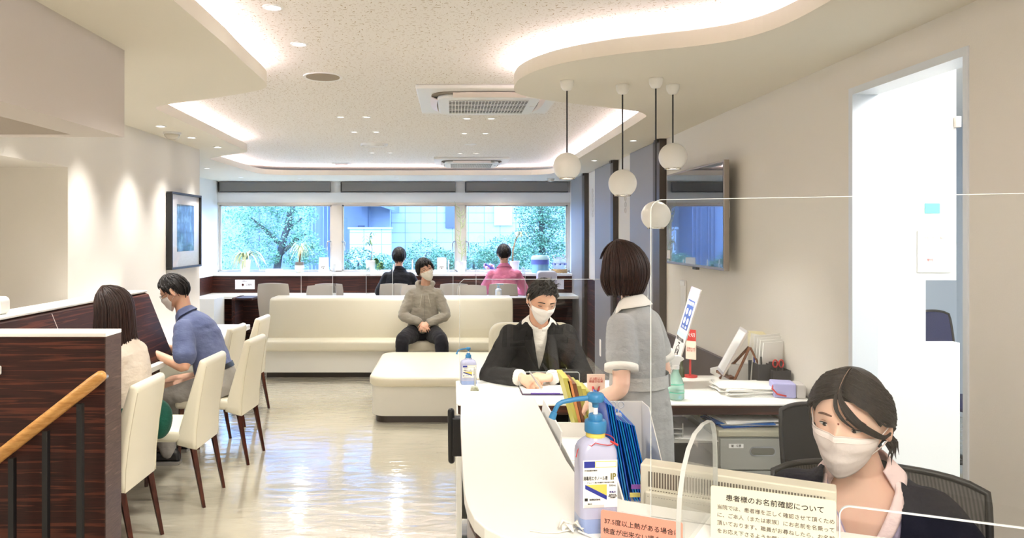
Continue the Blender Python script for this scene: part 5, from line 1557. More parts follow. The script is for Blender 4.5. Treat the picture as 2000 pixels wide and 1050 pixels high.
for nm, c, ph in (('pink_flowers', (206, 150, 170), 0), ('violet_flowers', (110, 100, 180), 1.1), ('white_flowers', (236, 236, 240), 2.2)):
    mb = MB()
    for i in range(7): a = ph + i * .9; mb.ball((sx(955) + .065 * cos(a), 10.76 + .04 * sin(a), ZLg + .075 + .05 * ((i * 3) % 5) / 4), .021, 8)
    mb.build(nm, material(nm, rgb(*c), .7), t, smooth=True)
t = thing('lidded_tub', 'round blue and white lidded tub on the sill right of the person in pink', 'tub', (sx(1055), 10.8, ZLg)); M = Matrix.Translation((sx(1055), 10.8, ZLg))
MB().lathe([(.12, 0), (.13, .02), (.132, .13)], 32, M).build('tub', material('tub_clear_blue', rgb(150, 196, 214), .2, trans=.3), t, smooth=True, auto=40)
MB().lathe([(.137, .1301), (.138, .19), (.137, .20)], 32, M).build('blue_band', material('tub_blue', rgb(96, 112, 190), .35), t, smooth=True, auto=40)
MB().lathe([(.14, .2005), (.14, .225), (.115, .262), (.001, .268)], 32, M).build('lid', material('tub_lid', rgb(186, 222, 226), .3), t, smooth=True, auto=40)
t = thing('glass_jar', 'round glass jar with blue dots in wicker at the right end of the sill', 'jar', (sx(1092), 10.78, ZLg)); M = Matrix.Translation((sx(1092), 10.78, ZLg))
MB().lathe([(.07, .05), (.10, .09), (.105, .14), (.085, .19), (.05, .215), (.05, .235), (.055, .24)], 28, M, cap=False).build('jar', clear('jar_glass', (.93, .95, .98), .02, 1.5, .45, (.9, .93, 1)), t, smooth=True)
for i in range(8): a = i * 2 * pi / 8; MB().ball((sx(1092) + .098 * cos(a), 10.78 + .098 * sin(a), ZLg + .135), .016, 8).build('dot', MATS['tub_blue'], t, smooth=True)
for nm, xx in (('handle', .06), ('spout', -.06)): MB().tube([(sx(1092) + xx, 10.78, ZLg + .19), (sx(1092) + xx * 1.6, 10.78, ZLg + .25), (sx(1092) + xx * .9, 10.78, ZLg + .27)], .01, 8, True).build(nm, MATS['clear_plastic'], t, smooth=True)
mb = MB()
for k in range(6):
    mb.tube([(sx(1092) + .115 * cos(a), 10.78 + .115 * sin(a), ZLg + .008 + .009 * k + .003 * sin(12 * a + k * pi)) for a in [2 * pi * i / 36 for i in range(37)]], .006, 6)
mb.build('wicker_stand', material('wicker', rgb(206, 176, 128), .8), t, smooth=True)
# small pump bottle on the back desk
t = thing('hand_soap', 'small clear pump bottle standing behind the right end of the long bench', 'bottle', (.565, 8.85, .8425)); M = Matrix.Translation((.565, 8.84, .8425)) @ Matrix.Diagonal((1.1, 1.1, .85, 1))
MB().lathe([(.033, 0), (.036, .01), (.036, .10), (.015, .125), (.013, .13)], 24, M).build('body', material('soap_clear', rgb(214, 222, 236), .25), t, smooth=True, auto=40)
MB().lathe([(.016, .1301), (.016, .15), (.006, .155), (.006, .175)], 16, M).tube([M @ V((-.018, 0, .182)), M @ V((.05, 0, .180))], .008, 8, True).build('pump', material('pump_pale_blue', rgb(140, 180, 206), .4), t, smooth=True, auto=40)
MB().box(-.02, .02, -.0375, -.036, .03, .08, M=M).build('label', M_paper, t)
t = thing('padded_chair', 'beige padded chair behind the man in the suit', 'chair', (.62, 5.0, 0))
MB().box(.27, .78, 4.60, 5.02, .40, .47, .03, 3).build('seat', M_cream, t, smooth=True, auto=50)
MB().prism(rr_poly(.28, .84, .44, .955, .08), 5.03, 5.10, 'y', .02, 3).build('backrest', M_cream, t, smooth=True, auto=50)
for x in (.32, .73):
    for y in (4.65, 4.97): MB().tube([(x, y, .40), (x, y, 0)], [.02, .013], 8).build('leg', M_chairleg, t)

bpy.data.objects['padded_chair'].location = (.58, 4.68, 0); bpy.data.objects['padded_chair'].scale.z = 1.08

# ================================================================ OUTSIDE THE WINDOW
sbox('ground_outside', -14, 14, YW + .2, 40, -.3, -.15, material('planter_soil', rgb(96, 104, 92), .9))


def tile_mat(name, c1, w, h, mortar):
    m = bpy.data.materials.new(name); m.use_nodes = True
    nt = m.node_tree; N = nt.nodes; L = nt.links; p = N['Principled BSDF']
    g = N.new('ShaderNodeNewGeometry'); sp = N.new('ShaderNodeSeparateXYZ'); cb = N.new('ShaderNodeCombineXYZ')
    L.new(g.outputs['Position'], sp.inputs[0]); L.new(sp.outputs['X'], cb.inputs['X']); L.new(sp.outputs['Z'], cb.inputs['Y'])
    b = N.new('ShaderNodeTexBrick'); b.offset = 0; b.inputs['Scale'].default_value = 1; b.inputs['Brick Width'].default_value = w; b.inputs['Row Height'].default_value = h; b.inputs['Mortar Size'].default_value = .012
    b.inputs['Color1'].default_value = rgb(*c1); b.inputs['Color2'].default_value = rgb(c1[0] - 8, c1[1] - 8, c1[2] - 6); b.inputs['Mortar'].default_value = rgb(*mortar)
    L.new(cb.outputs[0], b.inputs['Vector']); L.new(b.outputs['Color'], p.inputs['Base Color']); p.inputs['Roughness'].default_value = .4
    return m


t = thing('street_building', 'tall pale building with square wall tiles behind the middle and right windows', 'building', (.8, 26, -.15))
MB().box(-2.05, 5.5, 24, 30, -.15, 12).build('facade', tile_mat('facade_tiles', (150, 160, 172), .53, .33, (96, 106, 122)), t)
for a, b, z0, z1 in ((870, 892, 445, 400), (965, 1000, 440, 398)):
    q0 = pt(a, z0, 23.95); q1 = pt(b, z1, 23.95)
    MB().box(q0.x, q1.x, 23.93, 23.999, q0.z, q1.z).build('window', material('window_dark', rgb(70, 80, 104), .2) if a < 900 else material('window_pale', rgb(180, 210, 206), .2), t)
t = thing('street_building', 'plain grey building with a dark overhanging eave behind the middle window', 'building', (-3.6, 24, -.15))
MB().box(-6.4, -2.06, 23.55, 29, -.15, 9).build('wall', material('plain_grey', rgb(140, 150, 166), .7), t)
e0 = pt(690, 398, 22.0)
MB().prism([(-3.1, 2.75), (-1.75, 2.30), (-1.75, 2.52), (-2.1, 3.4), (-3.1, 3.4)], 21.6, 23.49, 'y').build('eave', material('eave_dark', rgb(96, 106, 128), .6), t)
q0 = pt(699, 456, 23.45); q1 = pt(712, 440, 23.45); MB().box(q0.x, q1.x, 23.42, 23.499, q0.z, q1.z).build('window', MATS['window_dark'], t)
MB().tube([pt(721, 540, 23.3), pt(721, 400, 23.3)], .045, 10).build('drain_pipe', material('pipe_grey', rgb(100, 112, 130), .5), t)
mb = MB()
for k in range(5): q = pt(684 + 4 * k, 500, 22.8); mb.box(q.x - .02, q.x + .02, 22.78, 22.82, .5, 1.75)
mb.build('railing', MATS['pipe_grey'], t)
t = thing('street_building', 'blue-grey building with tall upright panels behind the left window', 'building', (-8, 22, -.15))
MB().box(-13, -4.0, 20.5, 23.4, -.15, 9).build('wall', material('panel_blue_grey', rgb(120, 132, 160), .6), t)
mb = MB()
for px in (604, 617, 632, 640, 648): q = pt(px, 450, 20.45); mb.box(q.x - .015, q.x + .015, 20.43, 20.499, -.1, 6)
for px in (495, 530, 560): q = pt(px, 450, 20.45); mb.box(q.x - .16, q.x + .16, 20.43, 20.499, -.1, 6)
mb.build('panel_joints', material('joint_blue', rgb(96, 106, 136), .6), t)
q = pt(768, 450, 23)
t = thing('low_wall', 'low tiled garden wall left of the tall tiled building', 'wall', (-2.8, 22, -.15))
MB().box(-2.9, -1.75, 20.2, 20.6, -.15, 1.75).build('wall', MATS['facade_tiles'] if 'facade_tiles' in MATS else tile_mat('wall_tiles', (168, 180, 204), .5, .33, (120, 130, 150)), t)
MB().box(-2.95, -1.72, 20.15, 20.65, 1.751, 1.80).build('coping', material('coping', rgb(150, 160, 180), .6), t)
M_tl = [material('tree_leaf_a', rgb(86, 128, 92), .6), material('tree_leaf_b', rgb(126, 164, 130), .6), material('tree_leaf_c', rgb(56, 92, 70), .6)]
M_bark = material('bark', rgb(70, 66, 64), .9)


def leaf_cloud(name, blobs, n, size, mats, parent, rr):
    """three tones of small leaves scattered through ball shaped clumps"""
    for k, m in enumerate(mats):
        mb = MB()
        for i in range(n // len(mats)):
            c, r = blobs[rr.randrange(len(blobs))]
            d_ = V((rr.gauss(0, 1), rr.gauss(0, 1), rr.gauss(0, 1))).normalized() * (r * rr.uniform(.35, 1) ** .6)
            q = V(c) + V((d_.x, d_.y, d_.z * .8))
            u = V((rr.gauss(0, 1), rr.gauss(0, 1), rr.gauss(0, .6))).normalized(); w_ = u.orthogonal().normalized(); w_.rotate(Matrix.Rotation(rr.uniform(0, 6.28), 3, u))
            s_ = size * rr.uniform(.6, 1.3)
            mb.add([q - u * s_, q + w_ * s_ * .45, q + u * s_, q - w_ * s_ * .45], [(0, 1, 2, 3)])
        mb.build(name, m, parent)


def tree(label, trunk, blobs, n, size, mats, group=None, nm='tree', branches=()):
    rr = random.Random(sum(map(ord, label)))
    t = thing(nm, label, 'tree' if nm == 'tree' else 'shrub', trunk[0], group=group)
    MB().tube(trunk, [.11 if nm == 'tree' else .03] + [.07 if nm == 'tree' else .02] * (len(trunk) - 1), 10).build('trunk', M_bark, t, smooth=True)
    if branches:
        mb = MB()
        for b in branches: mb.tube(b, [.045] * (len(b) - 1) + [.015], 8)
        mb.build('branches', M_bark, t, smooth=True)
    leaf_cloud('foliage', blobs, n, size, mats, t, rr)


def bl(px, py, Y, r): return (pt(px, py, Y), r)


tree('tree with light airy leaves and leaning dark trunk outside the left window', [V((pt(525, 560, 15).x, 15, -.15)), pt(545, 500, 15), pt(562, 440, 15), pt(575, 380, 15)],
     [bl(470, 405, 14.8, .42), bl(510, 420, 15, .45), bl(545, 400, 15, .35), bl(590, 420, 15, .36), bl(500, 460, 15, .42), bl(555, 455, 15, .42), bl(595, 470, 15, .32), bl(610, 495, 15, .30), bl(580, 505, 15, .30), bl(455, 445, 14.6, .45), bl(445, 500, 14.6, .40), bl(520, 500, 14.8, .30), bl(560, 370, 15, .6), bl(450, 360, 15, .6)], 15000, .026, M_tl[:2] + [M_tl[1]],
     branches=[[pt(545, 500, 15), pt(575, 470, 15), pt(600, 455, 15)], [pt(550, 480, 15), pt(520, 450, 15), pt(490, 425, 15)], [pt(560, 450, 15), pt(590, 425, 15)]])
tree('dense dark tree outside the right window', [V((pt(1062, 560, 16).x, 16, -.15)), pt(1060, 500, 16), pt(1058, 440, 16), pt(1055, 390, 16)],
     [bl(1040, 415, 16, .45), bl(1075, 415, 16, .5), bl(1055, 450, 16, .5), bl(1085, 460, 16, .5), bl(1030, 470, 16, .42), bl(1060, 490, 16, .5), bl(1095, 420, 16, .5), bl(1095, 500, 16, .45), bl(1050, 380, 16, .6), bl(1035, 505, 16, .4), bl(1100, 380, 16, .6)], 15000, .026, M_tl,
     branches=[[pt(1060, 480, 16), pt(1085, 450, 16)], [pt(1060, 470, 16), pt(1035, 440, 16)]])
for i, (px, py, r, lab) in enumerate(((700, 512, .36, 'low shrub outside the middle window left of the person in black'), (832, 497, .42, 'round shrub outside the middle window above the hoodie man'), (862, 512, .30, 'low shrub outside just left of the right window post'), (925, 500, .36, 'round shrub outside the right window near its post'), (985, 490, .40, 'round shrub outside behind the person in pink'), (745, 515, .30, 'low shrub outside the middle window beside the small green plant'))):
    c = pt(px, py, (12.9, 14.2, 12.9, 14.2, 13.2, 15.4)[i]); tree(lab, [V((c.x, c.y, -.15)), c], [(c, r), (c + V((r * .8, 0, -.12)), r * .7), (c + V((-r * .8, 0, -.15)), r * .7), (c + V((0, 0, -.5)), r)], 5000, .022, M_tl, 'shrubs outside the window', 'shrub')

# ================================================================ PEOPLE
def gs(x, w): return exp(-(x / w) ** 2)


def head_pt(az, el, off=0.0, fem=0.0, nose=1.0):
    """surface of a head about its centre; az 0 = face (+y), +az towards the right ear (+x)"""
    x = sin(az) * cos(el); y = cos(az) * cos(el); z = sin(el)
    a, b, c = .0745, .094, .113
    p = V((a * x, b * y, c * z))
    if z < 0:
        t = min(1, -z)
        p.x *= 1 - (.26 + .05 * fem) * t ** 1.6
        if y < 0: p.y *= 1 - .38 * t
        else: p.y *= 1 - .02 * t
    else:
        if y > 0: p.y *= 1 - .06 * z
        p.x *= 1 + .03 * z
    if y < 0: p.y *= 1 + .03 * (1 - abs(z))
    if y > 0:
        p.y += nose * .020 * gs(p.x, .010) * gs(p.z + .026, .017) + .008 * gs(p.x, .008) * gs(p.z + .006, .016)   # nose
        for s in (-1, 1): p.y -= .0085 * gs(p.x - s * .031, .015) * gs(p.z - .004, .011)                      # eye hollows
        p.y += .0035 * gs(abs(p.x) - .028, .02) * gs(p.z - .023, .009)                                           # brow
        p.y += .004 * gs(abs(p.x) - .038, .018) * gs(p.z + .024, .018)                                           # cheeks
        p.y += .006 * gs(p.x, .02) * gs(p.z + .060, .010) - .004 * gs(p.x, .02) * gs(p.z + .0745, .006) + .004 * gs(p.x, .02) * gs(p.z + .098, .014)
    if off:
        n = V((p.x / a ** 2, p.y / b ** 2, p.z / c ** 2)).normalized()
        p += n * off
    return p


def add_head(mb, H, fem=0.0, ears=True, n=56, m=40):
    vs = [H @ head_pt(0, -pi / 2, 0, fem)]; fs = []
    for k in range(1, m):
        e = -pi / 2 + pi * k / m
        for i in range(n): vs.append(H @ head_pt(2 * pi * i / n, e, 0, fem))
    vs.append(H @ head_pt(0, pi / 2, 0, fem))
    for i in range(n): fs.append((0, 1 + i, 1 + (i + 1) % n))
    for k in range(m - 2):
        for i in range(n):
            j = (i + 1) % n; fs.append((1 + k * n + i, 1 + (k + 1) * n + i, 1 + (k + 1) * n + j, 1 + k * n + j))
    o = 1 + (m - 2) * n; l = len(vs) - 1
    for i in range(n): fs.append((l, o + (i + 1) % n, o + i))
    mb.add(vs, fs)
    if ears:
        for s in (-1, 1):
            E_ = H @ Matrix.Translation((s * .0765, -.010, -.006)) @ Matrix.Rotation(s * radians(-22), 4, 'Z') @ Matrix.Rotation(radians(-10), 4, 'X')
            mb.tube([E_ @ V((s * .004, .016 * cos(a) * .8 - .002, .030 * sin(a))) for a in [2 * pi * i / 14 for i in range(15)]], .0062, 8)
            mb.ball((0, 0, 0), (.0055, .016, .026), 12, E_)


def ik(a, c, l1, l2, pole):
    a, c = V(a), V(c); d = c - a; L = min(d.length, (l1 + l2) * .999)
    if d.length > L: c = a + d.normalized() * L
    d = d.normalized()
    x = (l1 * l1 - l2 * l2 + L * L) / (2 * L); h = sqrt(max(0, l1 * l1 - x * x))
    p = V(pole); p = (p - d * p.dot(d)).normalized()
    return a + d * x + p * h, c


def along(P, t):
    """first part of polyline P up to fraction t"""
    L = [(P[i + 1] - P[i]).length for i in range(len(P) - 1)]; want = sum(L) * t; out = [P[0]]
    for i, l in enumerate(L):
        if want <= l + 1e-9: out.append(P[i].lerp(P[i + 1], want / l)); return out
        out.append(P[i + 1]); want -= l
    return out


def dense(P, R, k=5):
    """resample polyline with radii so a skin over it bends softly"""
    Q = []; S = []
    for i in range(len(P) - 1):
        for j in range(k):
            s = j / k; Q.append(P[i].lerp(P[i + 1], s)); S.append(R[i] + (R[i + 1] - R[i]) * s)
    Q.append(P[-1]); S.append(R[-1])
    for _ in range(2):
        Q = [Q[0]] + [(Q[i - 1] + Q[i] * 2 + Q[i + 1]) / 4 for i in range(1, len(Q) - 1)] + [Q[-1]]
    return Q, S


def add_hand(mb, W, f, n, side, curl=(.25, .3, .35, .4, .3), sc=1.0, spread=.06):
    W = V(W); f = V(f).normalized(); n = V(n); n = (n - f * n.dot(f)).normalized(); th = f.cross(n) * (-side)
    mb.loft([(W - f * .02 * sc, th * .026 * sc, n * .020 * sc), (W + f * .01 * sc, th * .027 * sc, n * .018 * sc), (W + f * .045 * sc, th * .038 * sc, n * .016 * sc), (W + f * .082 * sc, th * .041 * sc, n * .0135 * sc), (W + f * .095 * sc, th * .037 * sc, n * .010 * sc)], 16)
    for i in range(4):
        b = W + f * (.086 - .004 * abs(i - 1)) * sc + th * (.0292 - .0195 * i) * sc
        ang = 0; p = b; P = [b - f * .015 * sc, b]; base_d = (f + th * (spread * (1.5 - i))).normalized()
        for q, fr in enumerate((.45, .31, .24)):
            ang += curl[i] * (1.0 if q == 0 else 1.15)
            d_ = base_d * cos(ang) - n * sin(ang)
            p = p + d_ * ((.074, .082, .076, .060)[i] * fr * sc); P.append(p)
        mb.tube(P, [.0090 * sc, .0090 * sc, .0084 * sc, .0078 * sc, .0062 * sc], 10, True)
    b = W + f * .026 * sc + th * .022 * sc
    d1 = (f * .62 + th * .72 - n * .25).normalized(); p1 = b + d1 * .040 * sc
    d2 = (f * .88 + th * .25 - n * (.25 + curl[4])).normalized(); p2 = p1 + d2 * .030 * sc; d3 = (f * .85 + th * (.05) - n * (.35 + curl[4])).normalized(); p3 = p2 + d3 * .024 * sc
    mb.tube([b - d1 * .01 * sc, b, p1, p2, p3], [.013 * sc, .0125 * sc, .0105 * sc, .0098 * sc, .0075 * sc], 10, True)


def rough_up(me, amp, freq, stretch=(1, 1, 1), seed=0):
    ns = [v.normal.copy() for v in me.vertices]
    for v, nn in zip(me.vertices, ns):
        q = V((v.co.x * stretch[0], v.co.y * stretch[1], v.co.z * stretch[2])) * freq + V((seed * 7.1, seed * 3.3, 0))
        v.co += nn * (amp * noise.noise(q) + amp * .5 * noise.noise(q * 2.3))


def keep_faces(me, test):
    b = bmesh.new(); b.from_mesh(me)
    bmesh.ops.delete(b, geom=[f for f in b.faces if not test(f.calc_center_median())], context='FACES')
    for _ in range(24):
        mv = []
        for v in b.verts:
            if v.is_boundary:
                nb_ = [e.other_vert(v) for e in v.link_edges if e.is_boundary]
                if len(nb_) == 2: mv.append((v, v.co * .5 + (nb_[0].co + nb_[1].co) * .25))
        for v, c in mv: v.co = c
    b.to_mesh(me); b.free()


class Person:
    """joints laid out for the pose, then skins grown over them"""
    def __init__(s, label, x, y, z, yaw, lean=0.1, hunch=0.15, scale=1.0, shoulder=.155, head=(0, 0, 0), tilt=0.0, twist=0.0, fem=0.0, side=0.0, headoff=(0, 0, 0), neck=.09, hs=1.0):
        s.label = label; s.k = scale; s.fem = fem
        s.R = Matrix.Rotation(yaw, 3, 'Z'); s.yaw = yaw
        s.fw = s.R @ V((0, 1, 0)); s.rt = s.R @ V((1, 0, 0)); up = V((0, 0, 1))
        s.P = V((x, y, z))
        s.u1 = (up * cos(lean) + s.fw * sin(lean) + s.rt * sin(side)).normalized()
        s.u2 = (up * cos(lean + hunch) + s.fw * sin(lean + hunch) + s.rt * sin(side)).normalized()
        s.waist = s.P + s.u1 * .17 * scale; s.chest = s.waist + (s.u1 + s.u2).normalized() * .17 * scale; s.nb = s.chest + s.u2 * .17 * scale
        s.sr = Matrix.Rotation(twist, 3, 'Z') @ s.rt
        s.sf = Matrix.Rotation(twist, 3, 'Z') @ s.fw
        s.sh = {sd: s.nb - s.u2 * .082 * scale + s.sr * sd * shoulder * scale for sd in (-1, 1)}
        s.f2 = (s.sf - s.u2 * s.sf.dot(s.u2)).normalized()
        s.f1 = (s.fw - s.u1 * s.fw.dot(s.u1)).normalized()
        hy, hp, hr = head
        s.HR = (Matrix.Rotation(yaw + hy, 3, 'Z') @ Matrix.Rotation(-hp, 3, 'X') @ Matrix.Rotation(hr, 3, 'Y'))
        nk = (up * .75 + s.u2 * .25 + s.fw * sin(hp) * .35).normalized()
        s.hc = s.nb + nk * (neck + .085) * scale + s.HR @ V((0, .022, .02)) * scale + V(headoff)
        s.H = Matrix.Translation(s.hc) @ s.HR.to_4x4() @ Matrix.Diagonal((scale * hs, scale * hs, scale * hs, 1))
        s.arm = {}; s.leg = {}; s.hands = {}
        s.sw = shoulder

    def set_arm(s, sd, wrist, pole, l1=.285, l2=.25):
        e, w = ik(s.sh[sd], wrist, l1 * s.k, l2 * s.k, pole); s.arm[sd] = [s.sh[sd], e, w]; return w

    def set_leg(s, sd, ankle, pole, l1=.42, l2=.41, hip=.095):
        h = s.P + s.rt * sd * hip * s.k - V((0, 0, .02)); k, a = ik(h, ankle, l1 * s.k, l2 * s.k, pole); s.leg[sd] = [h, k, a]

    def torso(s, mb, g, lo=-.10, w=1.0, top=True, n=28, chest=1.0, hips=1.0):
        k = s.k; sw = s.sw / .155
        rows = [(s.P + s.u1 * lo * k, .155 * hips, .105, s.rt, s.f1), (s.P, .172 * hips, .118, s.rt, s.f1), (s.P + s.u1 * .08 * k, .158 * hips, .112, s.rt, s.f1), (s.waist, .140 * w, .102, s.rt, s.f1),
                (s.chest - s.u2 * .05 * k, .150, .108 * chest, s.sr, s.f2), (s.chest + s.u2 * .03 * k, .160 * sw, .112 * chest, s.sr, s.f2), (s.nb - s.u2 * .07 * k, .158 * sw, .098, s.sr, s.f2)]
        if top: rows += [(s.nb - s.u2 * .035 * k, .130 * sw, .080, s.sr, s.f2), (s.nb - s.u2 * .005 * k, .088 * sw, .066, s.sr, s.f2), (s.nb + s.u2 * .022 * k, .056, .054, s.sr, s.f2)]
        mb.loft([(c, a * (rx * k + g), b * (ry * k + g)) for c, rx, ry, a, b in rows], n)

    def sleeve(s, mb, sd, g, t0=0.0, t1=1.0, flare=0.0, base=(.053, .047, .042, .038, .029)):
        S, E, W = s.arm[sd]
        Q, R = dense([S, S.lerp(E, .5), E, E.lerp(W, .5), W], [r * s.k for r in base])
        n = len(Q); a = int(round(t0 * (n - 1))); b = max(a + 1, int(round(t1 * (n - 1))))
        Q = Q[a:b + 1]; R = [r + g + flare * i / (b - a) for i, r in enumerate(R[a:b + 1])]
        mb.tube(Q, R, 16, t0 == 0)
        return Q, R

    def trouser(s, mb, sd, g, t1=1.0, base=(.092, .080, .062, .056, .042), flare=0.0):
        h, k_, a = s.leg[sd]
        Q, R = dense([h, h.lerp(k_, .5), k_, k_.lerp(a, .45), a], [r * s.k for r in base])
        b = int(round(t1 * (len(Q) - 1))); Q = Q[:b + 1]; R = [r + g + flare * i / b for i, r in enumerate(R[:b + 1])]
        mb.tube(Q, R, 16, True)

    def body(s, skin, voxel=.006, hands=True, legs=True, sm=5):
        mb = MB(); k = s.k
        s.torso(mb, -.004)
        bk = s.HR @ V((0, -1, 0))
        mb.tube([s.nb - s.u2 * .05 * k, s.nb + s.u2 * .02 * k, s.hc + s.HR @ V((0, -.020, -.065)) * k, s.hc + s.HR @ V((0, -.02, -.03)) * k], [.062 * k * (1 - .1 * s.fem), .056 * k * (1 - .12 * s.fem), .053 * k * (1 - .1 * s.fem), .05 * k], 18)
        add_head(mb, s.H, s.fem)
        for sd in s.arm: s.sleeve(mb, sd, -.004)
        for sd, (f, n, curl) in s.hands.items():
            if hands: add_hand(mb, s.arm[sd][2], f, n, sd, curl, k)
        if legs:
            for sd in s.leg: s.trouser(mb, sd, -.006)
        me = remesh(mb, voxel, sm, .45)
        me.name = 'person'
        s.root = mesh_obj('person', me, skin, None, smooth=True)
        tag(s.root, s.label, 'person')
        return s.root

    def cloth(s, name, mb, mat, voxel=.009, sm=8, wr=.004, fr=14, st=(1, 1, 1), test=None, seed=1):
        me = remesh(mb, voxel, sm, .5)
        if wr: rough_up(me, wr, fr, st, seed)
        if test: keep_faces(me, test)
        return mesh_obj(name, me, mat, s.root, smooth=True)

    # ---- face, hair and accessories
    def hp(s, az, el, off=0.0): return s.H @ head_pt(az, el, off, s.fem)

    def cap(s, hair, bound, thick, mat, locks=160, length=.6, seed=1, lr=.006, sweep=None, lift=.004, over=1.10, name='hair', extra=None):
        """close hair: a shell down to el = bound(az) plus many tapering locks"""
        rr = random.Random(seed); mb = MB(); n = 64; m = 14; vs = []; fs = []
        vs.append(s.hp(0, pi / 2, thick(0, 0)))
        for k in range(1, m + 1):
            for i in range(n):
                az = 2 * pi * i / n - pi; t = k / m; el = pi / 2 + (bound(az) - pi / 2) * t
                o = thick(az, t) * (1 if t < .8 else max(-.2, 1 - ((t - .8) / .2) ** 2 * 1.2))
                vs.append(s.hp(az, el, o))
        for i in range(n): fs.append((0, 1 + i, 1 + (i + 1) % n))
        for k in range(m - 1):
            for i in range(n):
                j = (i + 1) % n; fs.append((1 + k * n + i, 1 + (k + 1) * n + i, 1 + (k + 1) * n + j, 1 + k * n + j))
        mb.add(vs, fs)
        for q in range(locks):
            az = rr.uniform(-pi, pi); t0 = rr.uniform(.0, .75); b = bound(az); L_ = rr.uniform(.6, 1.1) * length
            az1 = az + (sweep(az) if sweep else 0) + rr.uniform(-.15, .15)
            P = []
            for i in range(7):
                f_ = i / 6; a_ = az + (az1 - az) * f_; el = pi / 2 + (bound(a_) - pi / 2) * min(over, t0 + L_ * f_)
                P.append(s.hp(a_, el, thick(a_, min(1, t0 + L_ * f_)) * (1 - .5 * f_) + lift * sin(pi * f_) + .001 + rr.uniform(-.001, .001)))
            mb.tube(P, [lr * w * s.k for w in (.5, .9, 1, 1, .85, .6, .12)], 6, flat=.55)
        if extra: extra(mb)
        return mb.build(name, mat, s.root, smooth=True)

    def hang(s, zend, az0, bulge, mat, locks=220, seed=2, lr=.007, th=.018, inward=.25, name='hair', flick=0.0, down=None):
        """long straight hair falling from the crown; az0 = half width of the opening at the face"""
        rr = random.Random(seed); mb = MB()
        dn = V(down) if down else V((0, 0, -1))
        iH = s.HR.transposed()

        def path(az, off, ze):
            P = [head_pt(az, radians(e), off, s.fem) for e in (88, 70, 52, 36, 20, 6)]
            d_ = (iH @ dn).normalized()
            q = P[-1]; out = V((sin(az), cos(az), 0)); L_ = max(.02, q.z - ze)
            for i in range(1, 8):
                f_ = i / 7
                P.append(q + d_ * L_ * f_ + out * (bulge * sin(pi * min(1, f_ * 1.05)) - inward * .05 * f_ ** 2 + flick * max(0, f_ - .7)))
            for _ in range(2): P = [P[0]] + [(P[i - 1] + P[i] * 2 + P[i + 1]) / 4 for i in range(1, len(P) - 1)] + [P[-1]]
            return [s.H @ p for p in P]
        n = 60; A = [az0 + (2 * pi - 2 * az0) * i / (n - 1) for i in range(n)]
        o_ = [path(a, th, zend(a)) for a in A]; i_ = [path(a, .002, zend(a) + .004) for a in A]
        mb.grid(o_); mb.grid(i_)
        mb.grid([[o[-1] for o in o_], [i[-1] for i in i_]])
        for q in range(locks):
            az = rr.uniform(az0 - .04, 2 * pi - az0 + .04)
            P = path(az, th + rr.uniform(-.004, .003), zend(az) + rr.uniform(-.008, .012))
            k0 = rr.randrange(0, 4); P = P[k0:]
            mb.tube(P, [lr * s.k * (.55 + .45 * sin(pi * i / (len(P) - 1))) * (1 if i < len(P) - 1 else .3) for i in range(len(P))], 6, flat=.5)
        # fringe sides
        return mb, path

    def mask(s, mat=None, w=66, drop=-.118):
        mb = MB(); rows = []
        for j in range(19):
            v = j / 18; row = []
            for i in range(27):
                u = -1 + 2 * i / 26; az = u * radians(w)
                zt = -.004 - .010 * u * u - .004 * gs(u, .9); zb = drop + .046 * u * u + .010 * abs(u)
                z = zt + (zb - zt) * v
                ze = max(z, -.058); el = math.asin(max(-.86, min(.9, ze / .113)))
                p = head_pt(az, el, 0, s.fem, .5)
                dz_ = max(0, ze - z) / .06; p.x *= 1 - .16 * dz_ ** 1.5; p.y = p.y * (1 - .05 * dz_) - .006 * dz_ ** 2; p.z = z
                out = V((sin(az), cos(az), -.15)).normalized()
                pl = .0008 * sin(v * 4 * 2 * pi) * gs(v - .5, .33) * (1 - u ** 4)
                p += out * (.0045 + .013 * sin(pi * min(1, v * 1.05)) * (1 - .75 * u * u) + pl)
                row.append(s.H @ p)
            rows.append(row)
        o = mb.grid(rows, .0015).build('face_mask', mat or M_mask, s.root, smooth=True, fix=True)
        # hem line and ear loops
        hm = MB(); hm.tube([p + (p - s.hc).normalized() * .0012 for p in rows[0]], .0011, 6); hm.tube([p + (p - s.hc).normalized() * .0012 for p in rows[2]], .0006, 6)
        for sd, c in ((-1, 0), (1, -1)):
            ear = [s.H @ V((sd * .085, -.012, .028)), s.H @ V((sd * .084, -.030, .004)), s.H @ V((sd * .082, -.022, -.026))]
            hm.tube([rows[1][c], rows[1][c].lerp(ear[0], .5) + (s.HR @ V((sd * .004, 0, 0))), ear[0], ear[1], ear[2], rows[15][c].lerp(ear[2], .5) + (s.HR @ V((sd * .004, 0, 0))), rows[16][c]], .0013, 6)
        hm.build('ear_loop', mat or M_mask, o, smooth=True)
        return o

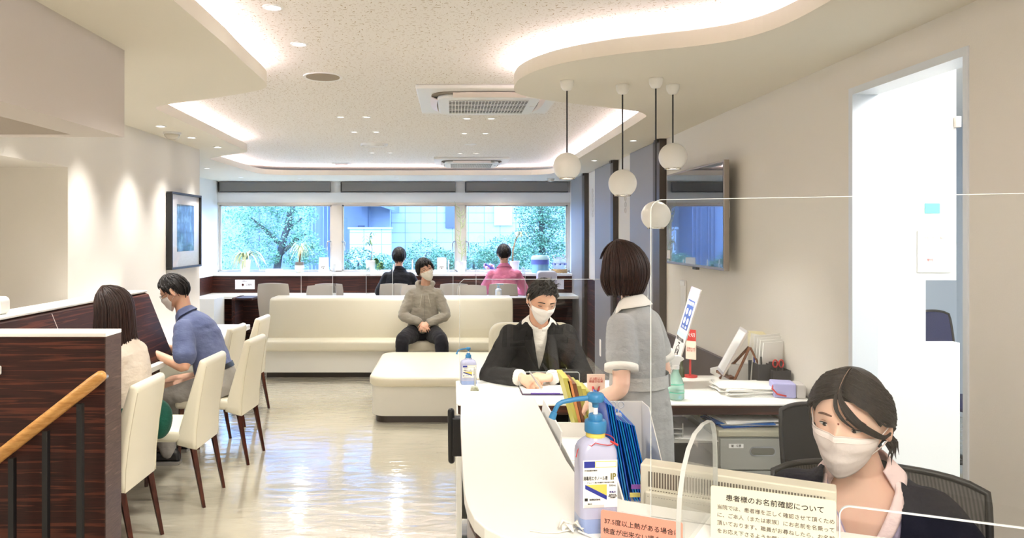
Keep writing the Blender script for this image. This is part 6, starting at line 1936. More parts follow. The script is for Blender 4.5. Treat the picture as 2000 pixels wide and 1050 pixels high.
    def eyes(s, open_=1.0, look=(0, 0)):
        for sd in (-1, 1):
            p0 = head_pt(sd * .36, .030, 0, s.fem); c = V((sd * .031, p0.y - .0065, .003))
            M = s.H @ Matrix.Translation(c) @ Matrix.Rotation(sd * radians(8), 4, 'Z').inverted() @ Matrix.Rotation(sd * radians(5), 4, 'Y').inverted()
            e = MB().ball((0, .0015, 0), (.0135, .0072, .0052 * max(.25, open_)), 20, M).build('eye', M_eye, s.root, smooth=True)
            if open_ > .3:
                MB().ball((look[0], .0048, look[1]), (.0055, .0052, .0050 * min(1, open_)), 16, M).build('iris', M_iris, e, smooth=True)
            lid = MB()
            a_ = [(-.0145, -.001 * 1, .001), (-.009, 0, .0038), (-.002, 0, .0054), (.006, 0, .0046), (.0125, 0, .0014), (.0155, 0, -.0012)]
            lid.tube([M @ V((x * sd, .0075 - 26 * x * x, z * max(.3, open_) + (0 if open_ > .4 else -.001))) for x, _, z in a_], [.0005, .0011, .0014, .0014, .0012, .0004], 8)
            lid.build('upper_lashes', M_hairb, e, smooth=True)
            if open_ > .3:
                cr = MB(); cr.tube([M @ V((x * sd, .0068 - 22 * x * x, z + .0042)) for x, _, z in a_[:-1]], [.0003, .0007, .0009, .0008, .0003], 6); cr.build('lid_crease', material('lid_skin', rgb(176, 120, 98), .6), e, smooth=True)

    def brows(s, mat, z=.0245, th=.0022):
        for sd in (-1, 1):
            P = []
            for x, dz in ((.013, .0034), (.023, .0038), (.036, .0025), (.047, -.001), (.056, -.005)):
                az = math.atan2(x / .0745, 1.0) * 1.18; el = math.asin((z + dz) / .113)
                P.append(s.hp(sd * az, el, .0012))
            MB().tube(P, [th * .7, th, th, th * .8, th * .3], 8, flat=.55, up=s.HR @ V((0, 1, 0))).build('eyebrow', mat, s.root, smooth=True)

    def glasses(s, mat, r=.0225, dz=0.0):
        o = MB()
        y0 = .0985
        for sd in (-1, 1):
            o.tube([s.H @ V((sd * .033 + r * 1.08 * cos(a), y0 - .006 * (abs(cos(a) * sd + 1) * .5) - .004, dz - .002 + r * .72 * sin(a))) for a in [2 * pi * i / 26 for i in range(27)]], .0014, 8)
            o.tube([s.H @ V((sd * .057, y0 - .008, dz + .004)), s.H @ V((sd * .079, .04, dz + .006)), s.H @ V((sd * .081, -.02, dz + .004)), s.H @ V((sd * .079, -.035, dz - .010))], .0014, 8)
        o.tube([s.H @ V((-.009, y0 - .003, dz + .002)), s.H @ V((0, y0 + .001, dz + .004)), s.H @ V((.009, y0 - .003, dz + .002))], .0014, 8)
        g = o.build('glasses', mat, s.root, smooth=True)
        return g

    def collar(s, mat, r0=.060, r1=.085, z0=.055, z1=.012, gap=.25, name='collar', fwd=0.0, pts=0.0, th=.003, vdrop=0.0):
        rows = []
        k = s.k
        ax = (s.u2 * .7 + (s.hc - s.nb).normalized() * .5).normalized(); f = (s.sf - ax * s.sf.dot(ax)).normalized(); r_ = f.cross(ax)
        n = 40
        for j in range(7):
            v = j / 6; row = []
            for i in range(n + 1):
                a = gap + (2 * pi - 2 * gap) * i / n     # 0 = front
                front = max(0, cos(a))
                rad = (r0 + (r1 - r0) * v ** .8) * k
                z = (z0 + (z1 - z0) * v - front * (.028 + .03 * v) - pts * v * front ** 6 - vdrop * front ** 2) * k
                row.append(s.nb + ax * z + f * (cos(a) * rad * 1.0 + fwd * v * front) + r_ * (sin(a) * rad * (1 + .25 * v)))
            rows.append(row)
        return MB().grid(rows, th).build(name, mat, s.root, smooth=True, fix=True)

    def shoe(s, sd, mat, yaw=0.0):
        a = s.leg[sd][2]; d_ = Matrix.Rotation(yaw, 3, 'Z') @ s.fw; r_ = d_.cross(V((0, 0, 1))); g = V((a.x, a.y, 0)); k = s.k
        sec = []
        for t, w, h in ((-.075, .028, .055), (-.06, .034, .085), (-.02, .036, .09), (.04, .040, .07), (.10, .045, .052), (.15, .042, .042), (.182, .028, .030)):
            sec.append((g + d_ * t * k + V((0, 0, h * k / 2 + .022)), r_ * w * k, V((0, 0, h * k / 2))))
        o = MB().loft(sec, 18).build('shoe', mat, s.root, smooth=True)
        q = [g + d_ * (t * k) + r_ * (w * k) for t, w in ((-.08, -.032), (-.08, .032), (.0, .040), (.10, .049), (.16, .044), (.19, .02), (.19, -.02), (.16, -.044), (.10, -.049), (.0, -.040))]
        MB().prism([(p.x, p.y) for p in q], .001, .021, 'z').build('sole', material('shoe_sole', rgb(140, 136, 130), .6), o)

    def buttons(s, mat, n, z0, z1, depth, name='button', x=0.0):
        pass


def short_bound(az):
    """hairline of a short haircut (elevation by azimuth)"""
    a = abs(az)
    pts_ = [(0, .72), (.5, .66), (.9, .42), (1.15, .18), (1.35, -.02), (1.5, -.18), (1.62, .12), (1.85, -.05), (2.1, -.40), (2.6, -.62), (3.15, -.66)]
    for (a0, e0), (a1, e1) in zip(pts_, pts_[1:]):
        if a <= a1: return e0 + (e1 - e0) * (a - a0) / (a1 - a0)
    return pts_[-1][1]


def fabric(name, col, col2=None, rough=.85, scale=500, stren=.15, sheen=.1):
    return material(name, col, rough, spec=.25, bump=(15, .6, (1, 1, 1.7), .016), var=(6, col2) if col2 else None, sheen=sheen)


# ---------------------------------------------------------------- woman in the cream sweater (left desk)
p = Person('woman with long brown hair in cream sweater and green skirt at the left desk', -1.795, 3.93, .535, pi / 2, lean=-.04, hunch=.12, scale=.98, shoulder=.138, head=(.15, .42, 0), fem=1)
p.set_arm(1, (-2.06, 3.98, .80), (.1, .5, -.9)); p.set_arm(-1, (-2.06, 3.64, .80), (.1, -.5, -.9))
p.hands = {1: ((-1, -.1, -.1), (0, 0, 1), (.3, .3, .35, .4, .3)), -1: ((-1, .1, -.1), (0, 0, 1), (.3, .3, .35, .4, .3))}
p.set_leg(1, (-2.20, 3.92, .08), (-1, 0, .6)); p.set_leg(-1, (-2.20, 3.70, .08), (-1, 0, .6))
p.body(M_skinw, .007)
mb = MB(); p.torso(mb, .014, lo=.02, w=1.02)
for sd in (1, -1): p.sleeve(mb, sd, .013, 0, .62, .006)
p.cloth('sweater', mb, fabric('cream_knit', rgb(216, 204, 188), rgb(204, 191, 174), .9, 300, .2, .1), wr=.004, fr=12, st=(1, 1, 1.6))
mb = MB(); p.torso(mb, .020, lo=-.11, top=False, hips=1.06)
for sd in (1, -1): p.trouser(mb, sd, .030, .62, flare=.03)
mb.tube([p.P + V((-.02, 0, -.05)), p.P + V((-.25, .02, -.03)), p.P + V((-.40, .02, -.06)), p.P + V((-.43, .02, -.22))], [.12, .13, .13, .12], 18, True, .7)
mb.ball((-1.655, 4.045, .575), (.075, .065, .115), 16)
p.cloth('skirt', mb, fabric('green_skirt', rgb(18, 84, 66), rgb(10, 62, 50), .8), wr=.006, fr=10, test=lambda c: c.z < p.waist.z + .0)
for sd in (1, -1): p.shoe(sd, M_black)
mb, path = p.hang(lambda a: -.235 + .03 * cos(a), .95, .012, M_hairbr, 260, 4, .007, .022, -.2, flick=.08)
mb.build('hair', M_hairbr, p.root, smooth=True)

# ---------------------------------------------------------------- man in the blue shirt (left desk)
p = Person('man with glasses in a blue short-sleeved shirt leaning over the left desk', -1.70, 5.20, .555, radians(88), lean=.33, hunch=.28, scale=1.03, shoulder=.160, head=(.10, .48, 0))
p.set_arm(1, (-2.12, 5.33, .775), (.35, .5, -.8)); p.set_arm(-1, (-2.06, 4.98, .785), (.55, -.45, -.75))
p.hands = {1: ((-1, -.2, -.1), (0, 0, 1), (.4, .45, .5, .5, .3)), -1: ((-1, .25, -.1), (0, 0, 1), (.4, .45, .5, .5, .3))}
p.set_leg(1, (-2.05, 5.34, .09), (-1, 0, .7)); p.set_leg(-1, (-2.0, 5.05, .09), (-1, 0, .7))
p.body(M_skin, .006)
M_bshirt = fabric('blue_shirt', rgb(104, 114, 148), rgb(84, 94, 130), .85)
mb = MB(); p.torso(mb, .016, lo=.015, w=1.12, chest=1.08)
for sd in (1, -1): p.sleeve(mb, sd, .016, 0, .35, .018)
p.cloth('shirt', mb, M_bshirt, wr=.007, fr=9, st=(1, 1, 1.4), test=lambda c: (c - p.P).dot(p.u1) > .082)
p.collar(M_bshirt, .062, .088, .060, .012, .35)
mb = MB(); p.torso(mb, .012, lo=-.11, top=False, w=1.08, hips=1.02)
for sd in (1, -1): p.trouser(mb, sd, .014)
M_gtr = fabric('grey_trousers', rgb(162, 158, 152), rgb(140, 136, 132), .9)
p.cloth('trousers', mb, M_gtr, wr=.006, fr=12, st=(1.4, 1.4, 1), test=lambda c: (c - p.P).dot(p.u1) < .085)
mb = MB(); mb.loft([(p.P + p.u1 * .066, p.rt * .180, p.f1 * .135), (p.P + p.u1 * .102, p.rt * .176, p.f1 * .132)], 40, cap=False); mb.build('belt', M_black, p.root, smooth=True)
for sd in (1, -1): p.shoe(sd, M_dark)
p.cap('hair', short_bound, lambda a, t: .012 + .007 * (1 - t) + .004 * max(0, cos(a)), M_hairb, 220, .35, 5, .006, lambda a: .3 if a > 0 else -.1)
p.mask(); p.eyes(.6); p.brows(M_hairb); p.glasses(M_black)

# ---------------------------------------------------------------- man in the grey hoodie on the bench
p = Person('man in a grey hoodie and black trousers sitting on the long bench', -.335, 8.09, .525, pi, lean=-.06, hunch=.12, scale=.97, shoulder=.148, head=(.30, -.06, .32), side=-.05, hs=1.08)
hx = -.325
p.set_arm(1, (-.355, 7.90, .640), (-.9, .1, -.4)); p.set_arm(-1, (-.275, 7.895, .640), (.9, .1, -.4))
p.hands = {1: ((.55, -.72, -.45), (-.3, -.35, .8), (.35, .4, .45, .5, .3)), -1: ((-.50, -.72, -.50), (.3, -.35, .8), (.5, .55, .6, .6, .3))}
p.set_leg(1, (-.55, 7.66, .09), (-.3, -1, .8)); p.set_leg(-1, (-.10, 7.66, .09), (.3, -1, .8))
p.body(M_skin, .0045)
M_hood = fabric('grey_jersey', rgb(160, 154, 140), rgb(138, 132, 120), .95, 260, .25, .3)
mb = MB(); p.torso(mb, .020, lo=-.02, w=1.10)
for sd in (1, -1): p.sleeve(mb, sd, .017, 0, .97, .0)
q = p.nb + V((0, 0, .02))
mb.tube([q + V((.088 * sin(a), -.078 * cos(a) + .012, .022 - .105 * max(0, cos(a)) ** 1.5)) for a in [.34 + (2 * pi - .68) * i / 20 for i in range(21)]], [.016 + .020 * sin(pi * i / 20) for i in range(21)], 12, True)
ho = p.cloth('hoodie', mb, M_hood, .007, 5, wr=.007, fr=13, st=(1, 1, 1.7))
bv = BVHTree.FromPolygons([(wm(ho) @ v.co)[:] for v in ho.data.vertices], [tuple(f.vertices) for f in ho.data.polygons])
def on_front(bv, x, z, y0, d=(0, 1, 0), off=.003):
    h = bv.ray_cast(V((x, y0, z)), V(d))
    return h[0] - V(d) * off if h[0] else None
Z_ = [v for v in (on_front(bv, p.nb.x + .0, z, 7.2) for z in [p.nb.z - .09 - .028 * i for i in range(13)]) if v]
if len(Z_) > 3: MB().tube(Z_, .003, 6).build('zip', material('zip_grey', rgb(120, 116, 108), .6), ho)
for dx in (-.03, .035):
    Z_ = [v for v in (on_front(bv, p.nb.x + dx * (1 + .12 * i), p.nb.z - .07 - .02 * i, 7.2, off=.004) for i in range(8)) if v]
    if len(Z_) > 3: MB().tube(Z_, .0035, 6, True).build('drawstring', material('drawstring', rgb(196, 190, 176), .8), ho)
mb = MB(); mb.loft([(p.nb + V((0, -.035, -.060)), V((.05, 0, 0)), V((0, .055, 0))), (p.nb + V((0, -.014, .012)), V((.058, 0, 0)), V((0, .060, 0)))], 20); mb.build('tee_shirt', M_paper, p.root, smooth=True)
mb = MB(); p.torso(mb, .012, lo=-.10, top=False)
for sd in (1, -1): p.trouser(mb, sd, .016)
p.cloth('trousers', mb, fabric('black_trousers', rgb(34, 33, 38), rgb(24, 23, 28), .9), wr=.006, fr=12, test=lambda c: c.z < .70)
for sd in (1, -1): p.shoe(sd, M_dark)
def fr_bound(az):
    a = abs(az); return (.42 + .06 * sin(az * 9)) if a < .75 else short_bound(az) - (.10 if 1.0 < a < 1.6 else 0)
p.cap('hair', fr_bound, lambda a, t: .021 + .008 * (1 - t), M_hairb, 300, .45, 8, .0065, lambda a: .25)
p.mask(material('mask_grey', rgb(236, 230, 216), .8, bump=(70, .12))); p.eyes(.8); p.brows(M_hairb); p.glasses(M_black)

# ---------------------------------------------------------------- two people at the window, seen from behind
p = Person('person with short black hair in a black jacket sitting at the window desk', -.76, 10.04, .58, 0, lean=.10, hunch=.12, scale=1.02, shoulder=.160, head=(0, .25, 0), hs=1.07)
for sd in (1, -1):
    p.set_arm(sd, (-.76 + sd * .16, 10.42, .80), (sd * .7, -.2, -.7)); p.hands[sd] = ((-sd * .3, 1, 0), (0, 0, 1), (.3, .3, .3, .3, .3)); p.set_leg(sd, (-.76 + sd * .12, 10.33, .09), (0, 1, .7))
p.body(M_skin, .009)
mb = MB(); p.torso(mb, .022, w=1.1)
for sd in (1, -1): p.sleeve(mb, sd, .020, 0, .97)
p.cloth('jacket', mb, fabric('black_jacket', rgb(27, 27, 33), rgb(20, 20, 26), .8), .011, wr=.006, fr=9)
p.collar(MATS['black_jacket'], .062, .085, .060, .012, .4)
mb = MB(); p.torso(mb, .012, lo=-.10, top=False)
for sd in (1, -1): p.trouser(mb, sd, .014); p.shoe(sd, M_dark)
p.cloth('trousers', mb, MATS['black_trousers'], .011, wr=0)
p.cap('hair', lambda a: short_bound(a) - (.1 if abs(a) > 1.8 else 0), lambda a, t: .020 + .006 * (1 - t), M_hairb, 240, .4, 11, .007)
p = Person('person with short black hair in a pink shirt sitting at the window desk', .73, 10.04, .60, 0, lean=.08, hunch=.14, scale=1.05, shoulder=.160, head=(.08, .20, 0), hs=1.05)
for sd in (1, -1):
    p.set_arm(sd, (.73 + sd * .17, 10.42, .80), (sd * .7, -.2, -.7)); p.hands[sd] = ((-sd * .3, 1, 0), (0, 0, 1), (.3, .3, .3, .3, .3)); p.set_leg(sd, (.73 + sd * .12, 10.33, .09), (0, 1, .7))
p.body(M_skin, .009)
M_pink = fabric('pink_shirt', rgb(232, 142, 172), rgb(218, 124, 158), .85)
mb = MB(); p.torso(mb, .020, w=1.1)
for sd in (1, -1): p.sleeve(mb, sd, .020, 0, .95)
p.cloth('shirt', mb, M_pink, .010, wr=.007, fr=9, st=(1, 1, 1.5))
p.collar(M_pink, .062, .085, .066, .012, .4)
mb = MB(); p.torso(mb, .012, lo=-.10, top=False)
for sd in (1, -1): p.trouser(mb, sd, .014); p.shoe(sd, M_dark)
p.cloth('trousers', mb, MATS['black_trousers'], .011, wr=0)
p.cap('hair', short_bound, lambda a, t: .018 + .008 * (1 - t), M_hairb, 240, .4, 12, .007)

# ---------------------------------------------------------------- man in the dark suit writing at the desk
p = Person('man in a dark suit and white mask writing at the reception desk', .50, 4.345, .618, pi, lean=.26, hunch=.24, scale=.985, shoulder=.160, head=(.20, .46, -.08), headoff=(.0, -.02, -.01))
p.set_arm(1, (.368, 3.845, .850), (-.75, .35, -.5), .30, .27); p.set_arm(-1, (.527, 3.875, .842), (.85, .35, -.4), .30, .27)
p.hands = {1: ((.55, -.75, -.20), (-.35, -.25, .85), (.55, .65, .75, .8, .5)), -1: ((-.85, -.45, .10), (.15, -.35, .9), (.30, .35, .4, .45, .2))}
p.set_leg(1, (.40, 4.16, .09), (-.1, -1, .6)); p.set_leg(-1, (.62, 4.16, .09), (.1, -1, .6))
p.body(M_skin, .0042)
M_suit = fabric('charcoal_suit', rgb(35, 33, 31), rgb(27, 25, 24), .85, 420, .03, 0)
M_shirt = fabric('white_shirt', rgb(236, 232, 222), None, .7, 300, .05)
iR = p.R.transposed()
def vneck(c, w0=.044, len_=.24, top=.02):
    l = iR @ (c - p.nb)
    if (c - p.nb).dot(p.f2) < -.005: return False
    d_ = -(c - p.nb).dot(p.u2) + top
    return 0 < d_ + .05 and d_ < len_ and abs(l.x - .0) < w0 * (1 - max(0, d_) / len_)
mb = MB(); p.torso(mb, .011, lo=.05); sh = p.cloth('shirt', mb, M_shirt, .007, 5, wr=.003, fr=12)
p.collar(M_shirt, .062, .082, .062, .022, .16, pts=.022)
mb = MB(); p.torso(mb, .026, lo=-.08, w=1.14)
for sd in (1, -1):
    p.sleeve(mb, sd, .021, 0, .91)
    mb.ball(p.sh[sd] + V((0, 0, .016)) + p.rt * sd * .006, .068, 16)
jk = p.cloth('jacket', mb, M_suit, .0065, 14, wr=.006, fr=10, st=(1, 1, 1.2), test=lambda c: not vneck(c))
for sd in (1, -1):
    Q, R_ = p.sleeve(MB(), sd, .010, .88, .985); MB().tube(Q, [r + .004 for r in R_], 18).build('shirt_cuff', M_shirt, p.root, smooth=True)
# lapels and collar of the jacket follow its opening
bvj = BVHTree.FromPolygons([(wm(jk) @ v.co)[:] for v in jk.data.vertices], [tuple(f.vertices) for f in jk.data.polygons])
for sd in (1, -1):
    rows = []
    for i in range(14):
        f_ = i / 13; d_ = .24 * f_ - .02
        w_in = .044 * (1 - max(0, d_) / .24) + .002; wo = w_in + (.050 * sin(pi * min(1, f_ * .75 + .28)) ** .8) * (1 - .9 * f_ ** 3)
        row = []
        for j in range(6):
            x = w_in + (wo - w_in) * j / 5
            o_ = p.nb - p.u2 * (d_ + .0) + p.rt * (sd * x) + p.f2 * .4
            h = bvj.find_nearest(p.nb - p.u2 * d_ + p.rt * (sd * x) + p.f2 * .125)
            hr = bvj.ray_cast(o_, -p.f2)
            q = hr[0] if hr[0] is not None and (hr[0] - o_).length < .5 and (hr[0] - p.nb).dot(p.f2) > -.02 else h[0]
            row.append(q + p.f2 * (.006 + .004 * sin(pi * j / 5)))
        rows.append(row)
    for _ in range(2):
        rows = [[(rows[max(0, i - 1)][j] + rows[i][j] * 2 + rows[min(len(rows) - 1, i + 1)][j]) / 4 if 0 < i < len(rows) - 1 else rows[i][j] for j in range(6)] for i in range(len(rows))]
    MB().grid(rows, .003).build('lapel', M_suit, jk, smooth=True, fix=True)
p.collar(M_suit, .072, .098, .050, .0, .75, 'jacket_collar', th=.005)
mb = MB(); p.torso(mb, .012, lo=-.10, top=False)
for sd in (1, -1): p.trouser(mb, sd, .014); p.shoe(sd, M_black)
p.cloth('trousers', mb, M_suit, .011, wr=0, test=lambda c: c.z < .73)
w_ = p.arm[-1][2]; f_ = V(p.hands[-1][0]).normalized(); wc = w_ - f_ * .020
t_ = f_.orthogonal().normalized()
wt = MB().loft([(wc - f_ * .010, t_ * .034, t_.cross(f_) * .034), (wc + f_ * .010, t_ * .034, t_.cross(f_) * .034)], 24, cap=False).build('watch', M_steel, p.root, smooth=True)
nn = V((.15, -.55, .8)); nn = (nn - f_ * nn.dot(f_)).normalized()
MB().loft([(wc + nn * .034, f_ * .017, f_.cross(nn) * .017), (wc + nn * .040, f_ * .016, f_.cross(nn) * .016)], 20).build('watch_face', M_white, wt)
w_ = p.arm[1][2]; f_ = V(p.hands[1][0]).normalized(); pc = w_ + f_ * .115 + V((.012, 0, .008))
tag(MB().tube([pc + V((.028, -.018, -.045)), pc + V((-.040, .026, .058))], [.0035, .0042], 10, True).build('pen', M_steel, smooth=True), 'silver pen in the right hand of the man in the suit', 'pen')
def suit_bound(az):
    a = abs(az); return (.66 if a < .4 else short_bound(az))
def tufts(mb):
    rr = random.Random(9)
    for i in range(70):
        az = rr.uniform(-1.2, 1.2); el = rr.uniform(.75, 1.4); a = p.hp(az, el, .012)
        d_ = (a - p.hc).normalized(); t2 = V((rr.uniform(-1, 1), rr.uniform(-1, 1), rr.uniform(-.3, .6)))
        mb.tube([a, a + d_ * .014 + t2 * .008, a + d_ * .020 + t2 * .024], [.0050, .0038, .0006], 6, flat=.6)
p.cap('hair', suit_bound, lambda a, t: .011 + .013 * (1 - t) * max(.3, cos(a)), M_hairb, 240, .35, 14, .0055, lambda a: .3, extra=tufts)
p.mask(); p.eyes(.28); p.brows(M_hairb, th=.003)

# ---------------------------------------------------------------- nurse standing with her back to us
NX, NY = .815, 3.13
p = Person('nurse with a brown bob in a pale grey dress standing, seen from behind', NX, NY, .825, radians(50), lean=.02, hunch=.10, scale=.925, shoulder=.138, head=(.22, .22, 0), fem=1)
fw, rt = p.fw, p.rt
p.set_arm(-1, V((NX, NY, .885)) + fw * .17 - rt * .13, -fw * .9 - rt * .5); p.set_arm(1, V((NX, NY, .885)) + fw * .17 + rt * .13, -fw * .9 + rt * .5)
p.hands = {-1: (fw * .6 + rt * .6 - V((0, 0, .5)), fw * .3 - rt * .5 + V((0, 0, .5)), (.35, .4, .4, .45, .3)), 1: (fw * .6 - rt * .6 - V((0, 0, .5)), fw * .3 + rt * .5 + V((0, 0, .5)), (.35, .4, .4, .45, .3))}
for sd in (1, -1): p.set_leg(sd, V((NX, NY, .085)) + rt * sd * .09, fw, .41, .40)
p.body(M_skinw, .006)
M_uni = fabric('nurse_grey', rgb(172, 173, 172), rgb(160, 162, 162), .85, 320, .1)
M_trimw = fabric('nurse_white', rgb(240, 236, 228), None, .8, 320, .08)
mb = MB(); p.torso(mb, .014, lo=.02, w=.98)
for sd in (1, -1): p.sleeve(mb, sd, .015, 0, .26, .010)
c = V((NX, NY, 0))
mb.loft([(c + V((0, 0, z)), rt * rx, fw * ry) for z, rx, ry in ((1.02, .132, .102), (.946, .146, .116), (.85, .166, .134), (.76, .172, .140), (.65, .173, .142), (.55, .176, .145), (.40, .180, .148))], 36)
dr = p.cloth('dress', mb, M_uni, .008, 6, wr=.006, fr=8, st=(1.6, 1.6, .35))
for sd in (1, -1):
    Q, R_ = p.sleeve(MB(), sd, .016, .29, .37, .002); MB().tube(Q, [r + .011 for r in R_], 20).build('sleeve_cuff', M_trimw, p.root, smooth=True)
p.collar(M_trimw, .058, .092, .058, .004, .30)
bz = .988
MB().loft([(c + V((0, 0, bz - .027)), rt * .154, fw * .122), (c + V((0, 0, bz)), rt * .152, fw * .120), (c + V((0, 0, bz + .027)), rt * .152, fw * .119)], 44, cap=False).build('waist_belt', fabric('nurse_belt', rgb(184, 185, 183), None, .8, 300, .1), p.root, smooth=True)
MB().tube([c + V((0, 0, bz - .027)) - fw * .118 + rt * .05, c + V((0, 0, bz + .027)) - fw * .116 + rt * .05], .004, 8).build('belt_loop', M_uni, p.root)
b_ = p.chest + p.f2 * .13 - p.rt * .09
MB().prism(rr_poly(-.025, .025, -.04, .03, .006), 0, .004, 'z', M=frame(b_, fw * .5 + rt * .8, V((0, 0, 1)))).build('name_badge', M_paper, p.root)
pk = c + V((0, 0, .83)) - rt * .156 + fw * .04
MB().grid([[pk + fw * (.075 * u) + V((0, 0, .07 - .15 * v)) - rt * (.020 + .018 * (1 - u * u)) for u in [-1 + .25 * i for i in range(9)]] for v in [j / 5 for j in range(6)]], .003).build('pocket', M_uni, p.root, smooth=True, fix=True)
for sd in (1, -1): p.shoe(sd, M_white)
mb, path = p.hang(lambda a: -.128 + .016 * cos(a), .80, .016, M_hairbr, 320, 6, .006, .024, .55)
rr = random.Random(2)
for i in range(40):
    az = rr.uniform(-.8, .8); P_ = [p.hp(az + .10 * k, radians(88 - 12 * k), .022) for k in range(6)]
    mb.tube(P_, [.006, .007, .007, .006, .004, .001], 6, flat=.5)
mb.build('hair', M_hairbr, p.root, smooth=True)
p.mask()

# ---------------------------------------------------------------- receptionist in the foreground
p = Person('receptionist in navy cardigan and white mask seated at the foreground counter', 1.013, 1.775, .552, math.atan2(.50, -.86), lean=.10, hunch=.10, scale=.97, shoulder=.140, head=(-.27, .12, -.08), fem=1, neck=.052, headoff=(-.028, -.015, .0))
for sd in (1, -1):
    p.set_arm(sd, V((1.013, 1.775, .755)) + p.fw * .25 + p.rt * sd * .14, p.rt * sd * .8 - V((0, 0, .7)) - p.fw * .2)
    p.hands[sd] = (p.fw - p.rt * sd * .3, V((0, 0, 1)), (.4, .4, .4, .4, .3)); p.set_leg(sd, V((1.013, 1.775, .085)) + p.fw * .42 + p.rt * sd * .12, p.fw + V((0, 0, .7)))
p.body(M_skinw, .0036, sm=4)
M_scrub = fabric('lilac_scrub', rgb(196, 182, 208), rgb(184, 170, 198), .85, 300, .1)
M_pcol = fabric('pink_collar', rgb(246, 222, 222), None, .85, 300, .08)
M_navy = fabric('navy_knit', rgb(24, 25, 42), rgb(17, 18, 31), .95, 420, .25, 0)
mb = MB(); p.torso(mb, .012, lo=-.05, w=1.0)
for sd in (1, -1): p.sleeve(mb, sd, .010, 0, .4)
scr = p.cloth('scrub_top', mb, M_scrub, .007, 5, wr=.004, fr=11, test=lambda c: not ((c - p.nb).dot(p.u2) > -.15 and abs((c - p.nb).dot(p.sr)) < .070 + .45 * ((c - p.nb).dot(p.u2)) and (c - p.nb).dot(p.f2) > 0))
p.collar(M_pcol, .060, .077, .058, .012, .95, th=.004)
bvs = BVHTree.FromPolygons([(wm(scr) @ v.co)[:] for v in scr.data.vertices], [tuple(f.vertices) for f in scr.data.polygons])
for sd in (-1, 1):
    rows = []
    for i in range(18):
        t_ = i / 17
        x_in = .062 * (1 - t_) ** .85 + .002; dd = -.052 + .177 * t_ ** 1.05; wd = .046 * sin(pi * min(1, .28 + .62 * t_)) ** .7
        row = []
        for j in range(7):
            x = x_in + wd * j / 6; dj = dd + .010 * (j / 6) * (1 - t_)
            q = p.nb + p.sr * sd * x - p.u2 * dj + p.f2 * (.02 + .095 * min(1, t_ * 1.6))
            h = bvs.find_nearest(q)
            q2 = h[0] if (h[0] - q).length < .05 else q
            row.append(q2 + p.f2 * (.007 + .003 * sin(pi * j / 6)) + (p.sr * sd * .002))
        rows.append(row)
    for _ in range(4):
        rows = [[(rows[i - 1][j] + rows[i][j] * 2 + rows[i + 1][j]) / 4 if 0 < i < len(rows) - 1 else rows[i][j] for j in range(7)] for i in range(len(rows))]
    MB().grid(rows, .004).build('collar_front', M_pcol, p.root, smooth=True, fix=True)
mb = MB(); p.torso(mb, .026, lo=-.08, w=1.12)
for sd in (1, -1):
    p.sleeve(mb, sd, .020, 0, .95); mb.ball(p.sh[sd], .062, 16)
def open_front(c):
    d_ = c - p.nb; x = abs(d_.dot(p.sr)); z = -d_.dot(p.u2)
    return d_.dot(p.f2) > .0 and x < .080 - .03 * max(0, z - .02) / .4 and z < .5
p.cloth('cardigan', mb, M_navy, .0065, 12, wr=.005, fr=12, test=lambda c: not open_front(c))
mb = MB(); p.torso(mb, .012, lo=-.10, top=False)
for sd in (1, -1): p.trouser(mb, sd, .014); p.shoe(sd, M_white)
p.cloth('trousers', mb, M_scrub, .011, wr=0, test=lambda c: c.z < .62)


def rec_bound(az):
    a = abs(az)
    pts_ = [(0, .62), (.35, .60), (.75, .46), (1.05, .22), (1.25, .02), (1.45, .10), (1.7, .16), (1.9, -.22), (2.3, -.55), (3.15, -.62)]
    for (a0, e0), (a1, e1) in zip(pts_, pts_[1:]):
        if a <= a1: return e0 + (e1 - e0) * (a - a0) / (a1 - a0)
    return pts_[-1][1]


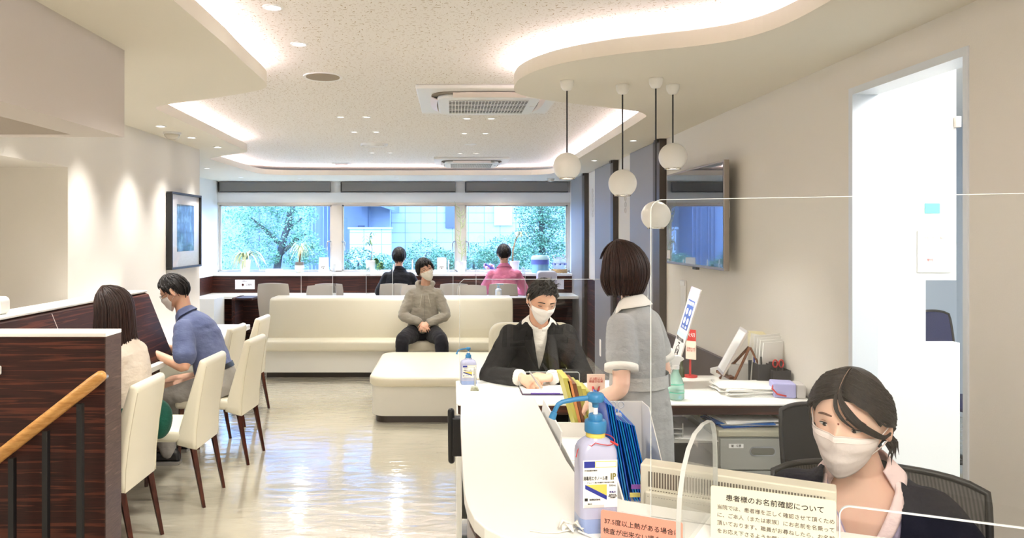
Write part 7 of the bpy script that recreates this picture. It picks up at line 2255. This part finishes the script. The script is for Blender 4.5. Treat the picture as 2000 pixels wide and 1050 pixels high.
def rec_extra(mb):
    rr = random.Random(21)
    # hair combed from the parting back to the nape
    for i in range(420):
        f_ = rr.random(); sd = rr.choice((-1, 1)); el0 = radians(42 + 46 * f_)
        az0 = .08 + sd * .05; az1 = sd * rr.uniform(1.75, 2.9); el1 = rec_bound(az1) + rr.uniform(-.05, .45)
        P = []
        for k in range(9):
            s_ = k / 8; az = az0 + (az1 - az0) * s_; el = el0 + (el1 - el0) * s_ ** 1.4 + .30 * sin(pi * s_) * (f_ - .35)
            el = max(el, rec_bound(az) - .02)
            P.append(p.hp(az, el, .0125 + rr.uniform(-.002, .002) + .004 * sin(pi * s_)))
        mb.tube(P, [.0014, .0030, .0036, .0038, .0038, .0036, .0034, .0028, .001], 5, flat=.6)
    # the fringe swept over her left eye to the ear
    for i in range(46):
        j = rr.gauss(0, 1)
        key = [(.07, .95), (.03 - .02 * j, .66), (-.22 - .03 * j, .40 + .035 * j), (-.52 - .02 * j, .19 + .035 * j), (-.88, .03 + .03 * j), (-1.20, -.10 + .02 * j), (-1.42, -.06 + .02 * j)]
        P = [p.hp(a, e, .012 + (.009 if 1 <= k <= 4 else .004) + rr.uniform(-.0015, .0015)) for k, (a, e) in enumerate(key)]
        Q, R_ = dense([V(q) for q in P], [.0012, .0020, .0021, .0020, .0018, .0014, .0006], 3)
        mb.tube(Q, R_, 5, flat=.7)
    for i in range(16):   # a finer curtain towards the middle of the brow
        j = rr.uniform(-1, 1)
        key = [(.10, .90), (.16 + .04 * j, .66), (.06 + .05 * j, .42), (-.16 + .05 * j, .24), (-.40 + .04 * j, .10 + .02 * j)]
        Q, R_ = dense([p.hp(a, e, .014) for a, e in key], [.001, .0014, .0013, .001, .0004], 4); mb.tube(Q, R_, 5)
    for i in range(26):   # strands on her right temple
        j = rr.uniform(-1, 1); key = [(.20, .9), (.75, .62 + .05 * j), (1.10 + .04 * j, .30), (1.28 + .03 * j, .0), (1.33, -.22 + .06 * j)]
        Q, R_ = dense([p.hp(a, e, .013) for a, e in key], [.0012, .002, .002, .0018, .0005], 4); mb.tube(Q, R_, 5)
    # little tail behind the left ear
    for i in range(16):
        a = p.hp(-1.95 + rr.uniform(-.12, .2), -.32 + rr.uniform(-.1, .1), .010); d_ = p.HR @ V((-.012 + rr.uniform(-.01, .012), -.01, -.034 + rr.uniform(-.02, .015)))
        mb.tube([a, a + d_ * .5 + p.HR @ V((-.006, -.004, 0)), a + d_], [.0028, .0022, .0004], 5)


p.cap('hair', rec_bound, lambda a, t: .010 + .004 * (1 - t), material('soft_black_hair', rgb(24, 18, 16), .5, spec=.3, var=(26, rgb(44, 34, 29), (6, 6, .7))), 0, .4, 15, .004, extra=rec_extra)
pa = [p.hp(.085, radians(e), .0185) for e in (40, 52, 64, 76, 86)]
MB().tube(pa, [.0003, .0007, .0009, .0007, .0003], 6, flat=.5).build('hair_parting', material('scalp', rgb(150, 124, 108), .7), p.root, smooth=True)
p.mask(material('mask_pinkish', rgb(246, 234, 230), .8, bump=(70, .12)), 68, -.122)
p.eyes(.82, (.0004, -.0006)); p.brows(material('brow_brown', rgb(120, 84, 68), .8), .0262, .0027)
MB().ball((0, 0, 0), .0022, 8, Matrix.Translation(p.hp(-.02, .15, .0012))).build('mole', material('mole', rgb(150, 84, 68), .7), p.root)
